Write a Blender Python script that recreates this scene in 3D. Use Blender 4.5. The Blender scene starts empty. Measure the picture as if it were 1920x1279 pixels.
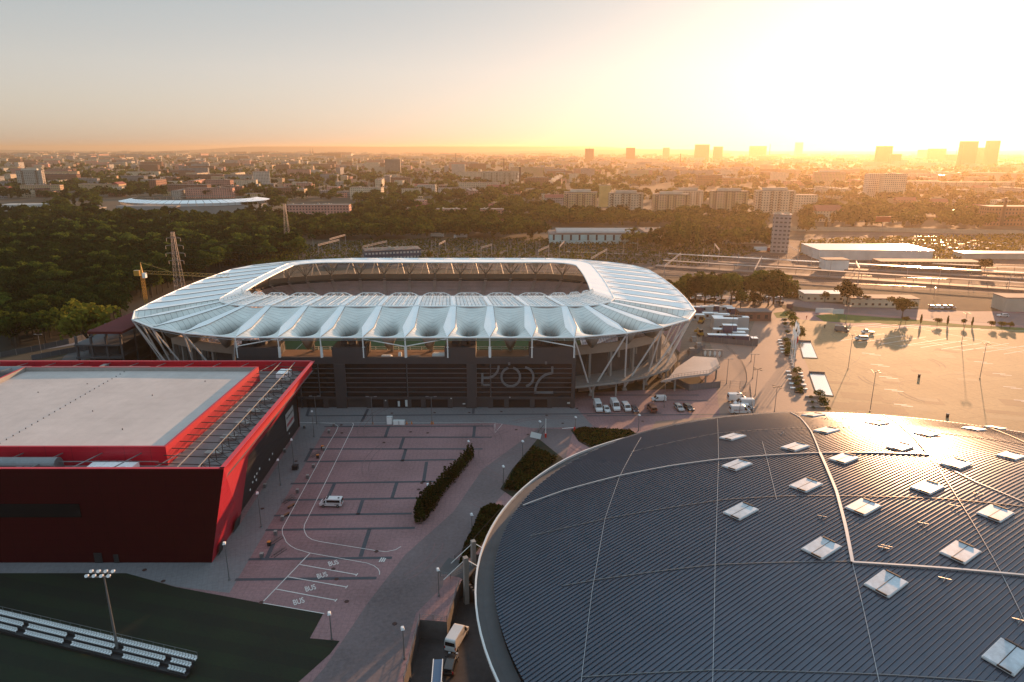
import bpy, math, random
import numpy as np
from mathutils import Vector, Matrix
from mathutils.geometry import tessellate_polygon
R = math.radians
random.seed(7); RNG = np.random.default_rng(7)
SC = bpy.context.scene; COL = SC.collection
# ------------------------------------------------------------------ camera
CAMH, PITCH, FPX = 75.0, R(15.75), 1280.0
cd = bpy.data.cameras.new('camera'); cam = bpy.data.objects.new('camera', cd); COL.objects.link(cam)
cd.sensor_width = 36; cd.lens = 24; cd.clip_start = 1; cd.clip_end = 60000
cam.location = (0, 0, CAMH); cam.rotation_euler = (R(90) - PITCH, 0, 0); SC.camera = cam
# ------------------------------------------------------------------ sky, sun, exposure
SUN_EL, SUN_AZ = R(8.6), R(31.5)             # azimuth measured from +Y towards +X
w = bpy.data.worlds.new('World'); SC.world = w; w.use_nodes = True
nt = w.node_tree; bg = nt.nodes['Background']
sky = nt.nodes.new('ShaderNodeTexSky'); sky.sky_type = 'NISHITA'; sky.sun_disc = False
sky.sun_elevation = SUN_EL; sky.sun_rotation = SUN_AZ; sky.air_density = 1.0; sky.dust_density = 1.6; sky.ozone_density = 1.6
sky.altitude = 200
hsv = nt.nodes.new('ShaderNodeHueSaturation'); hsv.inputs['Saturation'].default_value = 0.85; hsv.inputs['Hue'].default_value = 0.493
tin = nt.nodes.new('ShaderNodeMix'); tin.data_type = 'RGBA'; tin.blend_type = 'MULTIPLY'; tin.inputs[0].default_value = 1; tin.inputs[7].default_value = (1.27, 1.17, 1.14, 1)
gmm = nt.nodes.new('ShaderNodeGamma'); gmm.inputs[1].default_value = 0.38; nt.links.new(sky.outputs[0], gmm.inputs[0]); nt.links.new(gmm.outputs[0], hsv.inputs['Color']); nt.links.new(hsv.outputs[0], tin.inputs[6]); 
wtc = nt.nodes.new('ShaderNodeTexCoord'); wsp = nt.nodes.new('ShaderNodeSeparateXYZ'); nt.links.new(wtc.outputs['Generated'], wsp.inputs[0])
wmr = nt.nodes.new('ShaderNodeMapRange'); wmr.inputs[1].default_value = 0.30; wmr.inputs[2].default_value = 0.85; nt.links.new(wsp.outputs[2], wmr.inputs[0])
zen = nt.nodes.new('ShaderNodeMix'); zen.data_type = 'RGBA'; zen.blend_type = 'MULTIPLY'; zen.inputs[7].default_value = (2.6, 2.6, 2.6, 1); nt.links.new(wmr.outputs[0], zen.inputs[0]); 
mid_ = nt.nodes.new('ShaderNodeMix'); mid_.data_type = 'RGBA'; mid_.blend_type = 'MULTIPLY'; mid_.inputs[7].default_value = (0.60, 0.74, 0.79, 1); mmr = nt.nodes.new('ShaderNodeMapRange'); mmr.inputs[1].default_value = 0.10; mmr.inputs[2].default_value = 0.30; nt.links.new(wsp.outputs[2], mmr.inputs[0]); nt.links.new(mmr.outputs[0], mid_.inputs[0]); nt.links.new(tin.outputs[2], mid_.inputs[6])
nt.links.new(mid_.outputs[2], zen.inputs[6]); nt.links.new(zen.outputs[2], bg.inputs[0]); bg.inputs[1].default_value = 0.15
sl = bpy.data.lights.new('sun', 'SUN'); sun = bpy.data.objects.new('sun', sl); COL.objects.link(sun)
sl.energy = 3.7; sl.angle = R(0.6); sl.color = (1.0, 0.52, 0.25)
sd = Vector((math.sin(SUN_AZ) * math.cos(SUN_EL), math.cos(SUN_AZ) * math.cos(SUN_EL), math.sin(SUN_EL)))
sun.rotation_euler = sd.to_track_quat('Z', 'Y').to_euler(); sun.location = (300, 500, 300)
SC.view_settings.view_transform = 'Standard'; SC.view_settings.look = 'None'
SC.view_settings.exposure = 1.15; SC.view_settings.gamma = 1.0
SC.cycles.use_denoising = True; SC.cycles.max_bounces = 6; SC.cycles.diffuse_bounces = 3
SC.cycles.glossy_bounces = 3; SC.cycles.transmission_bounces = 3; SC.cycles.volume_bounces = 0
SC.cycles.transparent_max_bounces = 6; SC.cycles.sample_clamp_indirect = 4

# ------------------------------------------------------------------ measuring helpers (photo pixel -> real place on a level or a wall)
_c, _s = math.cos(PITCH), math.sin(PITCH)
def P(px, py, z=0.0):
    u = (px - 960) / FPX; v = -(py - 639.5) / FPX
    t = (z - CAMH) / (-_s + v * _c)
    return (u * t, (_c + v * _s) * t, z)
def PY(px, py, Y):
    u = (px - 960) / FPX; v = -(py - 639.5) / FPX
    t = Y / (_c + v * _s)
    return (u * t, Y, CAMH + (-_s + v * _c) * t)
def HT(px, yb, yt, z=0.0):
    return PY(px, yt, P(px, yb, z)[1])[2] - z
# ------------------------------------------------------------------ materials
def _new(name):
    m = bpy.data.materials.new(name); m.use_nodes = True
    return m, m.node_tree.nodes, m.node_tree.links, m.node_tree.nodes['Principled BSDF']
def mat(name, col, rough=0.7, metal=0.0, var=0.15, scale=1.0, scale2=None, spec=0.5, bump=0.0, objrand=0.0, alpha=1.0, trans=0.0, coat=0.0, col2=None, geo=True):
    m, N, L, b = _new(name)
    b.inputs['Roughness'].default_value = rough; b.inputs['Metallic'].default_value = metal
    b.inputs['Specular IOR Level'].default_value = spec
    b.inputs['Coat Weight'].default_value = coat
    if trans: b.inputs['Transmission Weight'].default_value = trans
    if alpha < 1: b.inputs['Alpha'].default_value = alpha
    src = N.new('ShaderNodeNewGeometry').outputs['Position'] if geo else N.new('ShaderNodeTexCoord').outputs['Object']
    n1 = N.new('ShaderNodeTexNoise'); n1.inputs['Scale'].default_value = scale; n1.inputs['Detail'].default_value = 5; n1.inputs['Roughness'].default_value = 0.65
    L.new(src, n1.inputs['Vector'])
    n2 = N.new('ShaderNodeTexNoise'); n2.inputs['Scale'].default_value = scale2 or scale * 0.13; n2.inputs['Detail'].default_value = 3
    L.new(src, n2.inputs['Vector'])
    ad = N.new('ShaderNodeMath'); ad.operation = 'ADD'; L.new(n1.outputs['Fac'], ad.inputs[0]); L.new(n2.outputs['Fac'], ad.inputs[1])
    mr = N.new('ShaderNodeMapRange'); mr.inputs[1].default_value = 0.65; mr.inputs[2].default_value = 1.35
    L.new(ad.outputs[0], mr.inputs[0])
    mx = N.new('ShaderNodeMix'); mx.data_type = 'RGBA'
    a = [max(0, c * (1 - var)) for c in col]; c2 = col2 or [min(1, c * (1 + var)) for c in col]
    mx.inputs[6].default_value = (*a, 1); mx.inputs[7].default_value = (*c2, 1); L.new(mr.outputs[0], mx.inputs[0])
    out = mx.outputs[2]
    if objrand:
        oi = N.new('ShaderNodeObjectInfo'); hs = N.new('ShaderNodeHueSaturation')
        r1 = N.new('ShaderNodeMapRange'); r1.inputs[3].default_value = 1 - objrand; r1.inputs[4].default_value = 1 + objrand
        L.new(oi.outputs['Random'], r1.inputs[0]); L.new(r1.outputs[0], hs.inputs['Value'])
        r2 = N.new('ShaderNodeMapRange'); r2.inputs[3].default_value = 0.5 - objrand * .07; r2.inputs[4].default_value = 0.5 + objrand * .05
        mu = N.new('ShaderNodeMath'); mu.operation = 'MULTIPLY'; mu.inputs[1].default_value = 7.31
        fr = N.new('ShaderNodeMath'); fr.operation = 'FRACT'
        L.new(oi.outputs['Random'], mu.inputs[0]); L.new(mu.outputs[0], fr.inputs[0]); L.new(fr.outputs[0], r2.inputs[0]); L.new(r2.outputs[0], hs.inputs['Hue'])
        L.new(out, hs.inputs['Color']); out = hs.outputs[0]
    L.new(out, b.inputs['Base Color'])
    if bump:
        bp = N.new('ShaderNodeBump'); bp.inputs['Strength'].default_value = bump; bp.inputs['Distance'].default_value = 0.05
        L.new(n1.outputs['Fac'], bp.inputs['Height']); L.new(bp.outputs[0], b.inputs['Normal'])
    m['bsdf'] = 1
    return m
def insert_lines(m, axis_vec, period, width, dark, mul=True):
    """darken thin joint lines at every `period` metres along axis_vec (world)"""
    N, L = m.node_tree.nodes, m.node_tree.links; b = N['Principled BSDF']
    lk = b.inputs['Base Color'].links[0]; src = lk.from_socket
    g = N.new('ShaderNodeNewGeometry'); dp = N.new('ShaderNodeVectorMath'); dp.operation = 'DOT_PRODUCT'; dp.inputs[1].default_value = axis_vec
    L.new(g.outputs['Position'], dp.inputs[0])
    dv = N.new('ShaderNodeMath'); dv.operation = 'DIVIDE'; dv.inputs[1].default_value = period; L.new(dp.outputs['Value'], dv.inputs[0])
    fr = N.new('ShaderNodeMath'); fr.operation = 'FRACT'; L.new(dv.outputs[0], fr.inputs[0])
    lt = N.new('ShaderNodeMath'); lt.operation = 'LESS_THAN'; lt.inputs[1].default_value = width / period; L.new(fr.outputs[0], lt.inputs[0])
    mx = N.new('ShaderNodeMix'); mx.data_type = 'RGBA'; mx.blend_type = 'MULTIPLY'; mx.inputs[7].default_value = (dark, dark, dark, 1)
    L.new(lt.outputs[0], mx.inputs[0]); L.new(src, mx.inputs[6]); L.new(mx.outputs[2], b.inputs['Base Color'])
    return m
def foliage(name, c1, c2, trans=0.35, objrand=0.35):
    m, N, L, b = _new(name)
    N.remove(b); out = N['Material Output']
    tc = N.new('ShaderNodeTexCoord'); n = N.new('ShaderNodeTexNoise'); n.inputs['Scale'].default_value = 0.55; n.inputs['Detail'].default_value = 4
    L.new(tc.outputs['Object'], n.inputs['Vector'])
    mr = N.new('ShaderNodeMapRange'); mr.inputs[1].default_value = 0.35; mr.inputs[2].default_value = 0.65; L.new(n.outputs['Fac'], mr.inputs[0])
    mx = N.new('ShaderNodeMix'); mx.data_type = 'RGBA'; mx.inputs[6].default_value = (*c1, 1); mx.inputs[7].default_value = (*c2, 1); L.new(mr.outputs[0], mx.inputs[0])
    oi = N.new('ShaderNodeObjectInfo'); hs = N.new('ShaderNodeHueSaturation')
    r1 = N.new('ShaderNodeMapRange'); r1.inputs[3].default_value = 1 - objrand; r1.inputs[4].default_value = 1 + objrand
    L.new(oi.outputs['Random'], r1.inputs[0]); L.new(r1.outputs[0], hs.inputs['Value']); L.new(mx.outputs[2], hs.inputs['Color'])
    d = N.new('ShaderNodeBsdfDiffuse'); t = N.new('ShaderNodeBsdfTranslucent'); ms = N.new('ShaderNodeMixShader'); ms.inputs[0].default_value = trans
    L.new(hs.outputs[0], d.inputs[0]); L.new(hs.outputs[0], t.inputs[0]); L.new(d.outputs[0], ms.inputs[1]); L.new(t.outputs[0], ms.inputs[2]); L.new(ms.outputs[0], out.inputs[0])
    return m
def facade_mat(name, wall, win=(0.03, 0.035, 0.045), fx=3.0, fz=3.0, wx=0.5, wz=0.45, band=None, roofcol=(0.16, 0.14, 0.13), accent=None, objrand=0.15):
    """walls with a grid of window openings laid out in metres along the wall; upward faces take the roof colour"""
    m, N, L, b = _new(name)
    b.inputs['Roughness'].default_value = 0.75
    g = N.new('ShaderNodeNewGeometry'); tc = N.new('ShaderNodeTexCoord')
    sx = N.new('ShaderNodeSeparateXYZ'); L.new(tc.outputs['Object'], sx.inputs[0])
    nx = N.new('ShaderNodeVectorTransform'); nx.vector_type = 'NORMAL'; nx.convert_from = 'WORLD'; nx.convert_to = 'OBJECT'; L.new(g.outputs['Normal'], nx.inputs[0])
    sn = N.new('ShaderNodeSeparateXYZ'); L.new(nx.outputs[0], sn.inputs[0])
    def M(op, a, bb=None, c=None):
        n = N.new('ShaderNodeMath'); n.operation = op
        for i, v in enumerate((a, bb, c)):
            if v is None: continue
            if isinstance(v, (int, float)): n.inputs[i].default_value = v
            else: L.new(v, n.inputs[i])
        return n.outputs[0]
    anx = M('ABSOLUTE', sn.outputs[0]); any_ = M('ABSOLUTE', sn.outputs[1])
    isx = M('GREATER_THAN', anx, any_)
    h = M('ADD', M('MULTIPLY', sx.outputs[1], isx), M('MULTIPLY', sx.outputs[0], M('SUBTRACT', 1.0, isx)))
    fh = M('FRACT', M('DIVIDE', M('ADD', h, 500.0), fx)); fv = M('FRACT', M('DIVIDE', sx.outputs[2], fz))
    inx = M('MULTIPLY', M('GREATER_THAN', fh, 0.5 - wx / 2), M('LESS_THAN', fh, 0.5 + wx / 2))
    inz = M('MULTIPLY', M('GREATER_THAN', fv, 0.55 - wz / 2), M('LESS_THAN', fv, 0.55 + wz / 2))
    iw = M('MULTIPLY', inx, inz)
    up = M('GREATER_THAN', sn.outputs[2], 0.5)
    nz = N.new('ShaderNodeTexNoise'); nz.inputs['Scale'].default_value = 0.12; nz.inputs['Detail'].default_value = 4; L.new(tc.outputs['Object'], nz.inputs['Vector'])
    mr = N.new('ShaderNodeMapRange'); mr.inputs[1].default_value = 0.3; mr.inputs[2].default_value = 0.7; L.new(nz.outputs['Fac'], mr.inputs[0])
    m0 = N.new('ShaderNodeMix'); m0.data_type = 'RGBA'; m0.inputs[6].default_value = (*[c * .82 for c in wall], 1); m0.inputs[7].default_value = (*(accent or [min(1, c * 1.12) for c in wall]), 1); L.new(mr.outputs[0], m0.inputs[0])
    oi = N.new('ShaderNodeObjectInfo'); hs = N.new('ShaderNodeHueSaturation'); r1 = N.new('ShaderNodeMapRange'); r1.inputs[3].default_value = 1 - objrand; r1.inputs[4].default_value = 1 + objrand
    L.new(oi.outputs['Random'], r1.inputs[0]); L.new(r1.outputs[0], hs.inputs['Value']); L.new(m0.outputs[2], hs.inputs['Color'])
    m1 = N.new('ShaderNodeMix'); m1.data_type = 'RGBA'; L.new(iw, m1.inputs[0]); L.new(hs.outputs[0], m1.inputs[6]); m1.inputs[7].default_value = (*win, 1)
    m2 = N.new('ShaderNodeMix'); m2.data_type = 'RGBA'; L.new(up, m2.inputs[0]); L.new(m1.outputs[2], m2.inputs[6]); m2.inputs[7].default_value = (*roofcol, 1)
    L.new(m2.outputs[2], b.inputs['Base Color'])
    rr = M('SUBTRACT', 0.8, M('MULTIPLY', iw, 0.6)); L.new(rr, b.inputs['Roughness'])
    return m
# ------------------------------------------------------------------ mesh builder
class MB:
    def __init__(s): s.v = []; s.f = []; s.m = []; s.uv = {}
    def add(s, vs, fs, mi=0):
        o = len(s.v); s.v.extend(vs)
        for f in fs: s.f.append(tuple(i + o for i in f)); s.m.append(mi)
    def quad(s, a, b, c, d, mi=0): s.add([a, b, c, d], [(0, 1, 2, 3)], mi)
    def box(s, cx, cy, cz, sx, sy, sz, rot=0.0, mi=0, taper=1.0):
        """centre in x,y; base at cz"""
        c, n = math.cos(rot), math.sin(rot); vs = []
        for z, k in ((cz, 1.0), (cz + sz, taper)):
            for dx, dy in ((-.5, -.5), (.5, -.5), (.5, .5), (-.5, .5)):
                x, y = dx * sx * k, dy * sy * k
                vs.append((cx + x * c - y * n, cy + x * n + y * c, z))
        s.add(vs, [(3, 2, 1, 0), (4, 5, 6, 7), (0, 1, 5, 4), (1, 2, 6, 5), (2, 3, 7, 6), (3, 0, 4, 7)], mi)
    def bx(s, x0, x1, y0, y1, z0, z1, mi=0): s.box((x0 + x1) / 2, (y0 + y1) / 2, z0, abs(x1 - x0), abs(y1 - y0), z1 - z0, 0, mi)
    def prism(s, poly, z0, z1, mi=0, mtop=None):
        n = len(poly); vs = [(p[0], p[1], z0) for p in poly] + [(p[0], p[1], z1) for p in poly]
        s.add(vs, [tuple(range(n, 2 * n))], mi if mtop is None else mtop)
        s.add(vs, [tuple(range(n - 1, -1, -1))] + [(i, (i + 1) % n, n + (i + 1) % n, n + i) for i in range(n)], mi)
    def tube(s, a, b, r, r2=None, n=6, mi=0, cap=True):
        a, b = Vector(a), Vector(b); d = b - a
        if d.length < 1e-6: return
        d.normalize(); u = d.orthogonal().normalized(); w_ = d.cross(u); r2 = r if r2 is None else r2; vs = []
        for p, q in ((a, r), (b, r2)):
            for i in range(n):
                t = 2 * math.pi * i / n; vs.append(tuple(p + (u * math.cos(t) + w_ * math.sin(t)) * q))
        fs = [(i, (i + 1) % n, n + (i + 1) % n, n + i) for i in range(n)]
        if cap: fs += [tuple(range(n - 1, -1, -1)), tuple(range(n, 2 * n))]
        s.add(vs, fs, mi)
    def path(s, pts, r, n=6, mi=0):
        for a, b in zip(pts, pts[1:]): s.tube(a, b, r, None, n, mi)
    def strip(s, pts, wd, z, mi=0):
        """flat ribbon of width wd along 2D pts, mitred"""
        pts = [Vector((p[0], p[1])) for p in pts]; n = len(pts); L_, R_ = [], []
        for i, p in enumerate(pts):
            d = (pts[min(i + 1, n - 1)] - pts[max(i - 1, 0)]).normalized(); q = Vector((-d.y, d.x)) * wd / 2
            L_.append((p.x + q.x, p.y + q.y, z)); R_.append((p.x - q.x, p.y - q.y, z))
        for i in range(n - 1): s.quad(R_[i], R_[i + 1], L_[i + 1], L_[i], mi)
    def build(s, name, mats, parent=None, world=True, smooth=False):
        me = bpy.data.meshes.new(name); me.from_pydata(s.v, [], s.f)
        for m in (mats if isinstance(mats, (list, tuple)) else [mats]): me.materials.append(m)
        if any(s.m): me.polygons.foreach_set('material_index', s.m)
        if smooth: me.shade_smooth()
        me.update()
        o = bpy.data.objects.new(name, me); COL.objects.link(o)
        if parent:
            o.parent = parent
            if world and parent.parent is None: o.location = -Vector(parent.location)
        return o
def tag(o, label=None, cat=None, group=None, kind=None):
    if label: o['label'] = label
    if cat: o['category'] = cat
    if group: o['group'] = group
    if kind: o['kind'] = kind
    return o
def thing(name, label, cat, loc=(0, 0, 0), rz=0.0, group=None):
    o = bpy.data.objects.new(name, None); COL.objects.link(o); o.location = loc; o.rotation_euler = (0, 0, rz); o.empty_display_size = .5
    return tag(o, label, cat, group)
def kids(o): return [c for c in ALLK.get(o.name, [])]
def dup(root, loc, rz=0.0, label=None, group=None, scale=None, swap=None):
    def cp(o, par):
        c = o.copy(); COL.objects.link(c)
        if par: c.parent = par
        if swap and o.type == 'MESH' and o.material_slots:
            for i, sl_ in enumerate(o.material_slots):
                if sl_.material in swap:
                    c.material_slots[i].link = 'OBJECT'; c.material_slots[i].material = swap[sl_.material]
        for k in KIDS(o): cp(k, c)
        return c
    r = cp(root, None); r.location = loc; r.rotation_euler = (0, 0, rz)
    if scale: r.scale = scale if isinstance(scale, tuple) else (scale,) * 3
    if label: r['label'] = label
    if group: r['group'] = group
    return r
_kc = {}
def KIDS(o):
    k = o.name
    if k not in _kc: _kc[k] = list(o.children)
    return _kc[k]
def struct(name, mb, m): return tag(mb.build(name, m), kind='structure')
def flat(name, poly, z, m, holes=(), kind='structure'):
    rings = [[Vector((p[0], p[1], z)) for p in poly]] + [[Vector((p[0], p[1], z)) for p in h] for h in holes]
    tris = tessellate_polygon(rings); vs = [tuple(v) for r in rings for v in r]
    mb = MB(); fs = []
    for t in tris:
        a, b, c = (Vector(vs[i]) for i in t)
        fs.append(tuple(t) if (b - a).cross(c - a).z > 0 else tuple(reversed(t)))
    mb.add(vs, fs); return tag(mb.build(name, m), kind=kind)
def text_mesh(body, size, extrude=0.0, bold=0.0):
    cu = bpy.data.curves.new('t', 'FONT'); cu.body = body; cu.size = size; cu.extrude = extrude; cu.align_x = 'CENTER'; cu.align_y = 'CENTER'; cu.offset = bold
    o = bpy.data.objects.new('t', cu); COL.objects.link(o); dg = bpy.context.evaluated_depsgraph_get()
    me = bpy.data.meshes.new_from_object(o.evaluated_get(dg)); bpy.data.objects.remove(o); bpy.data.curves.remove(cu)
    return me
def obj_mesh(name, me, m, parent=None):
    me.materials.clear(); me.materials.append(m)
    o = bpy.data.objects.new(name, me); COL.objects.link(o)
    if parent: o.parent = parent
    return o
# ------------------------------------------------------------------ shared materials
M = {}
M['paving'] = insert_lines(insert_lines(mat('brick_paving', (0.235, 0.135, 0.14), 0.78, var=0.36, scale=1.6, scale2=0.07, bump=.15), (1, 0.02, 0), 1.0, .07, .8), (0, 1, 0), 1.0, .07, .8)
M['sidewalk'] = insert_lines(insert_lines(mat('concrete_paving', (0.17, 0.165, 0.175), 0.75, var=0.22, scale=1.2, scale2=.06), (.94, .34, 0), .9, .06, .82), (-.34, .94, 0), .9, .06, .82)
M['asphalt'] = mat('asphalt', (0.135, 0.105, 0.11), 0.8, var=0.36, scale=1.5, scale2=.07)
M['slab'] = insert_lines(insert_lines(mat('slab_concrete', (0.29, 0.195, 0.10), 0.75, spec=.42, var=0.30, scale=.8, scale2=.05, bump=.1), (.97, .26, 0), 6.0, .14, .62), (-.26, .97, 0), 6.0, .14, .62)
M['plaza'] = insert_lines(insert_lines(mat('plaza_concrete', (0.24, 0.155, 0.12), 0.72, var=0.14, scale=.9, scale2=.05, bump=.1), (.97, .26, 0), 1.5, .07, .85), (-.26, .97, 0), 1.5, .07, .85)
M['darkband'] = mat('dark_paving', (0.045, 0.055, 0.07), 0.7, var=.2, scale=2)
M['paint'] = mat('road_paint', (0.62, 0.6, 0.58), 0.6, var=.2, scale=3)
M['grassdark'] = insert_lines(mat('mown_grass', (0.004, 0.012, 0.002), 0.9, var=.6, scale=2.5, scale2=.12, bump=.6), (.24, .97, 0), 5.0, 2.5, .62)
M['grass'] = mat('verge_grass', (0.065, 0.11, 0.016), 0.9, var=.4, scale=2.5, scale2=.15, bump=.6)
M['pitch'] = mat('pitch_grass', (0.02, 0.06, 0.012), 0.9, var=.25, scale=.5)
M['earth'] = mat('earth', (0.05, 0.040, 0.024), 0.95, var=.5, scale=.08, scale2=.012, bump=.3)
M['ballast'] = mat('ballast', (0.062, 0.045, 0.040), 0.9, var=.4, scale=.7, scale2=.05, bump=.4)
M['gravel'] = mat('sandy_gravel', (0.17, 0.13, 0.10), 0.9, var=.35, scale=.5, scale2=.06, bump=.4)
M['white'] = mat('white_steel', (0.85, 0.88, 0.88), 0.4, var=.05, scale=.4)
M['rib'] = mat('roof_rib_membrane', (0.93, 0.97, 0.97), 0.5, var=.06, scale=.3)
M['conc'] = mat('concrete', (0.30, 0.285, 0.27), 0.8, var=.15, scale=.6)
M['concdark'] = mat('dark_concrete', (0.075, 0.075, 0.08), 0.8, var=.2, scale=.6)
M['facade'] = mat('charcoal_cladding', (0.045, 0.043, 0.048), 0.6, var=.12, scale=1.2)
M['glass'] = mat('dark_glass', (0.012, 0.011, 0.013), 0.12, var=.3, scale=.1, spec=.5)
M['carglass'] = mat('car_glass', (0.01, 0.011, 0.013), 0.08, var=.1, scale=1)
M['steel'] = mat('galvanised_steel', (0.22, 0.23, 0.24), 0.45, metal=.6, var=.15, scale=3)
M['black'] = mat('black_steel', (0.02, 0.02, 0.022), 0.5, var=.1, scale=3)
M['tyre'] = mat('tyre_rubber', (0.012, 0.012, 0.012), 0.85, var=.1, scale=5)
M['red'] = mat('red_cladding', (0.40, 0.001, 0.018), 0.5, var=.10, scale=.8, coat=.15)
M['darkred'] = M['red']

LMK = [(325, 385, 'the far speedway stadium'), (58, 340, 'the grey tower with the sunlit end'), (130, 297, 'the small pale tower'), (490, 336, 'the white ended slab'), (600, 398, 'the long pink block'), (737, 313, 'the striped slab'), (585, 284, 'the twin spires'), (860, 320, 'the cream six storey block'), (938, 335, 'the long beige slab'), (1000, 340, 'the boiler house'), (1088, 378, 'the first ten storey block'), (1175, 380, 'the second ten storey block'), (1258, 380, 'the third ten storey block'), (1366, 380, 'the fourth ten storey block'), (1452, 378, 'the last ten storey block'), (1105, 292, 'the left mast tower'), (1182, 292, 'the right mast tower'), (1316, 287, 'the stepped skyline tower'), (1420, 287, 'the wide skyline slab'), (1467, 440, 'the slim grey office tower'), (1553, 405, 'the gabled villa'), (1655, 350, 'the painted slab towers'), (1813, 290, 'the tallest glass tower'), (1655, 292, 'the striped skyline tower'), (1756, 292, 'the wide slab tower'), (1900, 402, 'the brick factory'), (1115, 447, 'the turquoise hall'), (1280, 440, 'the tall poplars'), (730, 478, 'the railway office'), (541, 430, 'the reddish lattice pylon'), (45, 390, 'the white pavilion'), (800, 356, 'the white house'), (687, 362, 'the ochre market hall'), (900, 405, 'the orange gabled pink block'), (1640, 470, 'the glaring warehouse'), (1745, 500, 'the green station hall'), (430, 452, 'the leftmost gantry')]
def near_phrase(a, b):
    x, y, ph = min(LMK, key=lambda q: (q[0] - a) ** 2 + (3 * (q[1] - b)) ** 2)
    if abs(a - x) > 3 * abs(b - y): return ('left of ' if a < x else 'right of ') + ph
    return ('beyond ' if b < y else 'in front of ') + ph
ORD = ['first', 'second', 'third', 'fourth', 'fifth', 'sixth', 'seventh', 'eighth', 'ninth', 'tenth', 'eleventh', 'twelfth', 'thirteenth', 'fourteenth', 'fifteenth', 'sixteenth', 'seventeenth', 'eighteenth', 'nineteenth', 'twentieth']
# ================================================================== GROUND
pit = [P(740, 1330)[:2], P(757, 1279)[:2], P(787, 1162)[:2], P(838, 1166)[:2], P(860, 1098)[:2], P(893, 1040)[:2], (4, 116), (12, 70), (-4, 55)]
BIG = [(-26000, -600), (26000, -600), (26000, 26000), (-26000, 26000)]
flat('ground', BIG, -0.03, M['earth'], [pit])
flat('paving', [(-260, 20), (330, 20), (330, 318), (64, 318), (64, 210), (-128, 188), (-150, 230), (-260, 230)], 0.0, M['paving'], [pit])
PF = -3.6
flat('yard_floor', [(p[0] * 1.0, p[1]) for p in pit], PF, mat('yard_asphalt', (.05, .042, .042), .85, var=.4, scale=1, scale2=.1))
mb = MB()
for a, b in zip(pit, pit[1:] + pit[:1]):
    mb.quad((a[0], a[1], 0), (b[0], b[1], 0), (b[0], b[1], PF), (a[0], a[1], PF))
    d = Vector((b[0] - a[0], b[1] - a[1])).normalized(); q = Vector((-d.y, d.x)) * .3
struct('pit_wall', mb, mat('retaining_concrete', (.09, .085, .085), .85, var=.3, scale=.8))
def px(pts, z=0.0): return [P(a, b)[:2] for a, b in pts]
flat('sidewalk', px([(0, 1052), (397, 1052), (452, 980), (563, 803), (563, 762), (1080, 764), (1112, 800), (1000, 803), (930, 793), (613, 799), (505, 985), (430, 1112), (330, 1100), (237, 1075), (0, 1075)]), 0.012, M['sidewalk'])
flat('road', px([(1010, 803), (1075, 806), (1060, 860), (990, 880), (935, 935), (880, 1010), (835, 1075), (830, 1100), (780, 1150), (745, 1279), (735, 1330), (540, 1330), (610, 1250), (690, 1130), (760, 1040), (850, 960), (905, 880)]), 0.008, M['asphalt'])
flat('plaza', px([(1340, 700), (1300, 560), (1270, 548), (1440, 560), (1500, 600), (1560, 760), (1600, 830), (1200, 840), (1230, 790), (1350, 780)]), 0.008, M['plaza'])
flat('parking_lot', px([(1478, 598), (1530, 601), (1620, 615), (1800, 614), (1920, 622), (2500, 660), (2500, 1000), (1700, 1000), (1560, 800)]), 0.016, M['slab'])
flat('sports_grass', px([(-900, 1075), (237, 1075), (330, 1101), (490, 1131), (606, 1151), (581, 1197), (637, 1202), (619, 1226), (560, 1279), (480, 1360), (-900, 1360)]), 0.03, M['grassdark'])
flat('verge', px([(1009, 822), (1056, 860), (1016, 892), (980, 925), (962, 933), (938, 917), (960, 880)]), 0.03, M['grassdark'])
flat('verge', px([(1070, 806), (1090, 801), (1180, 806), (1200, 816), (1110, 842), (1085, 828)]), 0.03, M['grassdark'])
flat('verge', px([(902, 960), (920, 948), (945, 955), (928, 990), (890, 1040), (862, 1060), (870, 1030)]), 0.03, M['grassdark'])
flat('verge', px([(1528, 592), (1560, 588), (1700, 598), (1800, 608), (1920, 615), (2100, 630), (2100, 645), (1920, 624), (1850, 617), (1800, 614), (1716, 608), (1680, 610), (1640, 605), (1600, 606), (1545, 603)]), 0.03, M['grass'])
flat('verge', px([(1450, 587), (1478, 583), (1501, 598), (1456, 596)]), 0.03, M['grass'])
flat('street', px([(1225, 566), (1470, 572), (1570, 585), (1700, 594), (1800, 603), (2100, 622), (2100, 596), (1800, 583), (1640, 577), (1500, 563), (1400, 558), (1225, 553)]), 0.02, M['asphalt'])
flat('street', px([(0, 668), (120, 650), (200, 636), (300, 615), (250, 600), (200, 625), (100, 648), (0, 664)]), 0.02, M['sidewalk'])
flat('building_yard', px([(1268, 700), (1290, 560), (1340, 566), (1420, 590), (1400, 640), (1330, 640), (1350, 690)]), 0.02, M['gravel'])
flat('building_yard', px([(100, 700), (260, 630), (300, 600), (215, 600), (120, 668)]), 0.015, M['concdark'])
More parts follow.
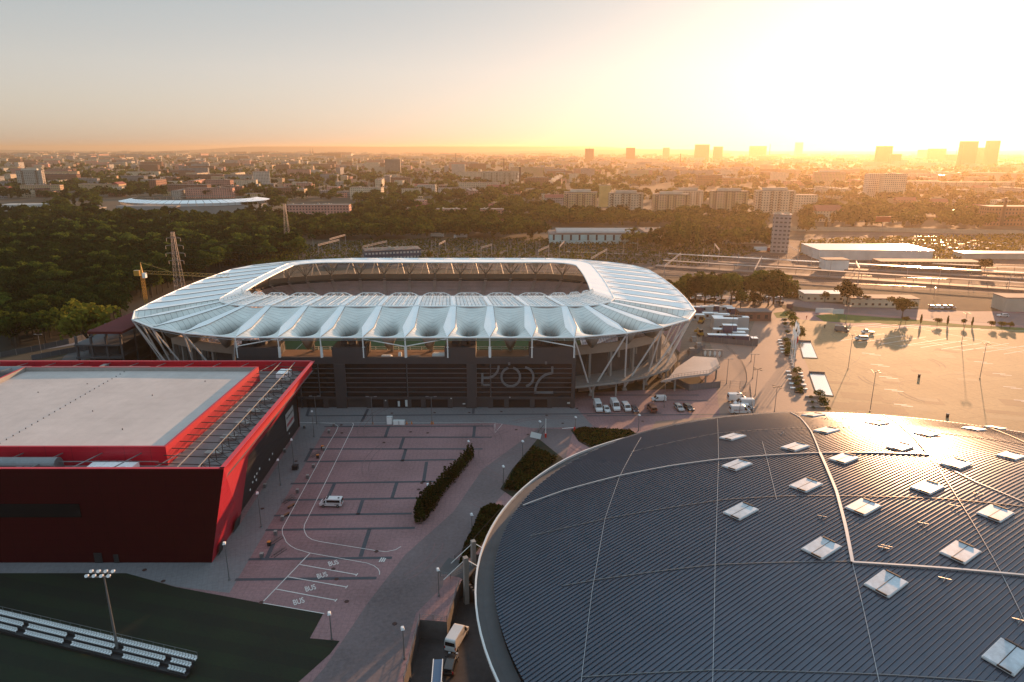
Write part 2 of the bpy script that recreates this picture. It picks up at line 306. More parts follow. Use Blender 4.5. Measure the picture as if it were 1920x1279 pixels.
# rail yard
flat('rail_yard', px([(560, 500), (560, 462), (700, 452), (1000, 448), (1100, 462), (1300, 470), (1500, 450), (1560, 436), (2300, 440), (2300, 560), (1920, 552), (1500, 535), (1200, 512)]), 0.0, M['ballast'])
mbk = MB(); mbs = MB(); mbp = MB()
for (a, b, n) in [((560, 486), (2200, 548), 1), ((560, 480), (2200, 538), 1), ((560, 474), (2200, 528), 1), ((560, 468), (2200, 520), 1), ((600, 462), (2200, 505), 1), ((1040, 462), (2200, 497), 1), ((1400, 447), (2200, 455), 1), ((1400, 441), (2200, 447), 1), ((560, 492), (2200, 556), 1), ((560, 465), (2200, 512), 1), ((900, 458), (1500, 482), 1), ((1250, 505), (2200, 560), 1), ((620, 457), (1250, 478), 1), ((1300, 452), (2200, 462), 1)]:
    A, B = Vector(P(*a)), Vector(P(*b)); d = (B - A).normalized(); q = Vector((-d.y, d.x, 0))
    for o_ in (-.75, .75):
        mbk.strip([(A + q * o_)[:2], (B + q * o_)[:2]], .22, 0.2)
    mbs.strip([A[:2], B[:2]], 2.9, 0.08)
struct('rails', mbk, mat('rail_steel', (0.6, 0.5, 0.42), .35, metal=.9, var=.1))
struct('track_bed', mbs, mat('track_bed', (0.028, 0.02, 0.018), .95, var=.4, scale=1))
# hills on the horizon
mb = MB(); xs = np.linspace(-16000, 20000, 73)
for k, (Yh, hh) in enumerate(((10500, 60), (15000, 150))):
    pts = [hh * (.55 + .5 * math.sin(x * .00037 + k * 2) + .25 * math.sin(x * .0011 + k)) * (.55 if x > 3000 else 1) for x in xs]
    for i in range(len(xs) - 1):
        a, b = min(118, max(0, pts[i])), min(118, max(0, pts[i + 1]))
        mb.quad((xs[i], Yh - 2500, -1), (xs[i + 1], Yh - 2500, -1), (xs[i + 1], Yh, b), (xs[i], Yh, a))
        mb.quad((xs[i], Yh, a), (xs[i + 1], Yh, b), (xs[i + 1], Yh + 2500, -1), (xs[i], Yh + 2500, -1))
tag(mb.build('hills', M['earth']), kind='structure')
# markings
mb = MB(); mk = lambda pts, wd=.16, z=.045: mb.strip(px(pts), wd, z)
mk([(563, 792), (600, 793), (622, 794.5), (631, 797), (634, 800), (630, 810), (616, 833), (531, 988), (529, 994), (530, 1002), (537, 1017), (545, 1024), (555, 1029.6), (580, 1037), (688, 1056), (701, 1061), (709, 1067), (712, 1073), (711.5, 1078)], .14)
mk([(661, 793), (663, 796), (659, 806), (571, 984), (570, 992), (572, 999), (576, 1006), (585, 1012), (601, 1016), (707, 1033), (724, 1035), (742, 1031), (752, 1025)], .14)
mk([(581, 1038), (492, 1130)], .18); mk([(492, 1131), (608, 1151)], .16)
for a, b in (((563, 1059), (669, 1078)), ((540, 1082), (650, 1101)), ((518, 1105), (630, 1126))):
    mk([a, b], .2); mk([(b[0] - 2, b[1] + 2.5), (b[0] + 2, b[1] - 2.5)], .2)
mk([(560, 793), (930, 793)], .12); mk([(928, 795), (928, 812), (942, 795), (928, 795)], .14)
mk([(711, 1054), (716, 1046)], .25); mk([(715, 1054), (720, 1046)], .25); mk([(719, 1054), (723, 1047)], .25)
for i in range(12):      # parking bays on the right
    x = 1590 + i * 31; mk([(x, 613 + i * .8), (x + 62, 607 + i * 1.5)], .25); 
    mk([(x - 20 + i * 8, 640 + i * 3), (x + 68 + i * 8, 626 + i * 3)], .25)
mk([(1600, 620), (1730, 636), (1790, 656), (1920, 650)], .22); mk([(1620, 636), (1690, 650), (1790, 640), (1920, 662)], .22); mk([(1730, 618), (1850, 640), (1960, 665)], .22)
for (x, y) in ((1620, 662), (1636, 683), (1652, 706), (1662, 730), (1680, 758), (1830, 678), (1865, 700), (1885, 725), (1905, 750)):
    for k in range(2): mk([(x - 4 + k * 14, y + k * 3), (x + 20 + k * 12, y + 1.5 + k * 3)], .35)
struct('road_markings', mb, M['paint'])
rp = random.Random(21); pb = MB(); pl_ = MB()
for k in range(26):
    x, y = rp.uniform(1560, 1900), rp.uniform(640, 790); c = P(x, y); w_, d_ = rp.choice((6, 6, 12)), rp.choice((3, 6)); (pb if rp.random() < .6 else pl_).box(c[0], c[1], .018 + k * .0002, w_, d_, .004, -.26)
struct('slab_patches', pb, mat('patched_slab', (.22, .14, .075), .75, spec=.42, var=.2, scale=1)); struct('pale_slab_patches', pl_, mat('pale_patched_slab', (.34, .235, .13), .75, spec=.42, var=.15, scale=1))
tm = MB()
for k in range(22):
    x, y = rp.uniform(640, 1300), rp.uniform(770, 1150) if k % 2 else rp.uniform(770, 860); c = P(x, y)
    if k > 17: c = P(rp.uniform(1560, 1900), rp.uniform(640, 760))
    r_ = rp.uniform(8, 22); a0 = rp.uniform(0, 6.28); a1 = a0 + rp.uniform(.4, 1.1)
    for o_ in (0, 1.6): tm.strip([(c[0] + (r_ + o_) * math.cos(a0 + (a1 - a0) * i / 8), c[1] + (r_ + o_) * math.sin(a0 + (a1 - a0) * i / 8)) for i in range(9)], .2, .034 + k * .0002)
struct('tyre_marks', tm, mat('rubber_marks', (.17, .105, .11), .8, var=.3, scale=2))
cr = MB()
for k in range(16):
    x, y = rp.uniform(1500, 1900), rp.uniform(630, 780); c = Vector(P(x, y)[:2]); pts = [c]; h_ = rp.uniform(0, 3.1)
    for i in range(9): h_ += rp.uniform(-.5, .5); c = c + Vector((math.cos(h_), math.sin(h_))) * rp.uniform(1, 2.4); pts.append(c)
    cr.strip(pts, .12, .031)
struct('cracks', cr, M['darkband'])
for i, (x, y) in enumerate(((560, 1128), (582, 1103), (604, 1079), (625, 1056))):
    me = text_mesh('BUS', 1.15, 0, .012); o = obj_mesh('bus_lettering', me, M['paint'])
    o.location = P(x, y, .05); o.rotation_euler = (0, 0, R(27)); o.scale = (.95, 1.9, 1); tag(o, kind='structure')
mb = MB()
dk = lambda pts, wd=.75: mb.strip(px(pts), wd, .03)
for a, b in (((575, 780), (1240, 775)), ((608, 800), (925, 799)), ((600, 820), (922, 820)), ((580, 842), (905, 842)), ((575, 866), (855, 862)), ((545, 907), (815, 903)), ((533, 938), (790, 934)), ((514, 967), (772, 963)), ((498, 994), (778, 990)), ((466, 1049), (735, 1046)), ((441, 1087), (706, 1084)), ((1110, 741), (1310, 741)), ((1100, 780), (1500, 775)), ((1240, 750), (1330, 752))): dk([a, b])
for a, b in (((585, 842), (572, 866)), ((690, 767), (678, 791)), ((729, 800), (722, 820)), ((890, 800), (888, 819)), ((757, 821), (750, 842)), ((761, 842), (754, 866)), ((800, 866), (794, 904)), ((627, 907), (613, 938)), ((744, 905), (735, 934)), ((680, 938), (671, 965)), ((693, 992), (676, 1044)), ((513, 1020), (500, 1047)), ((580, 765), (575, 780)), ((888, 765), (887, 776))): dk([a, b], .8)
struct('paving_bands', mb, M['darkband'])
mb = MB()
for (x, y) in ((640, 797), (641, 812), (770, 810), (802, 812), (785, 918), (791, 906), (706, 1034), (625, 1067), (631, 1086), (650, 1128), (271, 1069), (306, 1090), (490, 1130), (968, 806), (990, 815), (1025, 779), (1082, 766), (940, 772), (735, 775), (815, 774), (880, 774), (492, 954), (555, 865), (720, 830), (1205, 790), (1310, 690), (740, 1170), (1055, 794)):
    c = P(x, y); mb.prism([(c[0] + .42 * math.cos(k * .785), c[1] + .42 * math.sin(k * .785)) for k in range(8)], .03, .06)
struct('manhole_covers', mb, mat('rusty_iron', (0.05, 0.02, 0.018), .8))

# ================================================================== STADIUM
CX, CY = -31.2, 266.0
q1 = [(49.4, 74.4), (65.5, 69.5), (77.6, 62.6), (88.0, 52.8), (93.2, 41.0)]
m1 = [(48.3, 48.5), (55.4, 48.0), (60.6, 45.6), (64.4, 41.6), (66.2, 37.0)]
ON, MN = [], []          # ring of nodes, counter-clockwise from the near-left straight corner
def quad_pts(sx, sy, rev):
    xf = (lambda x: x + max(0, x - 49.4) * .075) if sx < 0 else (lambda x: x)
    a = [(sx * xf(x), sy * y) for x, y in q1]; b = [(sx * (x + (max(0, x - 48.3) * .16 if sx < 0 else 0)), sy * y) for x, y in m1]
    return (a[::-1], b[::-1]) if rev else (a, b)
for (sx, sy, rev) in ((1, -1, False), (1, 1, True), (-1, 1, False), (-1, -1, True)):
    a, b = quad_pts(sx, sy, rev)
    # straight run before this corner
    if not ON:
        pass
    else:
        p0, p1, r0, r1 = ON[-1], a[0], MN[-1], b[0]
        n = 8 if abs(p0[1] - p1[1]) < 1 else 7
        for k in range(1, n):
            t = k / n; bulge = 2.3 * 4 * t * (1 - t) if n == 7 else 0; sg = 1 if p0[0] > 0 else -1
            ON.append((p0[0] + (p1[0] - p0[0]) * t + sg * bulge, p0[1] + (p1[1] - p0[1]) * t)); MN.append((r0[0] + (r1[0] - r0[0]) * t + sg * bulge * .4, r0[1] + (r1[1] - r0[1]) * t))
    ON += a; MN += b
for k in range(1, 8):
    t = k / 8; ON.append((-49.4 + 98.8 * t, -74.4)); MN.append((-48.3 + 96.6 * t, -48.5))
NB = len(ON)
def scl(p, fx, fy): return (p[0] * fx, p[1] * fy)
def inset(p, d):
    # inset along the local outward direction (blend of axes)
    l = math.hypot(p[0] / 95.5 / 95.5, p[1] / 74.4 / 74.4); l = l or 1
    n = Vector((np.sign(p[0]) * abs(p[0] / 95.5) ** 4, np.sign(p[1]) * abs(p[1] / 74.4) ** 4)).normalized()
    return (p[0] - n.x * d, p[1] - n.y * d)
IN = []
for p in MN:      # opening rim
    x, y = p[0] * (59 if p[0] > 0 else 61) / 66, p[1] * 36.3 / 48.5
    IN.append((x, y))
W3 = lambda p, z: (CX + p[0], CY + p[1], z)
ZO, ZM, ZI = 22.0, 25.4, 26.0
ST = thing('football_stadium', 'white membrane roofed football stadium with charcoal glazed front lettered ŁÓDŹ', 'stadium', (CX, 192, 0))
M['mem'] = mat('weathered_shaded_membrane', (0.70, 0.73, 0.70), 0.6, var=.16, scale=.25, scale2=.05)
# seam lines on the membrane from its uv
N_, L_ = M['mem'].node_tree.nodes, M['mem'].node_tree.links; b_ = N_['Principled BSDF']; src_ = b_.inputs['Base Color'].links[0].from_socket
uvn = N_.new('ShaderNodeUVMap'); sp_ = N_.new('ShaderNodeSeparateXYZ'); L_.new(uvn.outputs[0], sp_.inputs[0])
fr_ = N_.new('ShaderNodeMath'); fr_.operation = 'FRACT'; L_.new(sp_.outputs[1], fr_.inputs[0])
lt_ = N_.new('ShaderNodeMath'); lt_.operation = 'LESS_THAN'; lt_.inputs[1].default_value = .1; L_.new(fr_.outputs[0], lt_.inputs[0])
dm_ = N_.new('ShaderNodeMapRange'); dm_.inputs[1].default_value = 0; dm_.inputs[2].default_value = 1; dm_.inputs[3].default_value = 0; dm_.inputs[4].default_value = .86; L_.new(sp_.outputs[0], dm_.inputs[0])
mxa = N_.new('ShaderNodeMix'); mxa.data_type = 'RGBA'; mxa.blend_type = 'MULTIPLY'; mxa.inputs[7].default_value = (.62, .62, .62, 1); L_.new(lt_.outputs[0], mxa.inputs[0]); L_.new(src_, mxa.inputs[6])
mxb = N_.new('ShaderNodeMix'); mxb.data_type = 'RGBA'; mxb.inputs[7].default_value = (.06, .06, .05, 1); L_.new(dm_.outputs[0], mxb.inputs[0]); L_.new(mxa.outputs[2], mxb.inputs[6]); L_.new(mxb.outputs[2], b_.inputs['Base Color'])  # darker down the funnel hollows: painted shade of the steep walls plus dirt
M['glazing'] = mat('translucent_glazing', (0.78, 0.84, 0.85), 0.3, var=.08, scale=.3)
N_, L_ = M['glazing'].node_tree.nodes, M['glazing'].node_tree.links; b_ = N_['Principled BSDF']; src_ = b_.inputs['Base Color'].links[0].from_socket
uvn = N_.new('ShaderNodeUVMap'); sp_ = N_.new('ShaderNodeSeparateXYZ'); L_.new(uvn.outputs[0], sp_.inputs[0])
prev = src_
for ax in (0, 1):
    fr_ = N_.new('ShaderNodeMath'); fr_.operation = 'FRACT'; L_.new(sp_.outputs[ax], fr_.inputs[0])
    lt_ = N_.new('ShaderNodeMath'); lt_.operation = 'LESS_THAN'; lt_.inputs[1].default_value = .13; L_.new(fr_.outputs[0], lt_.inputs[0])
    mxa = N_.new('ShaderNodeMix'); mxa.data_type = 'RGBA'; mxa.inputs[7].default_value = (.10, .12, .13, 1); L_.new(lt_.outputs[0], mxa.inputs[0]); L_.new(prev, mxa.inputs[6]); prev = mxa.outputs[2]
L_.new(prev, b_.inputs['Base Color'])
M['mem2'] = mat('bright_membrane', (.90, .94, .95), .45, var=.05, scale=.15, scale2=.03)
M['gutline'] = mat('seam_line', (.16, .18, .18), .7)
def ribw(v): return (1.8 * v / .3) if v < .3 else (1.8 - (v - .3) / .7 * .85)
def grid_part(name, m, pts, uvs, nu, nv, parent, smooth=True, thick=0.0):
    me = bpy.data.meshes.new(name); fs = [(j * nu + i, j * nu + i + 1, (j + 1) * nu + i + 1, (j + 1) * nu + i) for j in range(nv - 1) for i in range(nu - 1)]
    me.from_pydata(pts, [], fs); me.materials.append(m); uvl = me.uv_layers.new(name='UVMap')
    for lp in me.loops: uvl.data[lp.index].uv = uvs[lp.vertex_index]
    if smooth: me.shade_smooth()
    o = bpy.data.objects.new(name, me); COL.objects.link(o); o.parent = parent; o.location = -Vector(parent.location)
    return o
ribs = MB(); NU, NV = 21, 25
for i in range(NB):
    j = (i + 1) % NB
    A, B, C, D = (Vector(ON[i]), Vector(ON[j]), Vector(MN[i]), Vector(MN[j]))
    wd = (B - A).length; pts, uvs = [], []
    side = (B - A).normalized(); half = wd / 2; nearb = min(A.y, B.y) < -52 and (A.y + B.y) / 2 < -44
    ctr_v = .31; ln = ((C + D) / 2 - (A + B) / 2).length
    for b in range(NV):
        v = b / (NV - 1); L0 = A.lerp(C, v); R0 = B.lerp(D, v); dd = (R0 - L0); ww = dd.length; dn = dd.normalized(); rw = min(ribw(v), ww * .3) * (.35 if ww < 4 else 1)
        zl = ZO + (ZM - ZO) * v
        for a in range(NU):
            u = a / (NU - 1); p = L0 + dn * (rw + (ww - 2 * rw) * u)
            wu = 4 * u * (1 - u); wv = math.sin(math.pi * min(1, v / .66)) if v < .33 else 1.0
            sag = (1.0 if nearb else .55) * wu * (1 - v * .55) * min(1, v * 5)
            r = math.hypot((u - .5) * ww, (v - ctr_v) * ln * (0.62 if v > ctr_v else 1.5))
            fun = (5.4 / (1 + (r / 3.2) ** 3.6) if nearb else 3.2 / (1 + (r / 2.8) ** 2.6)) * wu ** .5 * min(1, v / .12)
            fun += 1.3 * wu ** 1.5 * max(0, 1 - abs(u - .5) * 3) * max(0, 1 - abs(v - .5) * 2.2)
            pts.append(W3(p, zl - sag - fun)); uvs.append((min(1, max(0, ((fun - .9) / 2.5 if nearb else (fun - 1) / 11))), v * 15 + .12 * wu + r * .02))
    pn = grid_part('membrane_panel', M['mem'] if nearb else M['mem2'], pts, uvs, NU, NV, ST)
for i in range(NB):   # flat ribs between the funnels
    A, C = Vector(ON[i]), Vector(MN[i]); d = (C - A).normalized(); 
    rb = MB(); pr, nx = Vector(ON[i - 1]), Vector(ON[(i + 1) % NB]); pm, nm = Vector(MN[i - 1]), Vector(MN[(i + 1) % NB]); K = 11; ed = []
    for k in range(K):
        v = k / (K - 1); L0 = A.lerp(C, v); z = ZO + (ZM - ZO) * v + .06; row = []
        Pp = pr.lerp(pm, v); Pn = nx.lerp(nm, v)
        for tgt in (Pp, Pn):
            dd = tgt - L0; ww = dd.length; rw = min(ribw(v), ww * .3) * (.35 if ww < 4 else 1) + .05
            row.append(L0 + dd.normalized() * rw)
        ed.append((W3(row[0], z), W3(L0, z + .03), W3(row[1], z)))
    for a, b in zip(ed, ed[1:]):
        rb.quad(a[0], a[1], b[1], b[0]); rb.quad(a[1], a[2], b[2], b[1])
    rb.build('roof_rib', M['rib'], ST)
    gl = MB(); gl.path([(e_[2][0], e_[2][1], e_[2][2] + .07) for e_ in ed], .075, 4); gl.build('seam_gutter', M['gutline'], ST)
# rims
mb = MB()
for ring, z, r in ((ON, ZO, .26), (MN, ZM + .05, .22), (IN, ZI + .1, .26)):
    for i in range(NB): mb.tube(W3(ring[i], z), W3(ring[(i + 1) % NB], z), r, None, 8)
mb.build('ring_beam', M['white'], ST)
mb = MB()
for i in range(NB): mb.tube(W3(ON[i], ZO - .75), W3(ON[(i + 1) % NB], ZO - .75), .13, None, 5); mb.tube(W3(ON[i], ZO), W3(ON[i], ZO - .75), .1)
mb.build('gutter_pipe', M['steel'], ST)
# inner strip: glazing on the near side and its corners, membrane elsewhere
for i in range(NB):
    j = (i + 1) % NB; A, B, C, D = (Vector(MN[i]), Vector(MN[j]), Vector(IN[i]), Vector(IN[j])); near = max(A.y, B.y) < -36.5
    wd = (B - A).length; pts, uvs = [], []
    for b in range(5):
        v = b / 4
        for a in range(5):
            u = a / 4; p = A.lerp(B, u).lerp(C.lerp(D, u), v); bl = .35 * math.sin(math.pi * u)
            pts.append(W3(p, ZM + (ZI - ZM) * v + bl * (0.6 if near else .3))); uvs.append((u * max(2, round(wd / 1.15)), v * 7))
    if near: grid_part('glazed_panel', M['glazing'], pts, uvs, 5, 5, ST)
    else: grid_part('edge_membrane', M['rib'], pts, uvs, 5, 5, ST)
    if near:
        tr = MB(); K = 8; top, bot = [], []
        for k in range(K + 1):
            u = k / K; e = min(u, 1 - u) * 5; h_ = 1.5 * min(1, e)
            p1 = A.lerp(B, u).lerp(C.lerp(D, u), .88); bot.append(W3(p1, ZI + .15)); top.append(W3(p1, ZI + .15 + h_))
        for k in range(K):
            tr.tube(top[k], top[k + 1], .13); 
            if k: tr.tube(bot[k], top[k], .07)
            if k % 2: tr.tube(bot[k - 1] if k > 1 else bot[0], top[k], .1)
            else: tr.tube(top[k - 1] if k else top[0], bot[k], .1)
        for k in range(4):
            u = (k + .5) / 4; p0 = A.lerp(B, u); p1 = C.lerp(D, u); tr.tube(W3(p0, ZM + .6), W3(p1, ZI + .7), .06)
        tr.build('edge_truss', M['white'], ST)
        if wd > 6:
            sp = MB(); a0 = W3(A, ZM + .35); b0 = W3(C, ZI + .35); sp.strip([a0[:2], b0[:2]], 1.5, ZI + .3)
            for k in range(len(sp.v)): sp.v[k] = (sp.v[k][0], sp.v[k][1], ZM + .32 if k in (0, 3) else ZI + .32)
            sp.build('rib_end_panel', M['rib'], ST)
# V struts outside, tree columns inside
BASE = []
for i in range(NB):
    j = (i + 1) % NB; mid = ((ON[i][0] + ON[j][0]) / 2, (ON[i][1] + ON[j][1]) / 2); BASE.append(inset(mid, 9.0))
DECKZ = 5.0
STR = mat('strut_steel', (0.72, 0.73, 0.74), .35, var=.05)
for i in range(NB):
    j = (i + 1) % NB; nearfront = ON[i][1] < -74 and ON[j][1] < -74
    if nearfront: continue
    b = BASE[i]
    for nd, tg in ((i, 0), (j, 1)):
        s = MB(); s.tube(W3(b, .9), W3(ON[nd], ZO - .2), .30, .24, 8); s.build('slanted_strut', STR, ST)
    f = MB(); f.box(CX + b[0], CY + b[1], 0, 1.6, 1.6, 1.0, 0, 0, .6); f.build('strut_footing', M['conc'], ST)
for i in range(NB):
    j = (i + 1) % NB; mid = Vector(((ON[i][0] + ON[j][0]) / 2, (ON[i][1] + ON[j][1]) / 2)); 
    c = Vector(inset(mid, 13.0)); t = MB(); t.tube(W3(c, 10), W3(c, 16.4), .5, .45, 8)
    side = Vector(ON[j]) - Vector(ON[i]); side.normalize(); out = Vector((side.y, -side.x))
    for (a, bq, zt) in ((-3.4, 1, 20.5), (3.4, 1, 20.5), (-1.3, 2.6, 20.8), (1.3, -3.2, 21.5), (-3.4, -3.2, 21.8), (3.2, -3.5, 21.8)):
        t.tube(W3(c, 16.2), W3(c + side * a + out * bq, zt), .17, .12, 6)
    t.build('tree_column', M['conc'], ST)
fp = MB()
for i in range(NB):
    if ON[i][1] < -74 and abs(ON[i][0]) < 49.9:
        t = MB(); X = CX + ON[i][0]; t.tube((X, 192.05, 15.8), (X, 192.05, 19.0), .42, None, 8); t.tube((X, 192.05, 16), (X, CY + ON[i][1], ZO - .2), .2, None, 8); t.build('roof_post', M['white'], ST)
for a, b in ((519, 439), (679, 758), (837, 758), (996, 1075)):
    Xa = (a - 960) / 1280 * 198.8; Xb = (b - 960) / 1280 * 198.8
    t = MB(); t.tube((Xa, 191.7, ZO - .4), (Xb, 192, 19.2), .17, None, 6); t.build('roof_brace', M['white'], ST)
# bowl ------------------------------------------------------------
def ring_pt(i, s):     # s 0 pitch side .. 1 back of the stand
    pi = (MN[i][0] * 57.5 / 66, MN[i][1] * 39.0 / 48.5); so = inset(ON[i], 13.5)
    return (pi[0] + (so[0] - pi[0]) * s, pi[1] + (so[1] - pi[1]) * s)
NR = 26
M['seats'] = mat('stand_seating', (0.55, 0.42, 0.42), .6, var=.2, scale=1.5)
M['seatback'] = mat('stand_risers', (0.72, 0.62, 0.6), .8, var=.12)
segs = [('near', lambda p: p[1] < -45), ('far', lambda p: p[1] > 45), ('side', lambda p: abs(p[1]) <= 45 and p[0] > 0), ('other', lambda p: abs(p[1]) <= 45 and p[0] < 0)]
for nm, tst in segs:
    mb = MB()
    for i in range(NB):
        j = (i + 1) % NB; mid = ((ON[i][0] + ON[j][0]) / 2, (ON[i][1] + ON[j][1]) / 2)
        if not tst(mid): continue
        for r in range(NR):
            s0, s1 = r / NR, (r + 1) / NR; z0 = 1.2 + 12.6 * (r / NR) ** 1.08; z1 = 1.2 + 12.6 * ((r + 1) / NR) ** 1.08
            a, b, c, d = ring_pt(i, s0), ring_pt(j, s0), ring_pt(j, s1), ring_pt(i, s1)
            sm = (s0 * .45 + s1 * .55); e, f = ring_pt(i, sm), ring_pt(j, sm)
            mb.quad(W3(a, z0), W3(b, z0), W3(f, z0), W3(e, z0), 1)
            mb.quad(W3(e, z0 + .45), W3(f, z0 + .45), W3(c, z0 + .5), W3(d, z0 + .5), 0)
            mb.quad(W3(e, z0), W3(f, z0), W3(f, z0 + .45), W3(e, z0 + .45), 0)
        # aisle stair down the middle of the bay
        e = .5; a0 = Vector(ring_pt(i, 0)).lerp(Vector(ring_pt(j, 0)), e); a1 = Vector(ring_pt(i, 1)).lerp(Vector(ring_pt(j, 1)), e); d = (Vector(ON[j]) - Vector(ON[i])).normalized() * .7
        for r in range(NR):
            s0, s1 = r / NR, (r + 1) / NR; z1 = 1.2 + 12.6 * ((r + .6) / NR) ** 1.08 + .45; p0 = a0.lerp(a1, s0); p1 = a0.lerp(a1, s1)
            mb.quad(W3(p0 - d, z1), W3(p0 + d, z1), W3(p1 + d, z1 + .3), W3(p1 - d, z1 + .3), 1)
    mb.build('stand', [M['seats'], M['seatback']], ST)
# pale seat clusters on the far stand
mb = MB(); rr = random.Random(3)
for row, z_ in ((3, 0), (4, 0), (6, 0), (7, 0), (8, 0)):
    x = -50
    while x < 50:
        if rr.random() < (.35 if row != 8 else .15):
            n = rr.choice((1, 1, 2, 6, 10))
            for k in range(n):
                s = (row + .75) / NR; zz = 1.2 + 12.6 * (row / NR) ** 1.08 + .47; yy = 39 + (60.9 - 39) * s
                mb.box(CX + x + k * .7, CY + yy, zz, .5, .5, .45)
            x += n * .7
        x += rr.uniform(1, 5)
tag(mb.build('seats', M['white'], ST), kind='stuff')
mb = MB()
for i in range(26): mb.box(CX - 62 + i * 2.9 * 1.6 if i > 13 else CX - 58 + i * 2.1, CY + 36.6, 1.2, 1.3, .4, 1.2)
mb.build('advertising_board', M['black'], ST)
flat_p = [(CX + p[0] * 60 / 66, CY + p[1] * 41 / 48.5) for p in MN]
mb = MB(); mb.prism(flat_p, .02, .05); mb.build('pitch', M['pitch'], ST)
mb = MB()
for k in range(2): mb.strip([(CX - 52.5, CY - 34 + 68 * k), (CX + 52.5, CY - 34 + 68 * k)], .15, .07); mb.strip([(CX - 52.5 + 105 * k, CY - 34), (CX - 52.5 + 105 * k, CY + 34)], .15, .07)
mb.strip([(CX, CY - 34), (CX, CY + 34)], .15, .07); mb.build('pitch_lines', M['paint'], ST)
# outside wall of the bowl: columns, parapet band, concourse deck, ground-floor wall
cols = MB(); bw = MB(); iw = MB(); dkk = MB(); gw = MB(); rl = MB(); bk = MB(); mul = MB()
def ring2(d): return [inset(p, d) for p in ON]
RW, RI, RD, RG = ring2(10.5), ring2(14.5), ring2(5.0), ring2(13.0)
for i in range(NB):
    j = (i + 1) % NB; mid = ((ON[i][0] + ON[j][0]) / 2, (ON[i][1] + ON[j][1]) / 2)
    if mid[1] < -73.9: continue
    bw.quad(W3(RW[i], 13.2), W3(RW[j], 13.2), W3(RW[j], 16.2), W3(RW[i], 16.2)); 
    w2i, w2j = inset(ON[i], 11.1), inset(ON[j], 11.1)
    bw.quad(W3(RW[i], 16.2), W3(RW[j], 16.2), W3(w2j, 16.2), W3(w2i, 16.2)); bw.quad(W3(w2j, 16.2), W3(w2i, 16.2), W3(w2i, 13.2), W3(w2j, 13.2))
    bw.quad(W3(RW[i], 13.2), W3(RW[j], 13.2), W3(RI[j], 13.2), W3(RI[i], 13.2))
    iw.quad(W3(RI[i], DECKZ), W3(RI[j], DECKZ), W3(RI[j], 14.2), W3(RI[i], 14.2))
    bk.quad(W3(inset(ON[i], 13.4), 13.8), W3(inset(ON[j], 13.4), 13.8), W3(w2j, 14.0), W3(w2i, 14.0))
    dkk.quad(W3(RI[i], DECKZ), W3(RI[j], DECKZ), W3(RD[j], DECKZ), W3(RD[i], DECKZ)); dkk.quad(W3(RD[i], DECKZ - .7), W3(RD[j], DECKZ - .7), W3(RD[j], DECKZ), W3(RD[i], DECKZ)); dkk.quad(W3(RD[i], DECKZ - .7), W3(RD[j], DECKZ - .7), W3(RI[j], DECKZ - .7), W3(RI[i], DECKZ - .7))
    gw.quad(W3(RG[i], 0), W3(RG[j], 0), W3(RG[j], DECKZ - .7), W3(RG[i], DECKZ - .7))
    n = max(1, round((Vector(RW[j]) - Vector(RW[i])).length / 6.5))
    for k in range(n):
        p = Vector(RW[i]).lerp(Vector(RW[j]), k / n); ang = math.atan2(RW[j][1] - RW[i][1], RW[j][0] - RW[i][0])
        q = Vector(inset(ON[i], 11.3)).lerp(Vector(inset(ON[j], 11.3)), k / n)
        cl = MB(); cl.box(CX + q.x, CY + q.y, DECKZ, .75, 1.3, 13.2 - DECKZ, ang); cl.build('concourse_column', M['conc'], ST)
        q = Vector(RG[i]).lerp(Vector(RG[j]), (k + .5) / n); gw.box(CX + q.x, CY + q.y, 0, 1.1, .3, 2.4, ang, 1)
        q = Vector(inset(ON[i], 6)).lerp(Vector(inset(ON[j], 6)), k / n); cl = MB(); cl.tube(W3(q, 0), W3(q, DECKZ - .7), .3); cl.build('deck_column', M['conc'], ST)
    for zz in (.5, 1.05): rl.tube(W3(RD[i], DECKZ + zz), W3(RD[j], DECKZ + zz), .04, None, 4)
    ln = (Vector(RD[j]) - Vector(RD[i])).length
    for k in range(max(1, int(ln / 1.2))):
        p = Vector(RD[i]).lerp(Vector(RD[j]), k / max(1, int(ln / 1.2))); rl.tube(W3(p, DECKZ), W3(p, DECKZ + 1.05), .035, None, 4)
    # dark mesh screen between parapet and roof
    for k in range(3):
        p = Vector(w2i).lerp(Vector(w2j), k / 3); mul.tube(W3(p, 16.2), W3(p, 18.2), .06, None, 4)
    mul.tube(W3(w2i, 18.2), W3(w2j, 18.2), .06, None, 4)
bw.build('parapet_band', mat('cream_band', (0.38, 0.32, 0.27), .75, var=.1), ST); iw.build('concourse_wall', M['concdark'], ST); bk.build('upper_walkway', M['conc'], ST)
dkk.build('concourse_deck', M['conc'], ST); gw.build('ground_floor_wall', [mat('cream_wall', (0.30, 0.23, 0.21), .8), M['black']], ST); rl.build('deck_railing', M['steel'], ST); mul.build('parapet_railing', M['steel'], ST)
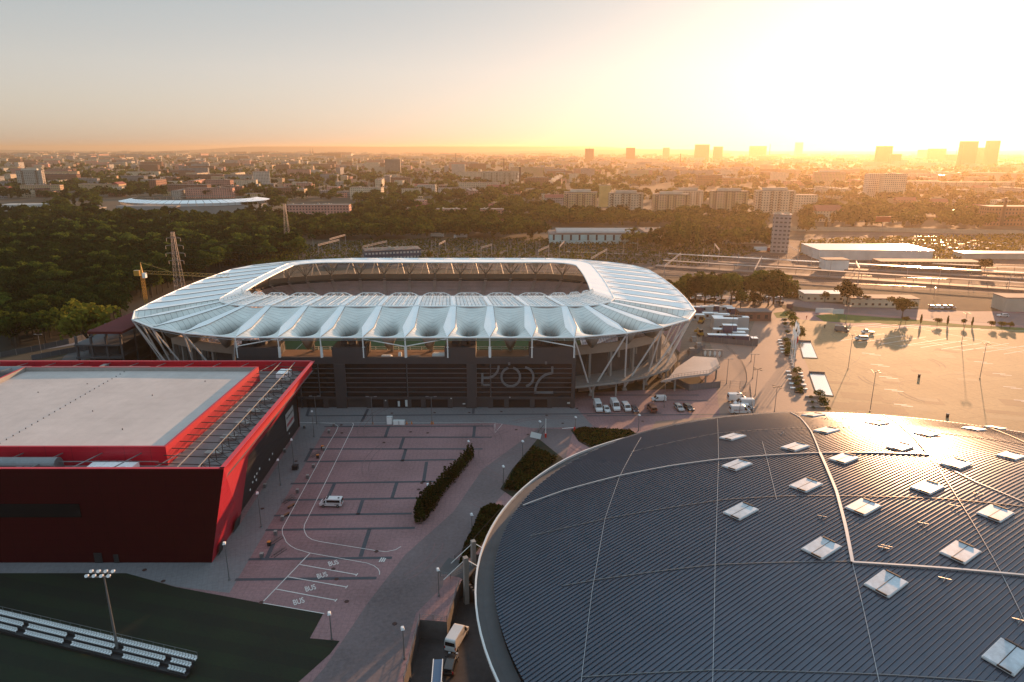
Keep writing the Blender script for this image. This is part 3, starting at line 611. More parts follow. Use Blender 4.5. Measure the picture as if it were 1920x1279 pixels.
# front building ----------------------------------------------------
FY = 191.9; XL, XR = -80.9, 18.9
fx_ = lambda p: PY(p, 700, FY)[0]
mb = MB(); mb.bx(XL, XR, FY + .6, 206, 0, 13.85); mb.build('main_block', M['facade'], ST)
mb = MB(); mb.bx(XL + .5, XR - .5, 192.9, 206.3, 13.86, 14.0); mb.build('terrace_floor', mat('terrace_boards', (0.30, 0.20, 0.14), .8, var=.2), ST)
mb = MB(); mb.bx(XL, XR, FY - .15, FY + .9, 13.9, 15.9); mb.build('parapet', M['facade'], ST)
for a, b in ((437, 522), (624, 688), (834, 892), (992, 1078)):
    xa, xb = PY(a, 680, FY)[0], PY(b, 680, FY)[0]; mb = MB(); mb.bx(max(xa, XL), min(xb, XR + .02), FY - .2, FY + 7, 15.9, 18.9)
    for k in range(3): mb.bx(xa + 2 + k * 2.6, xa + 3.8 + k * 2.6, FY + 3, FY + 5, 18.9, 20.0)
    mb.build('stair_tower', M['facade'], ST)
pil = [(627, 647), (875, 893), (1072, 1078)]
for a, b in pil + [(560, 562)]:
    mb = MB(); mb.bx(fx_(a), fx_(b), FY - .35, FY + .6, 0, 13.9); mb.build('pilaster', M['facade'], ST)
edges = [fx_(440), fx_(560), fx_(562), fx_(596), fx_(627), fx_(647), fx_(762), fx_(875), fx_(893), fx_(919), fx_(1072)]
Z0G, Z1G = PY(700, 744, FY)[2], 13.9
for a, b in ((440, 560), (562, 595), (597, 627), (647, 761), (763, 875), (893, 918), (920, 1072)):
    mb = MB(); mb.bx(fx_(a), fx_(b), FY + .1, FY + .6, Z0G, Z1G); g = mb.build('glass_panel', M['glass'], ST)
    fr = MB()
    for k in range(1, 7):
        z = Z0G + (Z1G - Z0G) * k / 7; fr.bx(fx_(a), fx_(b), FY - .06, FY + .1, z - .09, z + .09)
    fr.bx(fx_(a) - .1, fx_(a) + .1, FY - .15, FY + .1, Z0G, Z1G); fr.build('glazing_bar', mat('bar_grey', (.09, .095, .105), .5) if 'bar' not in M else M['bar'], g)
mb = MB(); mb.bx(XL, XR, FY - .3, FY + .6, Z0G - .7, Z0G); mb.build('canopy_band', M['facade'], ST)
gd = MB()
x = 570
k = 0
while x < 1070:
    wdt = (22, 8, 30, 12)[k % 4] + (k * 7 % 5); x2 = min(x + wdt + 10, 1070)
    if not any(a - 3 < x < b + 3 or a - 3 < x2 < b + 3 for a, b in pil):
        d = MB(); d.bx(fx_(x), fx_(x2), FY + .2, FY + .6, 0, Z0G - .75); d.build('entrance_glazing', M['glass'], ST)
    pz = MB(); pz.bx(fx_(x2), fx_(x2 + 9), FY - .1, FY + .6, 0, Z0G - .7); pz.build('ground_pier', M['facade'], ST)
    x = x2 + 9; k += 1
WD = mat('white_door_notice', (.55, .58, .58), .5)
for (x, y0, y1, hw) in ((748, 752, 762, 2.2), (762, 750, 762, 2.4), (870, 756, 758, 2.5), (1066, 754, 757, 2.6), (723, 750, 752, 1.2), (846, 746, 748, 1.5), (956, 744, 746, 1)):
    a = PY(x - hw, y0, FY - .3); b = PY(x + hw, y1, FY - .3); d = MB(); d.bx(a[0], b[0], FY - .42, FY - .36, max(.1, b[2]), a[2]); d.build('door_notice', WD, ST)
LET = mat('letter_grey', (0.15, 0.155, 0.165), .45)
def cb(x, y): p = PY(760 + x / 3.491, 460 + y / 3.491, FY - .3); return (p[0], p[2])
def stroke(name, pts, wd, parent):
    m_ = MB(); pts = [Vector(p) for p in pts]; n = len(pts); L1, R1 = [], []
    for i, p in enumerate(pts):
        d = (pts[min(i + 1, n - 1)] - pts[max(i - 1, 0)]).normalized(); q = Vector((-d.y, d.x)) * wd / 2; L1.append(p + q); R1.append(p - q)
    for i in range(n - 1):
        a, b, c, d = L1[i], L1[i + 1], R1[i + 1], R1[i]
        m_.add([(a.x, FY - .42, a.y), (b.x, FY - .42, b.y), (c.x, FY - .42, c.y), (d.x, FY - .42, d.y), (a.x, FY - .1, a.y), (b.x, FY - .1, b.y), (c.x, FY - .1, c.y), (d.x, FY - .1, d.y)], [(0, 1, 2, 3), (0, 4, 5, 1), (1, 5, 6, 2), (2, 6, 7, 3), (3, 7, 4, 0)])
    return m_
arc = lambda cx, cy, rx, ry, a0, a1, n=18: [cb(cx + rx * math.cos(R(a0 + (a1 - a0) * k / n)), cy - ry * math.sin(R(a0 + (a1 - a0) * k / n))) for k in range(n + 1)]
SW = .62
def merge(*ms):
    o = MB()
    for m_ in ms: o.add(m_.v, m_.f)
    return o
merge(stroke('l', [cb(504, 838), cb(504, 921)], SW, ST), stroke('l', [cb(498, 915), cb(552, 915)], SW, ST), stroke('l', [cb(510, 868), cb(535, 868)] + arc(535, 790, 76, 78, 270, 360), SW, ST)).build('facade_letter', LET, ST)
merge(stroke('o', arc(690, 862, 61, 61, 75, -255, 30), SW, ST), stroke('o', [cb(680, 768), cb(680, 784)], SW, ST)).build('facade_letter', LET, ST)
stroke('d', arc(782, 862, 56, 61, 88, -82, 20), SW, ST).build('facade_letter', LET, ST)
merge(stroke('z', [cb(962, 795), cb(962, 838)] + arc(962, 962, 112, 124, 92, 180, 14) + [cb(850, 966)], SW, ST), stroke('z', [cb(843, 964), cb(968, 964)], SW, ST), stroke('z', [cb(921, 762), cb(921, 778)], SW, ST)).build('facade_letter', LET, ST)
# terrace things (seen lit between the towers)
mb = MB()
for k in range(22):
    X = XL + 20 + k * 3.6; mb.bx(X, X + .12, 205.9, 206.1, 14.0, 15.1)
mb.bx(XL + 18, XR - 2, 205.95, 206.05, 15.0, 15.12); mb.bx(XL + 18, XR - 2, 205.95, 206.05, 14.5, 14.58); mb.build('terrace_railing', M['white'], ST)
for X, wd, dp, hh, mm in ((-21.5, 4.6, 2.0, 2.0, 'white'), (-37.5, 3.2, 1.6, 1.3, 'white'), (-33.5, 1.0, 1.0, 2.2, 'white'), (-29, 3.6, 1.2, 1.0, 'steel'), (5.5, 3.5, 1.2, 1.0, 'steel'), (9.5, .8, .8, 2.0, 'white')):
    mb = MB(); mb.box(X, 195.5, 14.01, wd, dp, hh); mb.box(X, 195.5, 14.01 + hh, wd * .8, dp * .7, .25, 0, 0); mb.build('kiosk', M[mm], ST)
# deck extension with ramp on the right
ex = [P(1085 + 170, 707, 5)[:2], P(1268, 690, 5)[:2], P(1300, 668, 5)[:2], P(1344, 671, 5)[:2], P(1350, 686, 5)[:2], P(1330, 700, 5)[:2], P(1272, 707, 5)[:2], P(1240, 714, 5)[:2]]
mb = MB(); mb.prism(ex, 4.35, DECKZ + .02); mb.build('stair_landing', mat('pale_deck', (.42, .38, .36), .7), ST)
mb = MB()
for a, b in zip(ex[3:], ex[4:]):
    for zz in (.5, 1.1): mb.tube((*a, DECKZ + zz), (*b, DECKZ + zz), .05, None, 4)
    n = 10
    for k in range(n + 1): p = Vector(a).lerp(Vector(b), k / n); mb.tube((*p, DECKZ), (*p, DECKZ + 1.1), .04, None, 4)
mb.build('landing_railing', M['steel'], ST)
for i, p in enumerate(ex[3:7]):
    mb = MB(); mb.tube((p[0] - .8, p[1] + .8, 0), (p[0] - .8, p[1] + .8, 4.35), .3, None, 8); mb.build('deck_column', M['conc'], ST)

# ================================================================== RED HALL
HT_ = 19.3
A = Vector((-52.0, 112.3, HT_)); B = Vector((-53.7, 177.5, HT_)); C_ = Vector((-56.5, 112.3, 0)); D_ = Vector((-57.0, 127.5, 0)); E_ = Vector((-57.6, 136.8, 10.3)); F_ = Vector((-59.4, 177.5, 9.9)); FG = Vector((-59.4, 177.5, 0))
HL = -185.0
HA = thing('sports_hall', 'low box shaped sports hall clad in bright red panels with pale grey roof', 'sports hall', (-110, 112.3, 0))
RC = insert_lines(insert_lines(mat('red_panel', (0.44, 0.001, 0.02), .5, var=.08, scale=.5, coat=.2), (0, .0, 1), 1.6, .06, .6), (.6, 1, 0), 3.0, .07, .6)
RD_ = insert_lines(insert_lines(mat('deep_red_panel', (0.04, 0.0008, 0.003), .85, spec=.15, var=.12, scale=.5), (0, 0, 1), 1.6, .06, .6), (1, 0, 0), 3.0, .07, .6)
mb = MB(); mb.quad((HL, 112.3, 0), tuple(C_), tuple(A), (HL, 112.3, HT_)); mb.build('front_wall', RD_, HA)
mb = MB(); mb.add([tuple(A), tuple(C_), tuple(D_), tuple(E_), tuple(F_), tuple(B)], [(0, 1, 2, 3), (0, 3, 4, 5)]); mb.build('slanted_side_wall', RC, HA)
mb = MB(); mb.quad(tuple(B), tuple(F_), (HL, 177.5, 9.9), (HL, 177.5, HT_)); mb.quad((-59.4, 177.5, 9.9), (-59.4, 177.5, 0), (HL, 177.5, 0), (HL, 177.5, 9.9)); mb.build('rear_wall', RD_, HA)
mb = MB(); mb.add([(-57.9, 127.0, 0), (-59.6, 177.4, 0), (-59.6, 177.4, 10.2), (-57.8, 136.4, 10.6), (-57.8, 127.0, 10.6)], [(0, 1, 2, 3, 4)])
BW = insert_lines(mat('black_hall_glass', (0.012, 0.012, 0.014), .35, var=.2, scale=.2), (0, 0, 1), 1.45, .09, 3.5)
mb.build('black_side_wall', BW, HA)
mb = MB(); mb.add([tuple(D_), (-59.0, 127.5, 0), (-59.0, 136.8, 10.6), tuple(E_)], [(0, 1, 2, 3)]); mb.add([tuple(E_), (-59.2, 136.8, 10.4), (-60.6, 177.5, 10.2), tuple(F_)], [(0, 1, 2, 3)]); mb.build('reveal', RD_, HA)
# window band in the front wall, doors
mb = MB(); a = PY(-60, 945, 112.2); b = PY(153, 970, 112.2); mb.bx(a[0] - 30, b[0], 112.15, 112.28, b[2], a[2]); mb.build('window_band', M['glass'], HA)
for (x0, x1, y) in ((175, 193, 1037), (212, 224, 1040)):
    mb = MB(); a = PY(x0, y, 112.2); b = PY(x1, 1055, 112.2); mb.bx(a[0], b[0], 112.15, 112.27, 0, a[2]); mb.build('door', M['black'], HA)
for (x0, x1, y0, y1) in ((432, 447, 968, 992), (404, 414, 1012, 1036)):
    Z = lambda x, y: None
    mb = MB(); Y0, Y1 = (122.5, 126.0) if x0 > 420 else (114.5, 116.6); zt = 2.6
    mb.quad((-56.1 - (Y0 - 112) * .03 + .05, Y0, .05), (-56.1 - (Y1 - 112) * .03 + .05, Y1, .05), (-55.5 - (Y1 - 112) * .03 + .08, Y1, zt), (-55.5 - (Y0 - 112) * .03 + .08, Y0, zt)); mb.build('door', M['black'], HA)
# parapet coping and roofs
CP = mat('red_coping', (0.55, 0.03, 0.05), .4, var=.06)
mb = MB(); ins = .7
def cop(a, b, wd, z): mb.strip([a, b], wd, z)
mb.bx(HL, -52.0, 112.3, 112.9, HT_, HT_ + .12); mb.bx(HL, -53.75, 176.9, 177.5, HT_, HT_ + .12)
mb.add([(-52.0, 112.3, HT_ + .12), (-53.7, 177.5, HT_ + .12), (-54.6, 177.5, HT_ + .12), (-52.9, 112.3, HT_ + .12), (-52.0, 112.3, HT_ - .02), (-53.7, 177.5, HT_ - .02), (-54.6, 177.5, HT_ - .02), (-52.9, 112.3, HT_ - .02)], [(0, 1, 2, 3), (0, 4, 5, 1), (3, 2, 6, 7)]); mb.build('coping', CP, HA)
GZ = 16.6
mb = MB(); mb.quad((HL, 112.4, GZ), (-52.6, 112.4, GZ), (-54.3, 177.4, GZ), (HL, 177.4, GZ)); mb.build('lower_roof', mat('grey_roof_felt', (0.17, 0.16, 0.16), .75, var=.25, scale=.5, scale2=.08), HA)
mb = MB()
mb.quad((HL, 112.9, GZ), (-52.9, 112.9, GZ), (-52.9, 112.9, HT_), (HL, 112.9, HT_)); mb.quad((-54.6, 176.9, GZ), (HL, 176.9, GZ), (HL, 176.9, HT_), (-54.6, 176.9, HT_)); mb.quad((-52.95, 112.3, GZ), (-54.65, 177.5, GZ), (-54.65, 177.5, HT_), (-52.95, 112.3, HT_)); mb.build('parapet_inside', RC, HA)
UX0, UX1, UY0, UY1, UZ, UR = -126.6, -65.8, 119.3, 168.8, 20.5, 19.35
mb = MB(); t_ = .5
mb.bx(UX0, UX1, UY0, UY0 + t_, GZ, UZ); mb.bx(UX0, UX1, UY1 - t_, UY1, GZ, UZ); mb.bx(UX0, UX0 + t_, UY0 + t_, UY1 - t_, GZ, UZ); mb.bx(UX1 - t_, UX1, UY0 + t_, UY1 - t_, GZ, UZ); mb.build('upper_parapet', RC, HA)
mb = MB(); mb.bx(UX0 + t_, UX1 - t_, UY1 - t_ - .05, UY1 - t_ - .01, UR - .5, UZ - .05); mb.bx(UX0 + t_ + .01, UX0 + t_ + .05, UY0 + t_, UY1 - t_ - .06, UR - .5, UZ - .05); mb.build('parapet_lining', M['conc'], HA)
RM = insert_lines(insert_lines(mat('pale_roof_sheet', (0.50, 0.45, 0.425), .7, var=.13, scale=.35, scale2=.06), (1, 0, 0), 2.0, .06, .88), (0, 1, 0), 8, .08, .85)
xm = -100.0
mb = MB(); mb.quad((UX0 + t_, UY0 + t_, UR), (xm, UY0 + t_, UR + .15), (xm, UY1 - t_, UR + .15), (UX0 + t_, UY1 - t_, UR)); mb.quad((xm, UY0 + t_, UR + .15), (UX1 - t_, UY0 + t_, UR), (UX1 - t_, UY1 - t_, UR), (xm, UY1 - t_, UR + .15)); mb.build('upper_roof', RM, HA)
mb = MB()
for k in range(26): mb.tube((xm, 121 + k * 1.85, UR + .12), (xm, 121 + k * 1.85, UR + .38), .1, None, 6)
for (x, y) in ((-80, 130), (-84, 150), (-92, 140), (-110, 128), (-112, 152), (-118, 140), (-76, 160), (-104, 158)): mb.tube((x, y, UR), (x, y, UR + .35), .1, None, 6)
mb.build('roof_vents', M['black'], HA)
for k in range(10):   # truss beams across the side gutter
    pass
mb = MB(); n = 19
for k in range(n):
    Y = 115 + k * 3.25; xr = -52.6 - (Y - 112.3) * .026; x0 = UX1 if UY0 < Y < UY1 else UX1 - 0
    mb.tube((x0, Y, 19.2), (xr - .3, Y, 18.7), .1, None, 4)
    if k < n - 1:
        mb.tube((xr - 4.6, Y, 19.0), (xr - .4, Y + 3.25, 18.7), .07, None, 4)
    mb.tube((xr - 4.6, Y, 19.0), (xr - 4.6, Y, 16.7), .09, None, 4); mb.tube((xr - 4.6, Y, 19.0), (xr - 1.6, Y, 16.7), .06, None, 4)
mb.build('roof_truss', M['black'], HA)
mb = MB()
for off in (4.6, 8.4): mb.tube((-52.6 - off, 113, 19.12), (-54.3 - off, 176.8, 19.12), .11, None, 5)
mb.build('roof_rail', M['steel'], HA)
mb = MB()
for k in range(14):
    X = -63 - k * 7.5; mb.tube((X - 2.6, 112.9, 18.9), (X, 119.3, 19.2), .1, None, 4)
    mb.tube((X - 2.6, 168.8, 19.2), (X - 1, 176.9, 18.9), .1, None, 4)
mb.bx(HL, -66, 116.4, 116.55, 18.7, 18.85)
mb.build('roof_truss', M['steel'], HA)
for k in range(7):
    Y = 124 + k * 7.3; c = MB(); c.box(-58.9, Y, GZ, 2.6, 1.6, .55); c.box(-58.9, Y, GZ + .55, 3.1, 2.0, .3); c.build('skylight', M['conc'], HA)
def duct(x0, x1, yc, r, z):
    m_ = MB(); n = 10
    for k in range(n):
        a0, a1 = math.pi * k / n, math.pi * (k + 1) / n
        m_.quad((x0, yc + r * math.cos(a0), z + r * math.sin(a0)), (x1, yc + r * math.cos(a0), z + r * math.sin(a0)), (x1, yc + r * math.cos(a1), z + r * math.sin(a1)), (x0, yc + r * math.cos(a1), z + r * math.sin(a1)))
    for x in (x0, x1): m_.add([(x, yc + r * math.cos(math.pi * k / n), z + r * math.sin(math.pi * k / n)) for k in range(n + 1)], [tuple(range(n + 1))])
    m_.bx(x0, x1, yc - r, yc + r, GZ, z); 
    for k in range(8): m_.bx(x0 + (x1 - x0) * k / 8 - .06, x0 + (x1 - x0) * k / 8 + .06, yc - r - .05, yc + r + .05, GZ, z + r * .1)
    m_.build('air_duct', M['steel'], HA)
duct(-97, -84.5, 116.2, 1.4, 18.3); duct(-125, -112, 172.6, 1.3, 18.0); duct(-108, -96.5, 172.6, 1.3, 18.0); duct(-140, -128, 172.6, 1.3, 18.0)
for (x0, x1, y0, y1, z1) in ((-84.5, -76.8, 113.8, 115.2, 18.0), (-79, -70.5, 115.5, 118, 18.1), (-96, -84.8, 113.2, 114.0, 18.4), (-91.5, -88.5, 114.1, 115, 18.5), (-76, -73.2, 113.4, 115.4, 17.9), (-87, -78.5, 170.5, 175, 18.3), (-110.5, -109, 172, 176, 18.9), (-75, -72.5, 170, 173, 18.6), (-62, -59, 170, 174, 18.1)):
    mb = MB(); mb.bx(x0, x1, y0, y1, GZ, z1); 
    for k in range(int((x1 - x0) / 1.5)): mb.bx(x0 + .2 + k * 1.5, x0 + 1.3 + k * 1.5, y0 + .1, y1 - .1, z1, z1 + .12)
    mb.build('ventilation_unit', M['rib'] if z1 < 18.2 else M['steel'], HA)
# sign panel on the black wall: white board, dark line above, red line below (too small to read)
sg = MB(); sa = (-59.18, 171.2, 5.0); sg.quad((-58.93, 165.5, 3.6), (-59.28, 173.0, 3.6), (-59.28, 173.0, 8.3), (-58.93, 165.5, 8.3)); sgo = sg.build('sign_board', mat('sign_white', (.42, .42, .42), .6), HA)
sm = MB()
for row, (z0, z1, mi) in enumerate(((6.7, 7.3, 0), (4.6, 5.5, 1))):
    y = 166.2
    for k in range(9):
        wl = .42; sm.add([(-58.95 + -.0467 * (y - 166) + .06, y, z0), (-58.95 - .0467 * (y + wl - 166) + .06, y + wl, z0), (-58.95 - .0467 * (y + wl - 166) + .06, y + wl, z1 - (.3 if k % 3 == 1 else 0)), (-58.95 - .0467 * (y - 166) + .06, y, z1)], [(0, 1, 2, 3)], mi); y += .72
sm.build('sign_lettering', [M['black'], CP], sgo)
mb = MB()
for y, z in ((136, 2.2), (138, 3.0), (139.4, 3.6), (141, 3.6), (143, 3.8), (150, 2.8), (152.5, 3.1), (167, 2.2), (140.2, 2.4)):
    X = -57.55 - (y - 127) * .034; mb.add([(X, y, z), (X - .02, y + .6, z), (X - .02, y + .6, z + .45), (X, y, z + .45)], [(0, 1, 2, 3)])
mb.build('notice_decals', M['white'], HA)

# ================================================================== ARENA (standing-seam dome)
AX, AY, RX, RY, ZR, RISE = 74.3, 86.7, 79.7, 66.8, 14.0, 9.2
def dome(x, y):
    r2 = ((x - AX) / RX) ** 2 + ((y - AY) / RY) ** 2
    z = ZR + .3 + RISE * (1 - r2)
    d = (x - 80.6) * .62 + (y - 110.5) * .0 - (y - 110.5) * (-.10)
    ya = 99.5 + .12 * x - .00045 * x * x
    e = (x - 79.0) * .95 + (y - 113.0) * .30
    if y > ya: z -= min(1, (y - ya) / 10) * (.03 * max(e, 0) )
    return z
AR = thing('arena', 'huge oval arena with slate grey standing seam metal dome and rooftop skylights', 'arena', (AX, AY, 0))
mb = MB(); NRr, NA = 40, 144; K = .965; vs = [(AX, AY, dome(AX, AY))]
for r in range(1, NRr + 1):
    for a in range(NA):
        t = 2 * math.pi * a / NA; Kt = K + (.996 - K) * min(1, max(0, math.sin(t) * 2.2 - .9 + .6 * math.cos(t))); x = AX + RX * Kt * r / NRr * math.cos(t); y = AY + RY * Kt * r / NRr * math.sin(t); vs.append((x, y, dome(x, y)))
fs = [(0, 1 + a, 1 + (a + 1) % NA) for a in range(NA)]
for r in range(NRr - 1):
    for a in range(NA):
        b = (a + 1) % NA; fs.append((1 + r * NA + a, 1 + (r + 1) * NA + a, 1 + (r + 1) * NA + b, 1 + r * NA + b))
mb.add(vs, fs)
M['seam'] = mat('slate_metal_roof', (0.08, 0.095, 0.125), .27, metal=.55, var=.16, scale=.25, scale2=.03)
mb.build('dome_roof', M['seam'], AR, smooth=True)
# ribs
th = math.atan(.655); dx, dy = math.cos(th), math.sin(th); nx_, ny_ = -dy, dx
rbm = MB(); sp = .62; V_, F_2 = [], []
for k in range(-140, 141):
    ox, oy = nx_ * k * sp, ny_ * k * sp
    a = (dx / (RX * K)) ** 2 + (dy / (RY * K)) ** 2; b = 2 * (ox * dx / (RX * K) ** 2 + oy * dy / (RY * K) ** 2); c = (ox / (RX * K)) ** 2 + (oy / (RY * K)) ** 2 - 1
    disc = b * b - 4 * a * c
    if disc <= 0: continue
    t0, t1 = (-b - math.sqrt(disc)) / 2 / a, (-b + math.sqrt(disc)) / 2 / a; n = max(4, int((t1 - t0) / 4)); base = len(V_)
    for i in range(n + 1):
        t = t0 + (t1 - t0) * i / n; x = AX + ox + dx * t; y = AY + oy + dy * t; z = dome(x, y)
        for (q, h_) in ((-.055, -.02), (-.035, .13), (.035, .13), (.055, -.02)): V_.append((x + nx_ * q, y + ny_ * q, z + h_))
    for i in range(n):
        o_ = base + i * 4
        for e in range(3): F_2.append((o_ + e, o_ + e + 1, o_ + e + 5, o_ + e + 4))
rbm.add(V_, F_2); rbm.build('standing_seams', M['seam'], AR)
# gutter, rim, wall
g1, g2, g3, wl = MB(), MB(), MB(), MB()
for a in range(NA):
    t0, t1 = 2 * math.pi * a / NA, 2 * math.pi * (a + 1) / NA
    E = lambda k, t, z: (AX + RX * k * math.cos(t), AY + RY * k * math.sin(t), z - (1.3 * min(1, max(0, math.sin(t) * 2.2 - .9 + .6 * math.cos(t))) if z > 5 else 0))
    g1.quad(E(.963, t0, ZR - .2), E(.990, t0, ZR - .4), E(.990, t1, ZR - .4), E(.963, t1, ZR - .2))
    g2.quad(E(.9968, t0, ZR + .35), E(1.0, t0, ZR + .35), E(1.0, t1, ZR + .35), E(.9968, t1, ZR + .35)); g2.quad(E(.9968, t1, ZR - .4), E(.9968, t0, ZR - .4), E(.9968, t0, ZR + .35), E(.9968, t1, ZR + .35)); g2.quad(E(1.0, t0, ZR), E(1.0, t1, ZR), E(1.0, t1, ZR + .35), E(1.0, t0, ZR + .35))
    wl.quad(E(1.0, t0, ZR), E(.9, t0, ZR - 2.2), E(.9, t1, ZR - 2.2), E(1.0, t1, ZR))
    wl.quad(E(.9, t0, -3.6), E(.9, t1, -3.6), E(.9, t1, ZR - 2.2), E(.9, t0, ZR - 2.2))
g1.build('gutter', M['concdark'], AR); g2.build('rim', mat('rim_metal', (.62, .62, .62), .4, var=.08), AR); wl.build('wall', M['concdark'], AR)
# ridge covers and cable lines across the roof
def roofpt(px_, py_):
    x, y, z = P(px_, py_, 20)
    for _ in range(40):
        z = z * .5 + max(ZR, dome(x, y)) * .5; x, y, _z = P(px_, py_, z)
    r = math.hypot((x - AX) / RX, (y - AY) / RY)
    if r > .955: x, y = AX + (x - AX) * .955 / r, AY + (y - AY) * .955 / r
    return (x, y, dome(x, y))
RPX = [([(964, 951), (1060, 921), (1161.7, 894), (1255, 876), (1347, 863.5), (1440, 856), (1537, 851), (1640, 851), (1741, 853.8)], .26, 'ridge_cap'),
       ([(1741, 854), (1700, 810), (1675, 790), (1650, 778)], .28, 'ridge_cap'), ([(1537, 851), (1552, 885), (1568, 924), (1585, 990), (1598, 1057)], .42, 'ridge_cap'), ([(1598, 1057), (1680, 1062), (1768, 1068), (1850, 1075), (1925, 1082)], .3, 'ridge_cap'),
       ([(1537, 851), (1520, 810), (1500, 785), (1482, 775)], .22, 'ridge_cap'),
       ([(1202, 821), (1162, 894), (1134.6, 973), (1110, 1110), (1088.5, 1290)], .05, 'cable_line'), ([(1345, 786), (1347, 863), (1341, 1043), (1336, 1290)], .05, 'cable_line'),
       ([(1598, 1057), (1620, 1150), (1650, 1290)], .05, 'cable_line'), ([(1741, 854), (1795, 935), (1877, 1076), (1925, 1175)], .05, 'cable_line'),
       ([(1429, 829), (1446, 896), (1456, 938)], .05, 'cable_line'), ([(1740, 860), (1830, 905), (1925, 945)], .2, 'cable_line'),
       ([(1053, 1100), (1120, 1088), (1341, 1060), (1595, 1054)], .07, 'seam_joint'), ([(995, 1006), (1140, 973), (1357, 938), (1476, 931), (1768, 936), (1920, 951)], .07, 'seam_joint'), ([(1089, 1271), (1335, 1258), (1649, 1266), (1920, 1285)], .07, 'seam_joint'), ([(1183, 848), (1346, 813), (1476, 804), (1692, 805), (1860, 825), (1925, 835)], .07, 'seam_joint'), ([(1850, 800), (1880, 812), (1925, 832)], .2, 'seam_joint')]
BRIGHT = mat('bare_ridge_metal', (.45, .46, .48), .3, metal=.5, var=.08)
for pts, wd, nm in RPX:
    w_ = [Vector(roofpt(*p)) for p in pts]; fine = []
    for a, b in zip(w_, w_[1:]):
        for k in range(6): p = a.lerp(b, k / 6); fine.append((p.x, p.y))
    fine.append(w_[-1][:2]); m_ = MB()
    m_.strip(fine, wd, 0); h_ = .32 if nm == 'ridge_cap' else .15
    m_.v = [(x, y, dome(x, y) + h_) for x, y, z in m_.v]
    n0 = len(m_.v); base = [(x, y, z - h_ * .9) for x, y, z in m_.v]
    for i in range(0, n0, 4):
        a, b, c, d = m_.v[i:i + 4]; e, f, g, h2 = base[i:i + 4]; m_.quad(a, b, f, e); m_.quad(d, c, g, h2)
    m_.build(nm, BRIGHT if nm != 'seam_joint' else M['steel'], AR)
# skylights: each with curb, lid pair, opener
SK = [(1389, 961), (1382, 874), (1374, 821), (1511, 912), (1491, 840), (1540, 1030), (1618, 953), (1582, 862), (1550, 809), (1661, 1097), (1738, 916), (1687, 840), (1644, 795), (1800, 1038), (1793, 872), (1738, 815), (1525, 780), (1866, 965), (1895, 857), (1888, 1234), (1826, 806), (1866, 800)]
SKM = mat('skylight_acrylic', (.50, .55, .60), .35, var=.25, scale=1.5, scale2=.4, geo=False)
SKE = mat('skylight_frame', (.60, .62, .64), .4, var=.1)
def tilt(o, x, y, rz):
    gx = -2 * RISE * (x - AX) / RX ** 2; gy = -2 * RISE * (y - AY) / RY ** 2
    n = Vector((-gx, -gy, 1)).normalized(); u = Vector((math.cos(rz), math.sin(rz), 0)); u = (u - n * u.dot(n)).normalized(); v = n.cross(u)
    o.rotation_euler = Matrix((u, v, n)).transposed().to_euler()
first = None
for (a, b) in SK:
    x, y, z = roofpt(a, b)
    if first is None:
        sk = bpy.data.objects.new('skylight', None); COL.objects.link(sk); sk.parent = AR
        m_ = MB(); m_.box(0, 0, .0, 4.4, 3.2, .2); cb_ = m_.build('curb', SKE, sk, world=False)
        m_ = MB(); m_.box(0, -.78, .2, 4.2, 1.45, .1); m_.box(0, .78, .2, 4.2, 1.45, .1); m_.build('lid', SKM, sk, world=False)
        m_ = MB(); m_.box(0, 0, .2, 4.3, .08, .12); m_.box(2.15, .3, .15, .2, 1.8, .3); m_.box(-2.18, -.6, .15, .12, 1.4, .2); m_.build('opener', M['black'], sk, world=False)
        first = sk; cur = sk
    else:
        cur = first.copy(); COL.objects.link(cur); cur.parent = AR
        for ch in list(first.children): c = ch.copy(); COL.objects.link(c); c.parent = cur
    cur.location = (x - AX, y - AY, z + .1); tilt(cur, x, y, th)
m_ = MB()
for (a, b) in ((1541, 971), (1730, 984), (1662, 1027), (1656, 1030), (1771, 1088), (1911, 1166), (1466, 815), (1834, 928), (1790, 951), (1582, 787), (1547, 787)):
    x, y, z = roofpt(a, b)
    for s_ in (-1, 1): m_.tube((x - .5, y - .5 * s_, z + .15), (x + .5, y + .5 * s_, z + .4), .06, None, 4)
m_.build('roof_anchors', M['steel'], AR)
# raking pylons with cables at the service yard
for (tx, yb_, ty) in ((874, 1098, 1045), (888, 1060, 1014)):
    p = P(tx, yb_); hp = HT(tx, yb_, ty); m_ = MB(); m_.box(p[0], p[1], -3.6, .8, .9, 3.6 + hp, .4); c_ = m_.build('pylon', M['conc'], AR)
    m_ = MB(); q = P(tx - 42, ty + 42, 0.6); m_.tube((p[0], p[1], hp - .4), q, .07, None, 5); m_.tube((p[0], p[1], hp - .4), (p[0] + 4, p[1] - 1.5, hp - 2), .07, None, 5); m_.build('stay_cable', M['white'], AR)
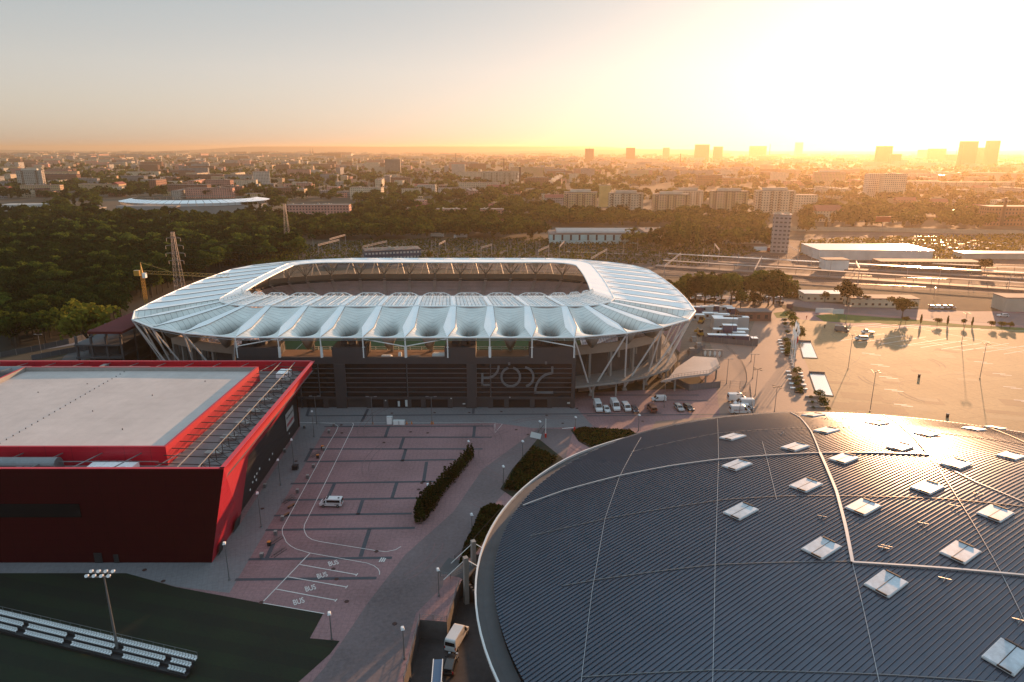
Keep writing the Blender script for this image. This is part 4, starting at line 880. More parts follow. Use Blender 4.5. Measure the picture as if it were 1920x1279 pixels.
# ================================================================== VEHICLES
PAINT = {}
def paint(name, col, rough=.3, metal=.0):
    if name not in PAINT: PAINT[name] = mat('paint_' + name, col, rough, metal=metal, var=.05, scale=.6, coat=.5, geo=False)
    return PAINT[name]
for n_, c_ in (('white', (.66, .67, .68)), ('silver', (.32, .33, .34)), ('grey', (.16, .165, .17)), ('black', (.012, .012, .014)), ('blue', (.02, .03, .06)), ('brown', (.15, .065, .055)), ('red', (.3, .02, .02)), ('beige', (.4, .36, .3))): paint(n_, c_)
LAMPG = mat('headlight_lens', (.6, .62, .65), .15, var=.05); TAIL = mat('taillight_lens', (.35, .01, .01), .2, var=.05)
def vehicle(name, label, cat, prof, Wd, belt, roofw, wins, wsh, rear, wheels, wr, pt, group=None, lights=True, extras=None):
    t = thing(name, label, cat, (0, 0, 0), 0, group)
    zt = max(p[1] for p in prof)
    hw = lambda z: Wd / 2 * (1 if z <= belt else 1 - (1 - roofw) * (z - belt) / (zt - belt)) * (.94 if z < .45 else 1)
    m_ = MB(); n = len(prof); vs = [(x, hw(z), z) for x, z in prof] + [(x, -hw(z), z) for x, z in prof]
    fs = [tuple(range(n)), tuple(range(2 * n - 1, n - 1, -1))] + [(i, n + i, n + (i + 1) % n, (i + 1) % n) for i in range(n)]
    m_.add(vs, [tuple(reversed(f)) for f in fs]); b = m_.build('body', pt, t, world=False)
    bv = b.modifiers.new('bevel', 'BEVEL'); bv.width = .07; bv.segments = 2; bv.limit_method = 'ANGLE'; bv.angle_limit = R(25)
    for wp in wins:
        for s in (1, -1):
            m_ = MB(); pl = [(x, s * (hw(z) + .015), z) for x, z in wp]; m_.add(pl if s < 0 else pl[::-1], [tuple(range(len(pl)))]); m_.build('side_window', M['carglass'], t, world=False)
    for nm, (xa, za, xb, zb), sg in (('windscreen', wsh, 1), ('rear_window', rear, -1)):
        if xa is None: continue
        m_ = MB(); ha, hb_ = hw(za) - .12, hw(zb) - .14; nv = Vector((zb - za, 0, xa - xb)).normalized() * .02 * (1)
        if sg > 0: pl = [(xa + abs(nv.x), -ha, za + .02), (xa + abs(nv.x), ha, za + .02), (xb + abs(nv.x), hb_, zb + .02), (xb + abs(nv.x), -hb_, zb + .02)]
        else: pl = [(xa - .03, ha, za), (xa - .03, -ha, za), (xb - .03, -hb_, zb), (xb - .03, hb_, zb)]
        m_.add(pl, [(0, 1, 2, 3)]); m_.build(nm, M['carglass'], t, world=False)
    for wx in wheels:
        for s in (1, -1):
            m_ = MB(); m_.tube((wx, s * (Wd / 2 - .22), wr), (wx, s * (Wd / 2 + .02), wr), wr, None, 14); wl_ = m_.build('wheel', M['tyre'], t, world=False)
            m_ = MB(); m_.tube((wx, s * (Wd / 2 + .02), wr), (wx, s * (Wd / 2 + .035), wr), wr * .6, None, 10); m_.build('rim', M['steel'], wl_, world=False)
    xf = max(p[0] for p in prof); xr = min(p[0] for p in prof)
    if lights:
        for s in (1, -1):
            m_ = MB(); m_.box(xf - .1, s * (Wd / 2 - .28), .72, .22, .36, .2); m_.build('headlight', LAMPG, t, world=False)
            m_ = MB(); m_.box(xr + .03, s * (Wd / 2 - .12), .85, .1, .18, .45); m_.build('taillight', TAIL, t, world=False)
            m_ = MB(); m_.box(xf * .5, s * (Wd / 2 + .12), belt + .05, .15, .2, .2); m_.build('wing_mirror', M['black'], t, world=False)
    if extras: extras(t)
    return t
VH = [(-2.95, .4), (-2.95, 1.2), (-2.9, 2.4), (-2.75, 2.58), (.9, 2.58), (1.25, 2.45), (2.05, 1.45), (2.75, 1.12), (2.95, .9), (2.95, .4)]
VM = [(-2.4, .35), (-2.45, 1.1), (-2.3, 1.85), (-2.15, 1.95), (.95, 1.95), (1.15, 1.88), (1.85, 1.2), (2.35, .98), (2.45, .75), (2.45, .35)]
VS = [(-2.2, .35), (-2.25, 1.0), (-2.15, 1.75), (-2.0, 1.84), (.5, 1.84), (.8, 1.75), (1.4, 1.1), (2.05, .95), (2.2, .7), (2.2, .35)]
CH = [(-2.0, .35), (-2.05, .85), (-1.95, 1.05), (-1.5, 1.45), (.1, 1.48), (.35, 1.42), (1.0, .98), (1.85, .82), (2.05, .6), (2.05, .35)]
CW = [(-2.3, .35), (-2.35, .9), (-2.2, 1.1), (-1.95, 1.46), (.1, 1.5), (.4, 1.44), (1.1, 1.0), (2.1, .84), (2.35, .6), (2.35, .35)]
mk_vh = lambda lab, pt, wins=True, ex=None: vehicle('cargo_van', lab, 'van', VH, 2.05, 1.3, .88, [[(1.0, 1.4), (1.95, 1.4), (1.35, 2.2), (1.0, 2.2)]], (2.1, 1.5, 1.3, 2.4), (-2.95, 1.4, -2.92, 2.1), (-1.9, 1.95), .36, pt, extras=ex)
mk_vm = lambda lab, pt, ex=None: vehicle('passenger_van', lab, 'van', VM, 1.9, 1.1, .86, [[(1.02, 1.2), (1.7, 1.2), (1.1, 1.75), (1.02, 1.75)], [(-2.1, 1.2), (.85, 1.2), (.85, 1.75), (-2.05, 1.75)]], (1.88, 1.25, 1.17, 1.85), (-2.44, 1.2, -2.32, 1.78), (-1.55, 1.6), .34, pt, extras=ex)
mk_vs = lambda lab, pt: vehicle('small_van', lab, 'van', VS, 1.8, 1.0, .86, [[(.35, 1.1), (1.2, 1.1), (.75, 1.62), (.35, 1.62)]], (1.42, 1.15, .82, 1.72), (-2.24, 1.15, -2.17, 1.6), (-1.4, 1.4), .33, pt)
mk_ch = lambda lab, pt: vehicle('hatchback_car', lab, 'car', CH, 1.76, .9, .74, [[(-1.55, .98), (.85, .98), (.2, 1.38), (-1.35, 1.38)]], (.98, 1.0, .36, 1.42), (-1.97, 1.02, -1.55, 1.42), (-1.25, 1.3), .32, pt)
mk_cw = lambda lab, pt: vehicle('estate_car', lab, 'car', CW, 1.8, .92, .76, [[(-2.0, 1.0), (.9, 1.0), (.25, 1.4), (-1.85, 1.4)]], (1.08, 1.02, .42, 1.44), (-2.22, 1.05, -1.98, 1.42), (-1.45, 1.45), .33, pt)
def lightbar(t):
    m_ = MB(); m_.box(.75, 0, 1.97, .28, 1.3, .16); m_.build('light_bar', M['black'], t, world=False)
    m_ = MB(); m_.box(-1.7, .2, 1.96, .35, .35, .12); m_.build('roof_vent', M['black'], t, world=False)
    for s in (1, -1):
        m_ = MB(); y = s * .965
        for (x0, x1, z0, z1) in ((-2.0, .6, .93, .99), (-1.9, -.9, .76, .84), (1.15, 1.5, .78, .9), (.9, 1.05, .76, .92)): m_.add([(x0, y, z0), (x1, y, z0), (x1, y, z1), (x0, y, z1)][::-s], [(0, 1, 2, 3)])
        m_.build('side_stripe', PAINT['blue'], t, world=False)
def sidemark(t):
    for s in (1, -1):
        m_ = MB(); y = s * 1.035; x = -2.2
        for wl_ in (.28, .2, .3, .12, .26, .22, .3, .2):
            m_.add([(x, y, 1.32), (x + wl_, y, 1.32), (x + wl_, y, 1.5), (x, y, 1.5)][::-s], [(0, 1, 2, 3)]); x += wl_ + (.25 if wl_ == .12 else .07)
        m_.add([(-2.1, y, 1.16), (-.7, y, 1.16), (-.7, y, 1.22), (-2.1, y, 1.22)][::-s], [(0, 1, 2, 3)])
        m_.build('side_lettering', PAINT['red'], t, world=False)
def roofload(t):
    m_ = MB()
    for k in range(5): m_.box(-2.3 + k * .75, 0, 2.6, .06, 1.7, .14)
    m_.box(-.8, .55, 2.72, 3.4, .3, .12); m_.build('roof_rack', M['steel'], t, world=False)
first_use = {}
def put(kind, builder, pt, x, y, ang, label, group=None, z=0, **kw):
    key = kind
    if key not in first_use:
        o = builder(label, PAINT['white'], **kw) if kw else builder(label, PAINT['white']); first_use[key] = o; base = o
        if group: o['group'] = group
        p = P(x, y, z); o.location = p; o.rotation_euler = (0, 0, R(ang))
        if pt != 'white':
            for ch in o.children:
                if ch.name.startswith('body'): ch.material_slots[0].link = 'OBJECT'; ch.material_slots[0].material = PAINT[pt]
        bpy.context.view_layer.update(); return o
    o = first_use[key]; d = dup(o, P(x, y, z), R(ang), label, group)
    if not group and 'group' in d: del d['group']
    for ch in d.children:
        if ch.name.startswith('body'): ch.material_slots[0].link = 'OBJECT'; ch.material_slots[0].material = PAINT[pt]
    return d
put('vmL', mk_vm, 'white', 622, 948, 178, 'white van with dark windows and roof light bar, alone on the brick bus lot', ex=lightbar)
put('vh', mk_vh, 'white', 1121, 768, -88, 'tall white cargo van facing the camera, leftmost in the row under the slanted struts')
put('vh', mk_vh, 'white', 1153, 766, -86, 'tall white cargo van facing the camera, second from the left in the stadium row')
put('vm', mk_vm, 'white', 1174, 768, -84, 'low white van parked beside a small dark blue car in front of the stadium')
put('ch', mk_ch, 'white', 1137, 771, -84, 'small white hatchback parked between two tall white vans')
put('ch', mk_ch, 'blue', 1190, 771, -86, 'small dark blue car parked right of the low white van')
put('vm', mk_vm, 'brown', 1222, 770, 95, 'brownish van seen from behind, parked alone with its nose to the stadium')
put('vs', mk_vs, 'white', 1235, 752, 180, 'small white delivery van standing sideways behind the brownish van')
put('cw', mk_cw, 'silver', 1273, 768, -82, 'silver estate car parked beside a black car')
put('cw', mk_cw, 'black', 1291, 768, -80, 'black car parked beside the silver estate car at the shade edge')
put('vh', mk_vh, 'white', 1382, 752, 2, 'white cargo van farthest back of the three sunlit vans by the fence')
put('vh', mk_vh, 'white', 1394, 762, 176, 'white cargo van facing left in the middle of the three sunlit vans')
put('vhm', mk_vh, 'white', 1387, 775, 0, 'white cargo van with reddish side lettering, nearest of the three sunlit vans', ex=sidemark)
put('vs', mk_vs, 'white', 1398, 768, -10, 'small white van half hidden behind the lettered cargo van')
put('vhr', mk_vh, 'grey', 1578, 622, -28, 'grey cargo van with loaded roof rack in the long tree shadow', ex=roofload)
put('vm', mk_vm, 'white', 1615, 638, 172, 'white minibus parked on the sunny concrete lot')
for k, (x, c) in enumerate(((1749, 'silver'), (1761, 'white'), (1773, 'silver'), (1784, 'brown'))):
    put('ch', mk_ch, c, x, 578, -80, ('%s car, %s of four parked by the platforms' % ({'silver': 'silver', 'white': 'white', 'brown': 'brown'}[c], ('leftmost', 'second', 'third', 'rightmost')[k])))
put('cw', mk_cw, 'white', 1880, 594, 176, 'white car driving on the road at the right edge')
put('ch', mk_ch, 'black', 1872, 579, -80, 'dark car parked left of the graffiti marked white shed'); put('ch', mk_ch, 'red', 1886, 580, -80, 'dark red car parked at the corner of the white shed')
put('vm', mk_vm, 'white', 1307, 561, 178, 'white minibus parked in the tree shade right of the stadium roof')
for x, y, c, l in ((1334, 563, 'black', 'black car in the shade behind the container camp'), (1352, 565, 'black', 'second black car in the shade behind the container camp'), (1398, 568, 'grey', 'grey car on the street below the row of trees'), (1420, 570, 'beige', 'beige car on the street left of the sun glint'), (1462, 569, 'black', 'dark car beside the low wall under the trees'), (1438, 561, 'white', 'white car with bright windscreen under the trees'), (1459, 561, 'silver', 'silver car parked under the last tree of the row'), (1484, 553, 'silver', 'silver car by the hedge behind the street'), (1376, 564, 'blue', 'dark blue car in the shade under the street trees'), (1675, 575, 'white', 'white car half behind the round tree by the low building')):
    put('cw', mk_cw, c, x, y, 178 if x < 1460 else 100, l)
p = P(857, 1200, PF); o = put('vh', mk_vh, 'white', 857, 1203, 72, 'white cargo van seen from behind in the sunken yard by the arena', z=PF)
put('cw', mk_cw, 'black', 845, 1252, 84, 'dark car parked in the sunken yard behind the white van', z=PF)
def mk_pick(lab, pt):
    def ex(t):
        m_ = MB(); m_.box(-1.3, 0, .75, 2.5, 1.95, .35); m_.build('load_bed', M['steel'], t, world=False)
    return vehicle('pickup_truck', lab, 'truck', [(-2.6, .45), (-2.6, .75), (0, .8), (.1, 1.95), (1.2, 1.95), (1.8, 1.2), (2.5, 1.05), (2.6, .45)], 1.9, 1.1, .88, [[(.25, 1.2), (1.6, 1.2), (1.15, 1.8), (.25, 1.8)]], (1.82, 1.25, 1.22, 1.92), (None, 0, 0, 0), (-1.6, 1.75), .36, pt, extras=ex)
o = mk_pick('white flatbed pickup truck parked above the minibus on the lot', PAINT['white']); o.location = P(1627, 626, 0); o.rotation_euler = (0, 0, R(172))
def mk_lorry(lab, colr, trailer):
    t = thing('lorry', lab, 'truck'); m_ = MB(); m_.box(3.9, 0, .5, 2.2, 2.4, 2.6, 0, 0, .94); m_.build('cab', PAINT[colr], t, world=False)
    m_ = MB(); m_.box(-2, 0, 1.0, 9.2, 2.5, 2.7); m_.build('cargo_box', PAINT[trailer], t, world=False)
    m_ = MB(); m_.box(4.95, 0, 1.8, .12, 2.0, .9); m_.build('windscreen', M['carglass'], t, world=False)
    for wx in (-5, -3.6, 3.6):
        for s in (1, -1): m_ = MB(); m_.tube((wx, s * .95, .5), (wx, s * 1.27, .5), .5, None, 12); m_.build('wheel', M['tyre'], t, world=False)
    return t
for a in (('lorry with long white box and red cab near the grey tower', 'red', 'white', 1430, 472, 0), ('white lorry on the road behind the trees left of centre', 'white', 'white', 366, 432, 5), ('long white lorry trailer behind the trees beyond the rail office', 'white', 'white', 822, 445, 0), ('white lorry cab facing left behind the trees near the turquoise hall', 'white', 'silver', 862, 447, 180)):
    o = mk_lorry(*a[:3]); o.location = P(a[3], a[4]); o.rotation_euler = (0, 0, R(a[5]))

# ================================================================== LAMPS, POLES, SMALL THINGS
LH = mat('lamp_head_shell', (.70, .72, .74), .25, var=.03)
def lamp(kind, x, y, yt, label, group=None):
    h = HT(x, y, yt); p = P(x, y); nm = {'g': 'street_lamp', 'd': 'twin_street_lamp', 'q': 'tall_street_lamp'}[kind]
    t = thing(nm, label, 'street lamp', p, 0, group)
    m_ = MB(); m_.tube((0, 0, 0), (0, 0, h), .11, .07, 8); m_.tube((0, 0, 0), (0, 0, .4), .2, .18, 8); m_.build('pole', M['steel'], t, world=False)
    if kind == 'g':
        m_ = MB(); m_.box(.0, -.15, h - .05, .55, .9, .28, .3, 0, .6); m_.build('lamp_head', LH, t, world=False)
    elif kind == 'd':
        for s in (1, -1): m_ = MB(); m_.tube((0, 0, h - .15), (s * .9, 0, h), .05); m_.box(s * 1.15, 0, h - .06, .8, .35, .16); m_.build('lamp_head', M['steel'], t, world=False)
    else:
        for a in range(4):
            c, n = math.cos(a * 1.571 + .5), math.sin(a * 1.571 + .5); m_ = MB(); m_.tube((0, 0, h - .1), (c * 1.0, n * 1.0, h), .05); m_.box(c * 1.25, n * 1.25, h - .08, .7, .4, .18, a * 1.571 + .5); m_.build('lamp_head', M['black'], t, world=False)
    return t
L_ = [('g', 430, 1088, 1018, 'street lamp on the pale pavement right of the red hall corner'), ('g', 490, 988, 924, 'street lamp beside the black hall wall near the benches'), ('g', 526, 910, 862, 'street lamp on the pavement near the middle of the black wall'), ('g', 552, 880, 824, 'street lamp with black box at its foot beside the black wall'), ('g', 589, 819, 771, 'street lamp at the far end of the black hall wall'), ('d', 594, 795, 743, 'twin headed lamp nearest the far corner of the red hall'), ('d', 699, 795, 744, 'twin headed lamp before the stadium front left of the white cabins'), ('d', 810, 795, 744, 'twin headed lamp before the stadium front right of the white cabins'),
      ('g', 622, 1200, 1149, 'street lamp at the notch of the lower lawn'), ('g', 758, 1236, 1177, 'street lamp on the roadside above the dark ramp'), ('g', 823, 1118, 1067, 'street lamp beside the concrete stairs of the yard'), ('g', 885, 998, 964, 'street lamp on the kerb of the small hedge bed'), ('g', 944, 905, 874, 'street lamp at the left edge of the triangular lawn'), ('g', 980, 856, 827, 'street lamp left of the tilted white board'), ('g', 1012, 822, 790, 'street lamp behind the tilted white board'), ('g', 879, 850, 827, 'street lamp behind the far end of the clipped hedge'), ('g', 803, 930, 908, 'street lamp behind the near end of the clipped hedge'), ('g', 1197, 808, 778, 'street lamp in front of the brownish van'), ('g', 1079, 800, 782, 'street lamp over the small verge left of the dome edge'),
      ('d', 1245, 764, 716, 'twin headed lamp rising behind the small white van'), ('q', 1385, 790, 738, 'four headed lamp in front of the sunlit white vans'), ('q', 1416, 741, 692, 'four headed lamp left of the long flagpole shadows'), ('q', 1452, 772, 725, 'four headed lamp close to the far dome rim left of the planters'), ('d', 1411, 710, 664, 'twin headed lamp beyond the curved bollard line'), ('d', 1362, 720, 673, 'twin headed lamp in front of the turnstile gate'), ('d', 1408, 678, 630, 'twin headed lamp at the corner of the container camp'), ('d', 1371, 640, 592, 'twin headed lamp over the roofs of the container camp'),
      ('q', 1590, 692, 628, 'tall four headed lamp in the middle of the sunny lot'), ('q', 1631, 772, 697, 'tall four headed lamp nearest the dome on the sunny lot'), ('q', 1837, 710, 644, 'tall four headed lamp farthest right on the sunny lot'), ('q', 1803, 643, 588, 'tall four headed lamp by the marked bays of the sunny lot'), ('d', 1586, 604, 574, 'twin headed lamp behind the grass strip left of the pickup truck'), ('d', 1489, 690, 655, 'twin headed lamp beside the flagpoles'), ('d', 79, 668, 627, 'twin headed lamp at the wood edge behind the red hall'), ('d', 159, 663, 627, 'twin headed lamp under the yellow green tree'), ('d', 1371, 582, 553, 'twin headed lamp in the shade beside the street trees'), ('g', 1750, 563, 540, 'lamp leaning over the railway platform end'), ('d', 1713, 430, 405, 'lamp mast on the railway embankment far right')]
for a in L_: lamp(*a)
# floodlight mast near
p = P(222, 1226); h = HT(222, 1226, 1073); t = thing('floodlight_mast', 'tall steel floodlight mast with eight lamps beside the white seat rows', 'floodlight', p)
m_ = MB(); m_.tube((0, 0, 0), (0, 0, h), .22, .1, 10); m_.build('pole', M['steel'], t, world=False)
m_ = MB(); m_.bx(-1.7, 1.7, -.06, .06, h - .1, h + .02); m_.bx(-1.7, 1.7, -1.2, -1.1, h - .1, h + .02); m_.bx(-1, -.9, -1.2, 0, h - .1, h); m_.bx(.9, 1, -1.2, 0, h - .1, h); m_.build('cross_arm', M['steel'], t, world=False)
for k in range(8):
    m_ = MB(); X = -1.6 + (k % 4) * 1.07; Y = 0 if k < 4 else -1.15; m_.tube((X, Y, h + .15), (X + .1, Y - .45, h + .45), .14, .25, 10); m_.box(X, Y + .1, h + .1, .22, .22, .22); m_.build('floodlight_head', LH, t, world=False)
# seat rows
e0 = Vector(P(366.5, 1239, 1.6)); e1 = Vector(P(0, 1152, 1.6)); dr = (e1 - e0).normalized(); fw = Vector((dr.y, -dr.x, 0)); fw = fw if fw.y < 0 else -fw
t = thing('grandstand', 'small open grandstand with three rows of white seats on the dark lawn', 'grandstand', tuple(e0 - Vector((0, 0, 1.6))))
def xpx(v): d = v[1] * _c - (v[2] - CAMH) * _s; return 960 + FPX * v[0] / d
sm_ = MB(); sm_.box(0, .19, .32, .38, .07, .42); sm_.box(0, 0, .3, .38, .40, .07); sm_.box(0, -.02, 0, .08, .08, .3)
seatM = mat('white_seat_plastic', (.70, .74, .76), .35, var=.06, scale=2)
base = None; extra = MB(); spots = []
gaps = {0: [], 1: [(42, 53), (127, 139), (216, 229), (308, 323)], 2: [(33, 47), (118, 133), (208, 228), (301, 316)]}
for r in range(3):
    for k in range(150):
        q = e0 + dr * (k * .52 + r * .35) + fw * (r * .85) - Vector((0, 0, r * .5)); x = xpx(q)
        if x < -60 or x > (367, 359, 352)[r]: continue
        if any(a < x < b for a, b in gaps[r]): continue
        spots.append((q - e0 + Vector((0, 0, 1.6)), x))
rot = math.atan2(dr.y, dr.x) + math.pi
spots.sort(key=lambda s_: -s_[1])
for k, (q, x) in enumerate(spots):
    if k < 100:
        if base is None: base = sm_.build('seat', seatM, t, world=False); o = base
        else: o = base.copy(); COL.objects.link(o); o.parent = t
        o.location = q; o.rotation_euler = (0, 0, rot)
    else:
        c, n = math.cos(rot), math.sin(rot); extra.add([(v[0] * c - v[1] * n + q.x, v[0] * n + v[1] * c + q.y, v[2] + q.z) for v in sm_.v], sm_.f)
tag(extra.build('seats', seatM, t, world=False), kind='stuff')
m_ = MB()
for r in range(3):
    a = fw * (r * .85 - .45); b = fw * (r * .85 + .4); z = 1.6 - r * .5
    for (q0, q1) in ((a, b),): m_.add([tuple(q0 + Vector((0, 0, z))), tuple(q1 + Vector((0, 0, z))), tuple(q1 + dr * 48 + Vector((0, 0, z))), tuple(q0 + dr * 48 + Vector((0, 0, z))), tuple(q1 + Vector((0, 0, z - .5))), tuple(q1 + dr * 48 + Vector((0, 0, z - .5)))], [(0, 1, 2, 3), (1, 4, 5, 2)])
m_.build('step_frame', M['black'], t, world=False)
m_ = MB(); a = fw * -.5 + Vector((0, 0, 1.6))
for zz in (.5, 1.1): m_.tube(a + Vector((0, 0, zz)), a + dr * 48 + Vector((0, 0, zz)), .03, None, 4)
for k in range(25): m_.tube(a + dr * k * 2, a + dr * k * 2 + Vector((0, 0, 1.1)), .03, None, 4)
m_.build('rear_railing', M['steel'], t, world=False)
# bins, benches, bike racks beside the bus lot
def small(name, label, cat, x, y, parts, rz=0, group=None, z=0):
    t = thing(name, label, cat, P(x, y, z), rz, group)
    for nm, mm, f in parts:
        m_ = MB(); f(m_); m_.build(nm, mm, t, world=False)
    return t
WOOD = mat('bench_wood', (.20, .085, .04), .7, var=.2, scale=4); ORG = mat('orange_plastic', (.65, .20, .03), .5)
bf = lambda m_: m_.box(0, 0, 0, .6, .6, .85); tf = lambda m_: m_.box(0, 0, .85, .66, .66, .08)
bins = [(491, 1045, 'nearest the lower lawn'), (517, 1003, 'above the pair of bicycle racks'), (530, 975, 'at the end of the wooden bench'), (558, 924, 'beside the hedge side of the third paving band'), (577, 897, 'second above the wooden benches'), (588, 877, 'halfway along the pavement edge'), (607, 845, 'beside the far bicycle rack'), (617, 812, 'near the lane arrow'), (626, 800, 'at the top of the curved lane'), (497, 914, 'at the foot of the black wall'), (534, 848, 'under the black wall far half'), (571, 803, 'at the far corner of the black hall')]
for x, y, l in bins: small('litter_bin', 'grey litter bin ' + l, 'bin', x, y, [('bin_body', M['steel'], bf), ('lid', M['conc'], tf)])
for x, y, l in ((505, 1023, 'orange litter bin beside the near bicycle racks'), (596, 859, 'orange litter bin under the far bicycle rack'), (605, 842, 'orange litter bin above the far bicycle rack')): small('litter_bin', l, 'bin', x, y, [('bin_body', M['black'], bf), ('lid', ORG, tf)])
def benchp(m_): m_.box(0, 0, .42, 1.9, .5, .07)
def benchl(m_): m_.box(-.7, 0, 0, .1, .45, .42); m_.box(.7, 0, 0, .1, .45, .42)
for x, y, l in ((546, 951, 'wooden bench nearer the white van'), (536, 968, 'wooden bench nearer the hall corner')): small('park_bench', l, 'bench', x, y, [('seat', WOOD, benchp), ('leg', M['black'], benchl)], R(62))
def rackf(m_):
    for k in range(8): m_.path([(0, k * .42 - 1.6, 0), (0, k * .42 - 1.6, .85), (.7, k * .42 - 1.6, .85), (.7, k * .42 - 1.6, 0)], .035, 4)
def rackb(m_): m_.box(0, 0, 0, .08, 3.4, .06); m_.box(.7, 0, 0, .08, 3.4, .06)
for x, y, l in ((515, 1014, 'long steel bicycle rack beside the orange bin'), (521, 1036, 'steel bicycle rack nearest the bus bays'), (539, 938, 'steel bicycle rack below the first paving crossing'), (590, 853, 'steel bicycle rack between two orange bins')): small('bicycle_rack', l, 'bicycle rack', x, y, [('hoop_row', M['steel'], rackf), ('base_rail', M['black'], rackb)], R(-28))
small('storage_box', 'black square box at the foot of a street lamp', 'box', 554, 880, [('box_body', M['black'], lambda m_: m_.box(0, 0, 0, 1.3, 1.2, 1.0)), ('lid', M['black'], lambda m_: m_.box(0, 0, 1.0, 1.4, 1.3, .1))])
CAB = mat('cabin_white', (.58, .6, .6), .5, var=.06)
for x, y, w_, h_, l in ((731, 795, 1.6, 2.3, 'tall white electrical cabinet standing before the stadium front'), (743, 796, 1.6, 1.3, 'low white cabinet left of its twin before the stadium'), (754, 796, 1.6, 1.3, 'low white cabinet right of its twin before the stadium')):
    small('cabinet', l, 'cabinet', x, y, [('cabinet_body', CAB, lambda m_, w_=w_, h_=h_: m_.box(0, 0, 0, w_, 1, h_)), ('door', M['rib'], lambda m_, w_=w_, h_=h_: m_.box(0, -.52, .15, w_ * .85, .04, h_ * .85))])
def coneb(m_): m_.box(0, 0, 0, .5, .5, .05); m_.tube((0, 0, .05), (0, 0, .9), .2, .04, 8)
for x, l in ((699, 'orange traffic cone at the foot of the lamp left of the cabinets'), (763, 'orange traffic cone beside the low cabinets'), (772, 'orange traffic cone right of the cabinets'), (809, 'left orange cone of the pair under a twin lamp'), (812, 'right orange cone of the pair under a twin lamp')): small('traffic_cone', l, 'traffic cone', x, 795, [('cone', ORG, coneb), ('base', M['black'], lambda m_: m_.box(0, 0, 0, .55, .55, .04))])
small('notice_board', 'white tilted notice board on posts at the tip of the triangular lawn', 'sign', 1003, 824, [('board', CAB, lambda m_: m_.quad((-1.4, -.1, .5), (1.4, .3, .1), (1.6, .9, 1.4), (-1.2, .5, 1.9))), ('post', M['black'], lambda m_: (m_.tube((-.8, .4, 0), (1.6, 2.6, 3.4), .07), m_.tube((.9, .4, 0), (2.2, 2.2, 2.6), .07)))], R(-20))
RW_ = paint('signal_red', (.6, .02, .02))
small('barrier_gate', 'raised red and white parking barrier pointing straight up', 'barrier', 1023, 820, [('barrier_post', RW_, lambda m_: m_.box(0, 0, 0, .5, .5, 1.1)), ('boom', M['white'], lambda m_: m_.tube((0, 0, 1), (0, 0, 5.4), .1, .07))])
small('barrier_gate', 'half open red and white parking barrier at the verge corner', 'barrier', 1077, 808, [('barrier_post', RW_, lambda m_: m_.box(0, 0, 0, .5, .5, 1.1)), ('boom', M['white'], lambda m_: m_.tube((0, 0, 1), (-3.4, -.5, .9), .1, .07))])
for x, y, l in ((1723, 708, 'small dark bollard box alone in the middle of the sunny lot'), (1776, 783, 'small white topped box near the far dome rim')): small('service_box', l, 'box', x, y, [('box_body', M['black'], lambda m_: m_.box(0, 0, 0, .6, .5, 1.1)), ('cap', M['conc'], lambda m_: m_.box(0, 0, 1.1, .7, .6, .12))])
# flagpoles
fl_m = [paint('white', None), RW_]
for k, (x, y, yt) in enumerate(((1481, 672, 612), (1483, 677, 616), (1484, 682, 619), (1486, 688, 622), (1487, 694, 628), (1489, 669, 608), (1490, 664, 604), (1491, 675, 613), (1485, 662, 604), (1487, 655, 600))):
    h = HT(x, y, yt); red = k in (4,)
    t = thing('flagpole', 'white flagpole with %s flag in the cluster by the planters' % ('a red' if red else 'a pale'), 'flagpole', P(x, y), 0, 'flagpoles in a cluster by the planters')
    m_ = MB(); m_.tube((0, 0, 0), (0, 0, h), .1, .06, 8); m_.build('pole', M['white'], t, world=False)
    m_ = MB(); n = 8
    for i in range(n): a, b = i / n, (i + 1) / n; m_.quad((.1 + .55 * math.sin(a * 3), .12 * math.sin(a * 9), h - .2 - a * 3.4), (.1 + .55 * math.sin(b * 3), .12 * math.sin(b * 9), h - .2 - b * 3.4), (.05, 0, h - .2 - b * 3.4), (.05, 0, h - .2 - a * 3.4))
    m_.build('flag', fl_m[1] if red else M['rib'], t, world=False)
    m_ = MB(); m_.box(0, 0, 0, .8, .8, .35); m_.build('base', M['conc'], t, world=False)
# basins
WAT = mat('basin_water', (.9, .9, .9), .15, metal=.8, var=.02, spec=.8)
for i, (q, l) in enumerate(((((1498, 641), (1520, 641.5), (1533, 672), (1506, 671)), 'shallow white rectangular basin farther from the dome, mirroring the sky'), (((1517, 699.5), (1546, 701), (1563, 743), (1531, 740)), 'shallow white rectangular basin nearer the dome, mirroring the sky'))):
    pl = px(q); c = (sum(a[0] for a in pl) / 4, sum(a[1] for a in pl) / 4, 0); t = thing('water_basin', l, 'basin', c)
    m_ = MB(); m_.prism([(a - c[0], b - c[1]) for a, b in pl], .02, .12); m_.build('water', WAT, t, world=False)
    m_ = MB()
    for (a, b) in zip(pl, pl[1:] + pl[:1]): m_.tube((a[0] - c[0], a[1] - c[1], .12), (b[0] - c[0], b[1] - c[1], .12), .13, None, 4)
    a, b = pl[0], pl[1]; m_.tube((a[0] - c[0], a[1] - c[1], .45), (b[0] - c[0], b[1] - c[1], .45), .3, None, 4); m_.build('rim', M['concdark'], t, world=False)
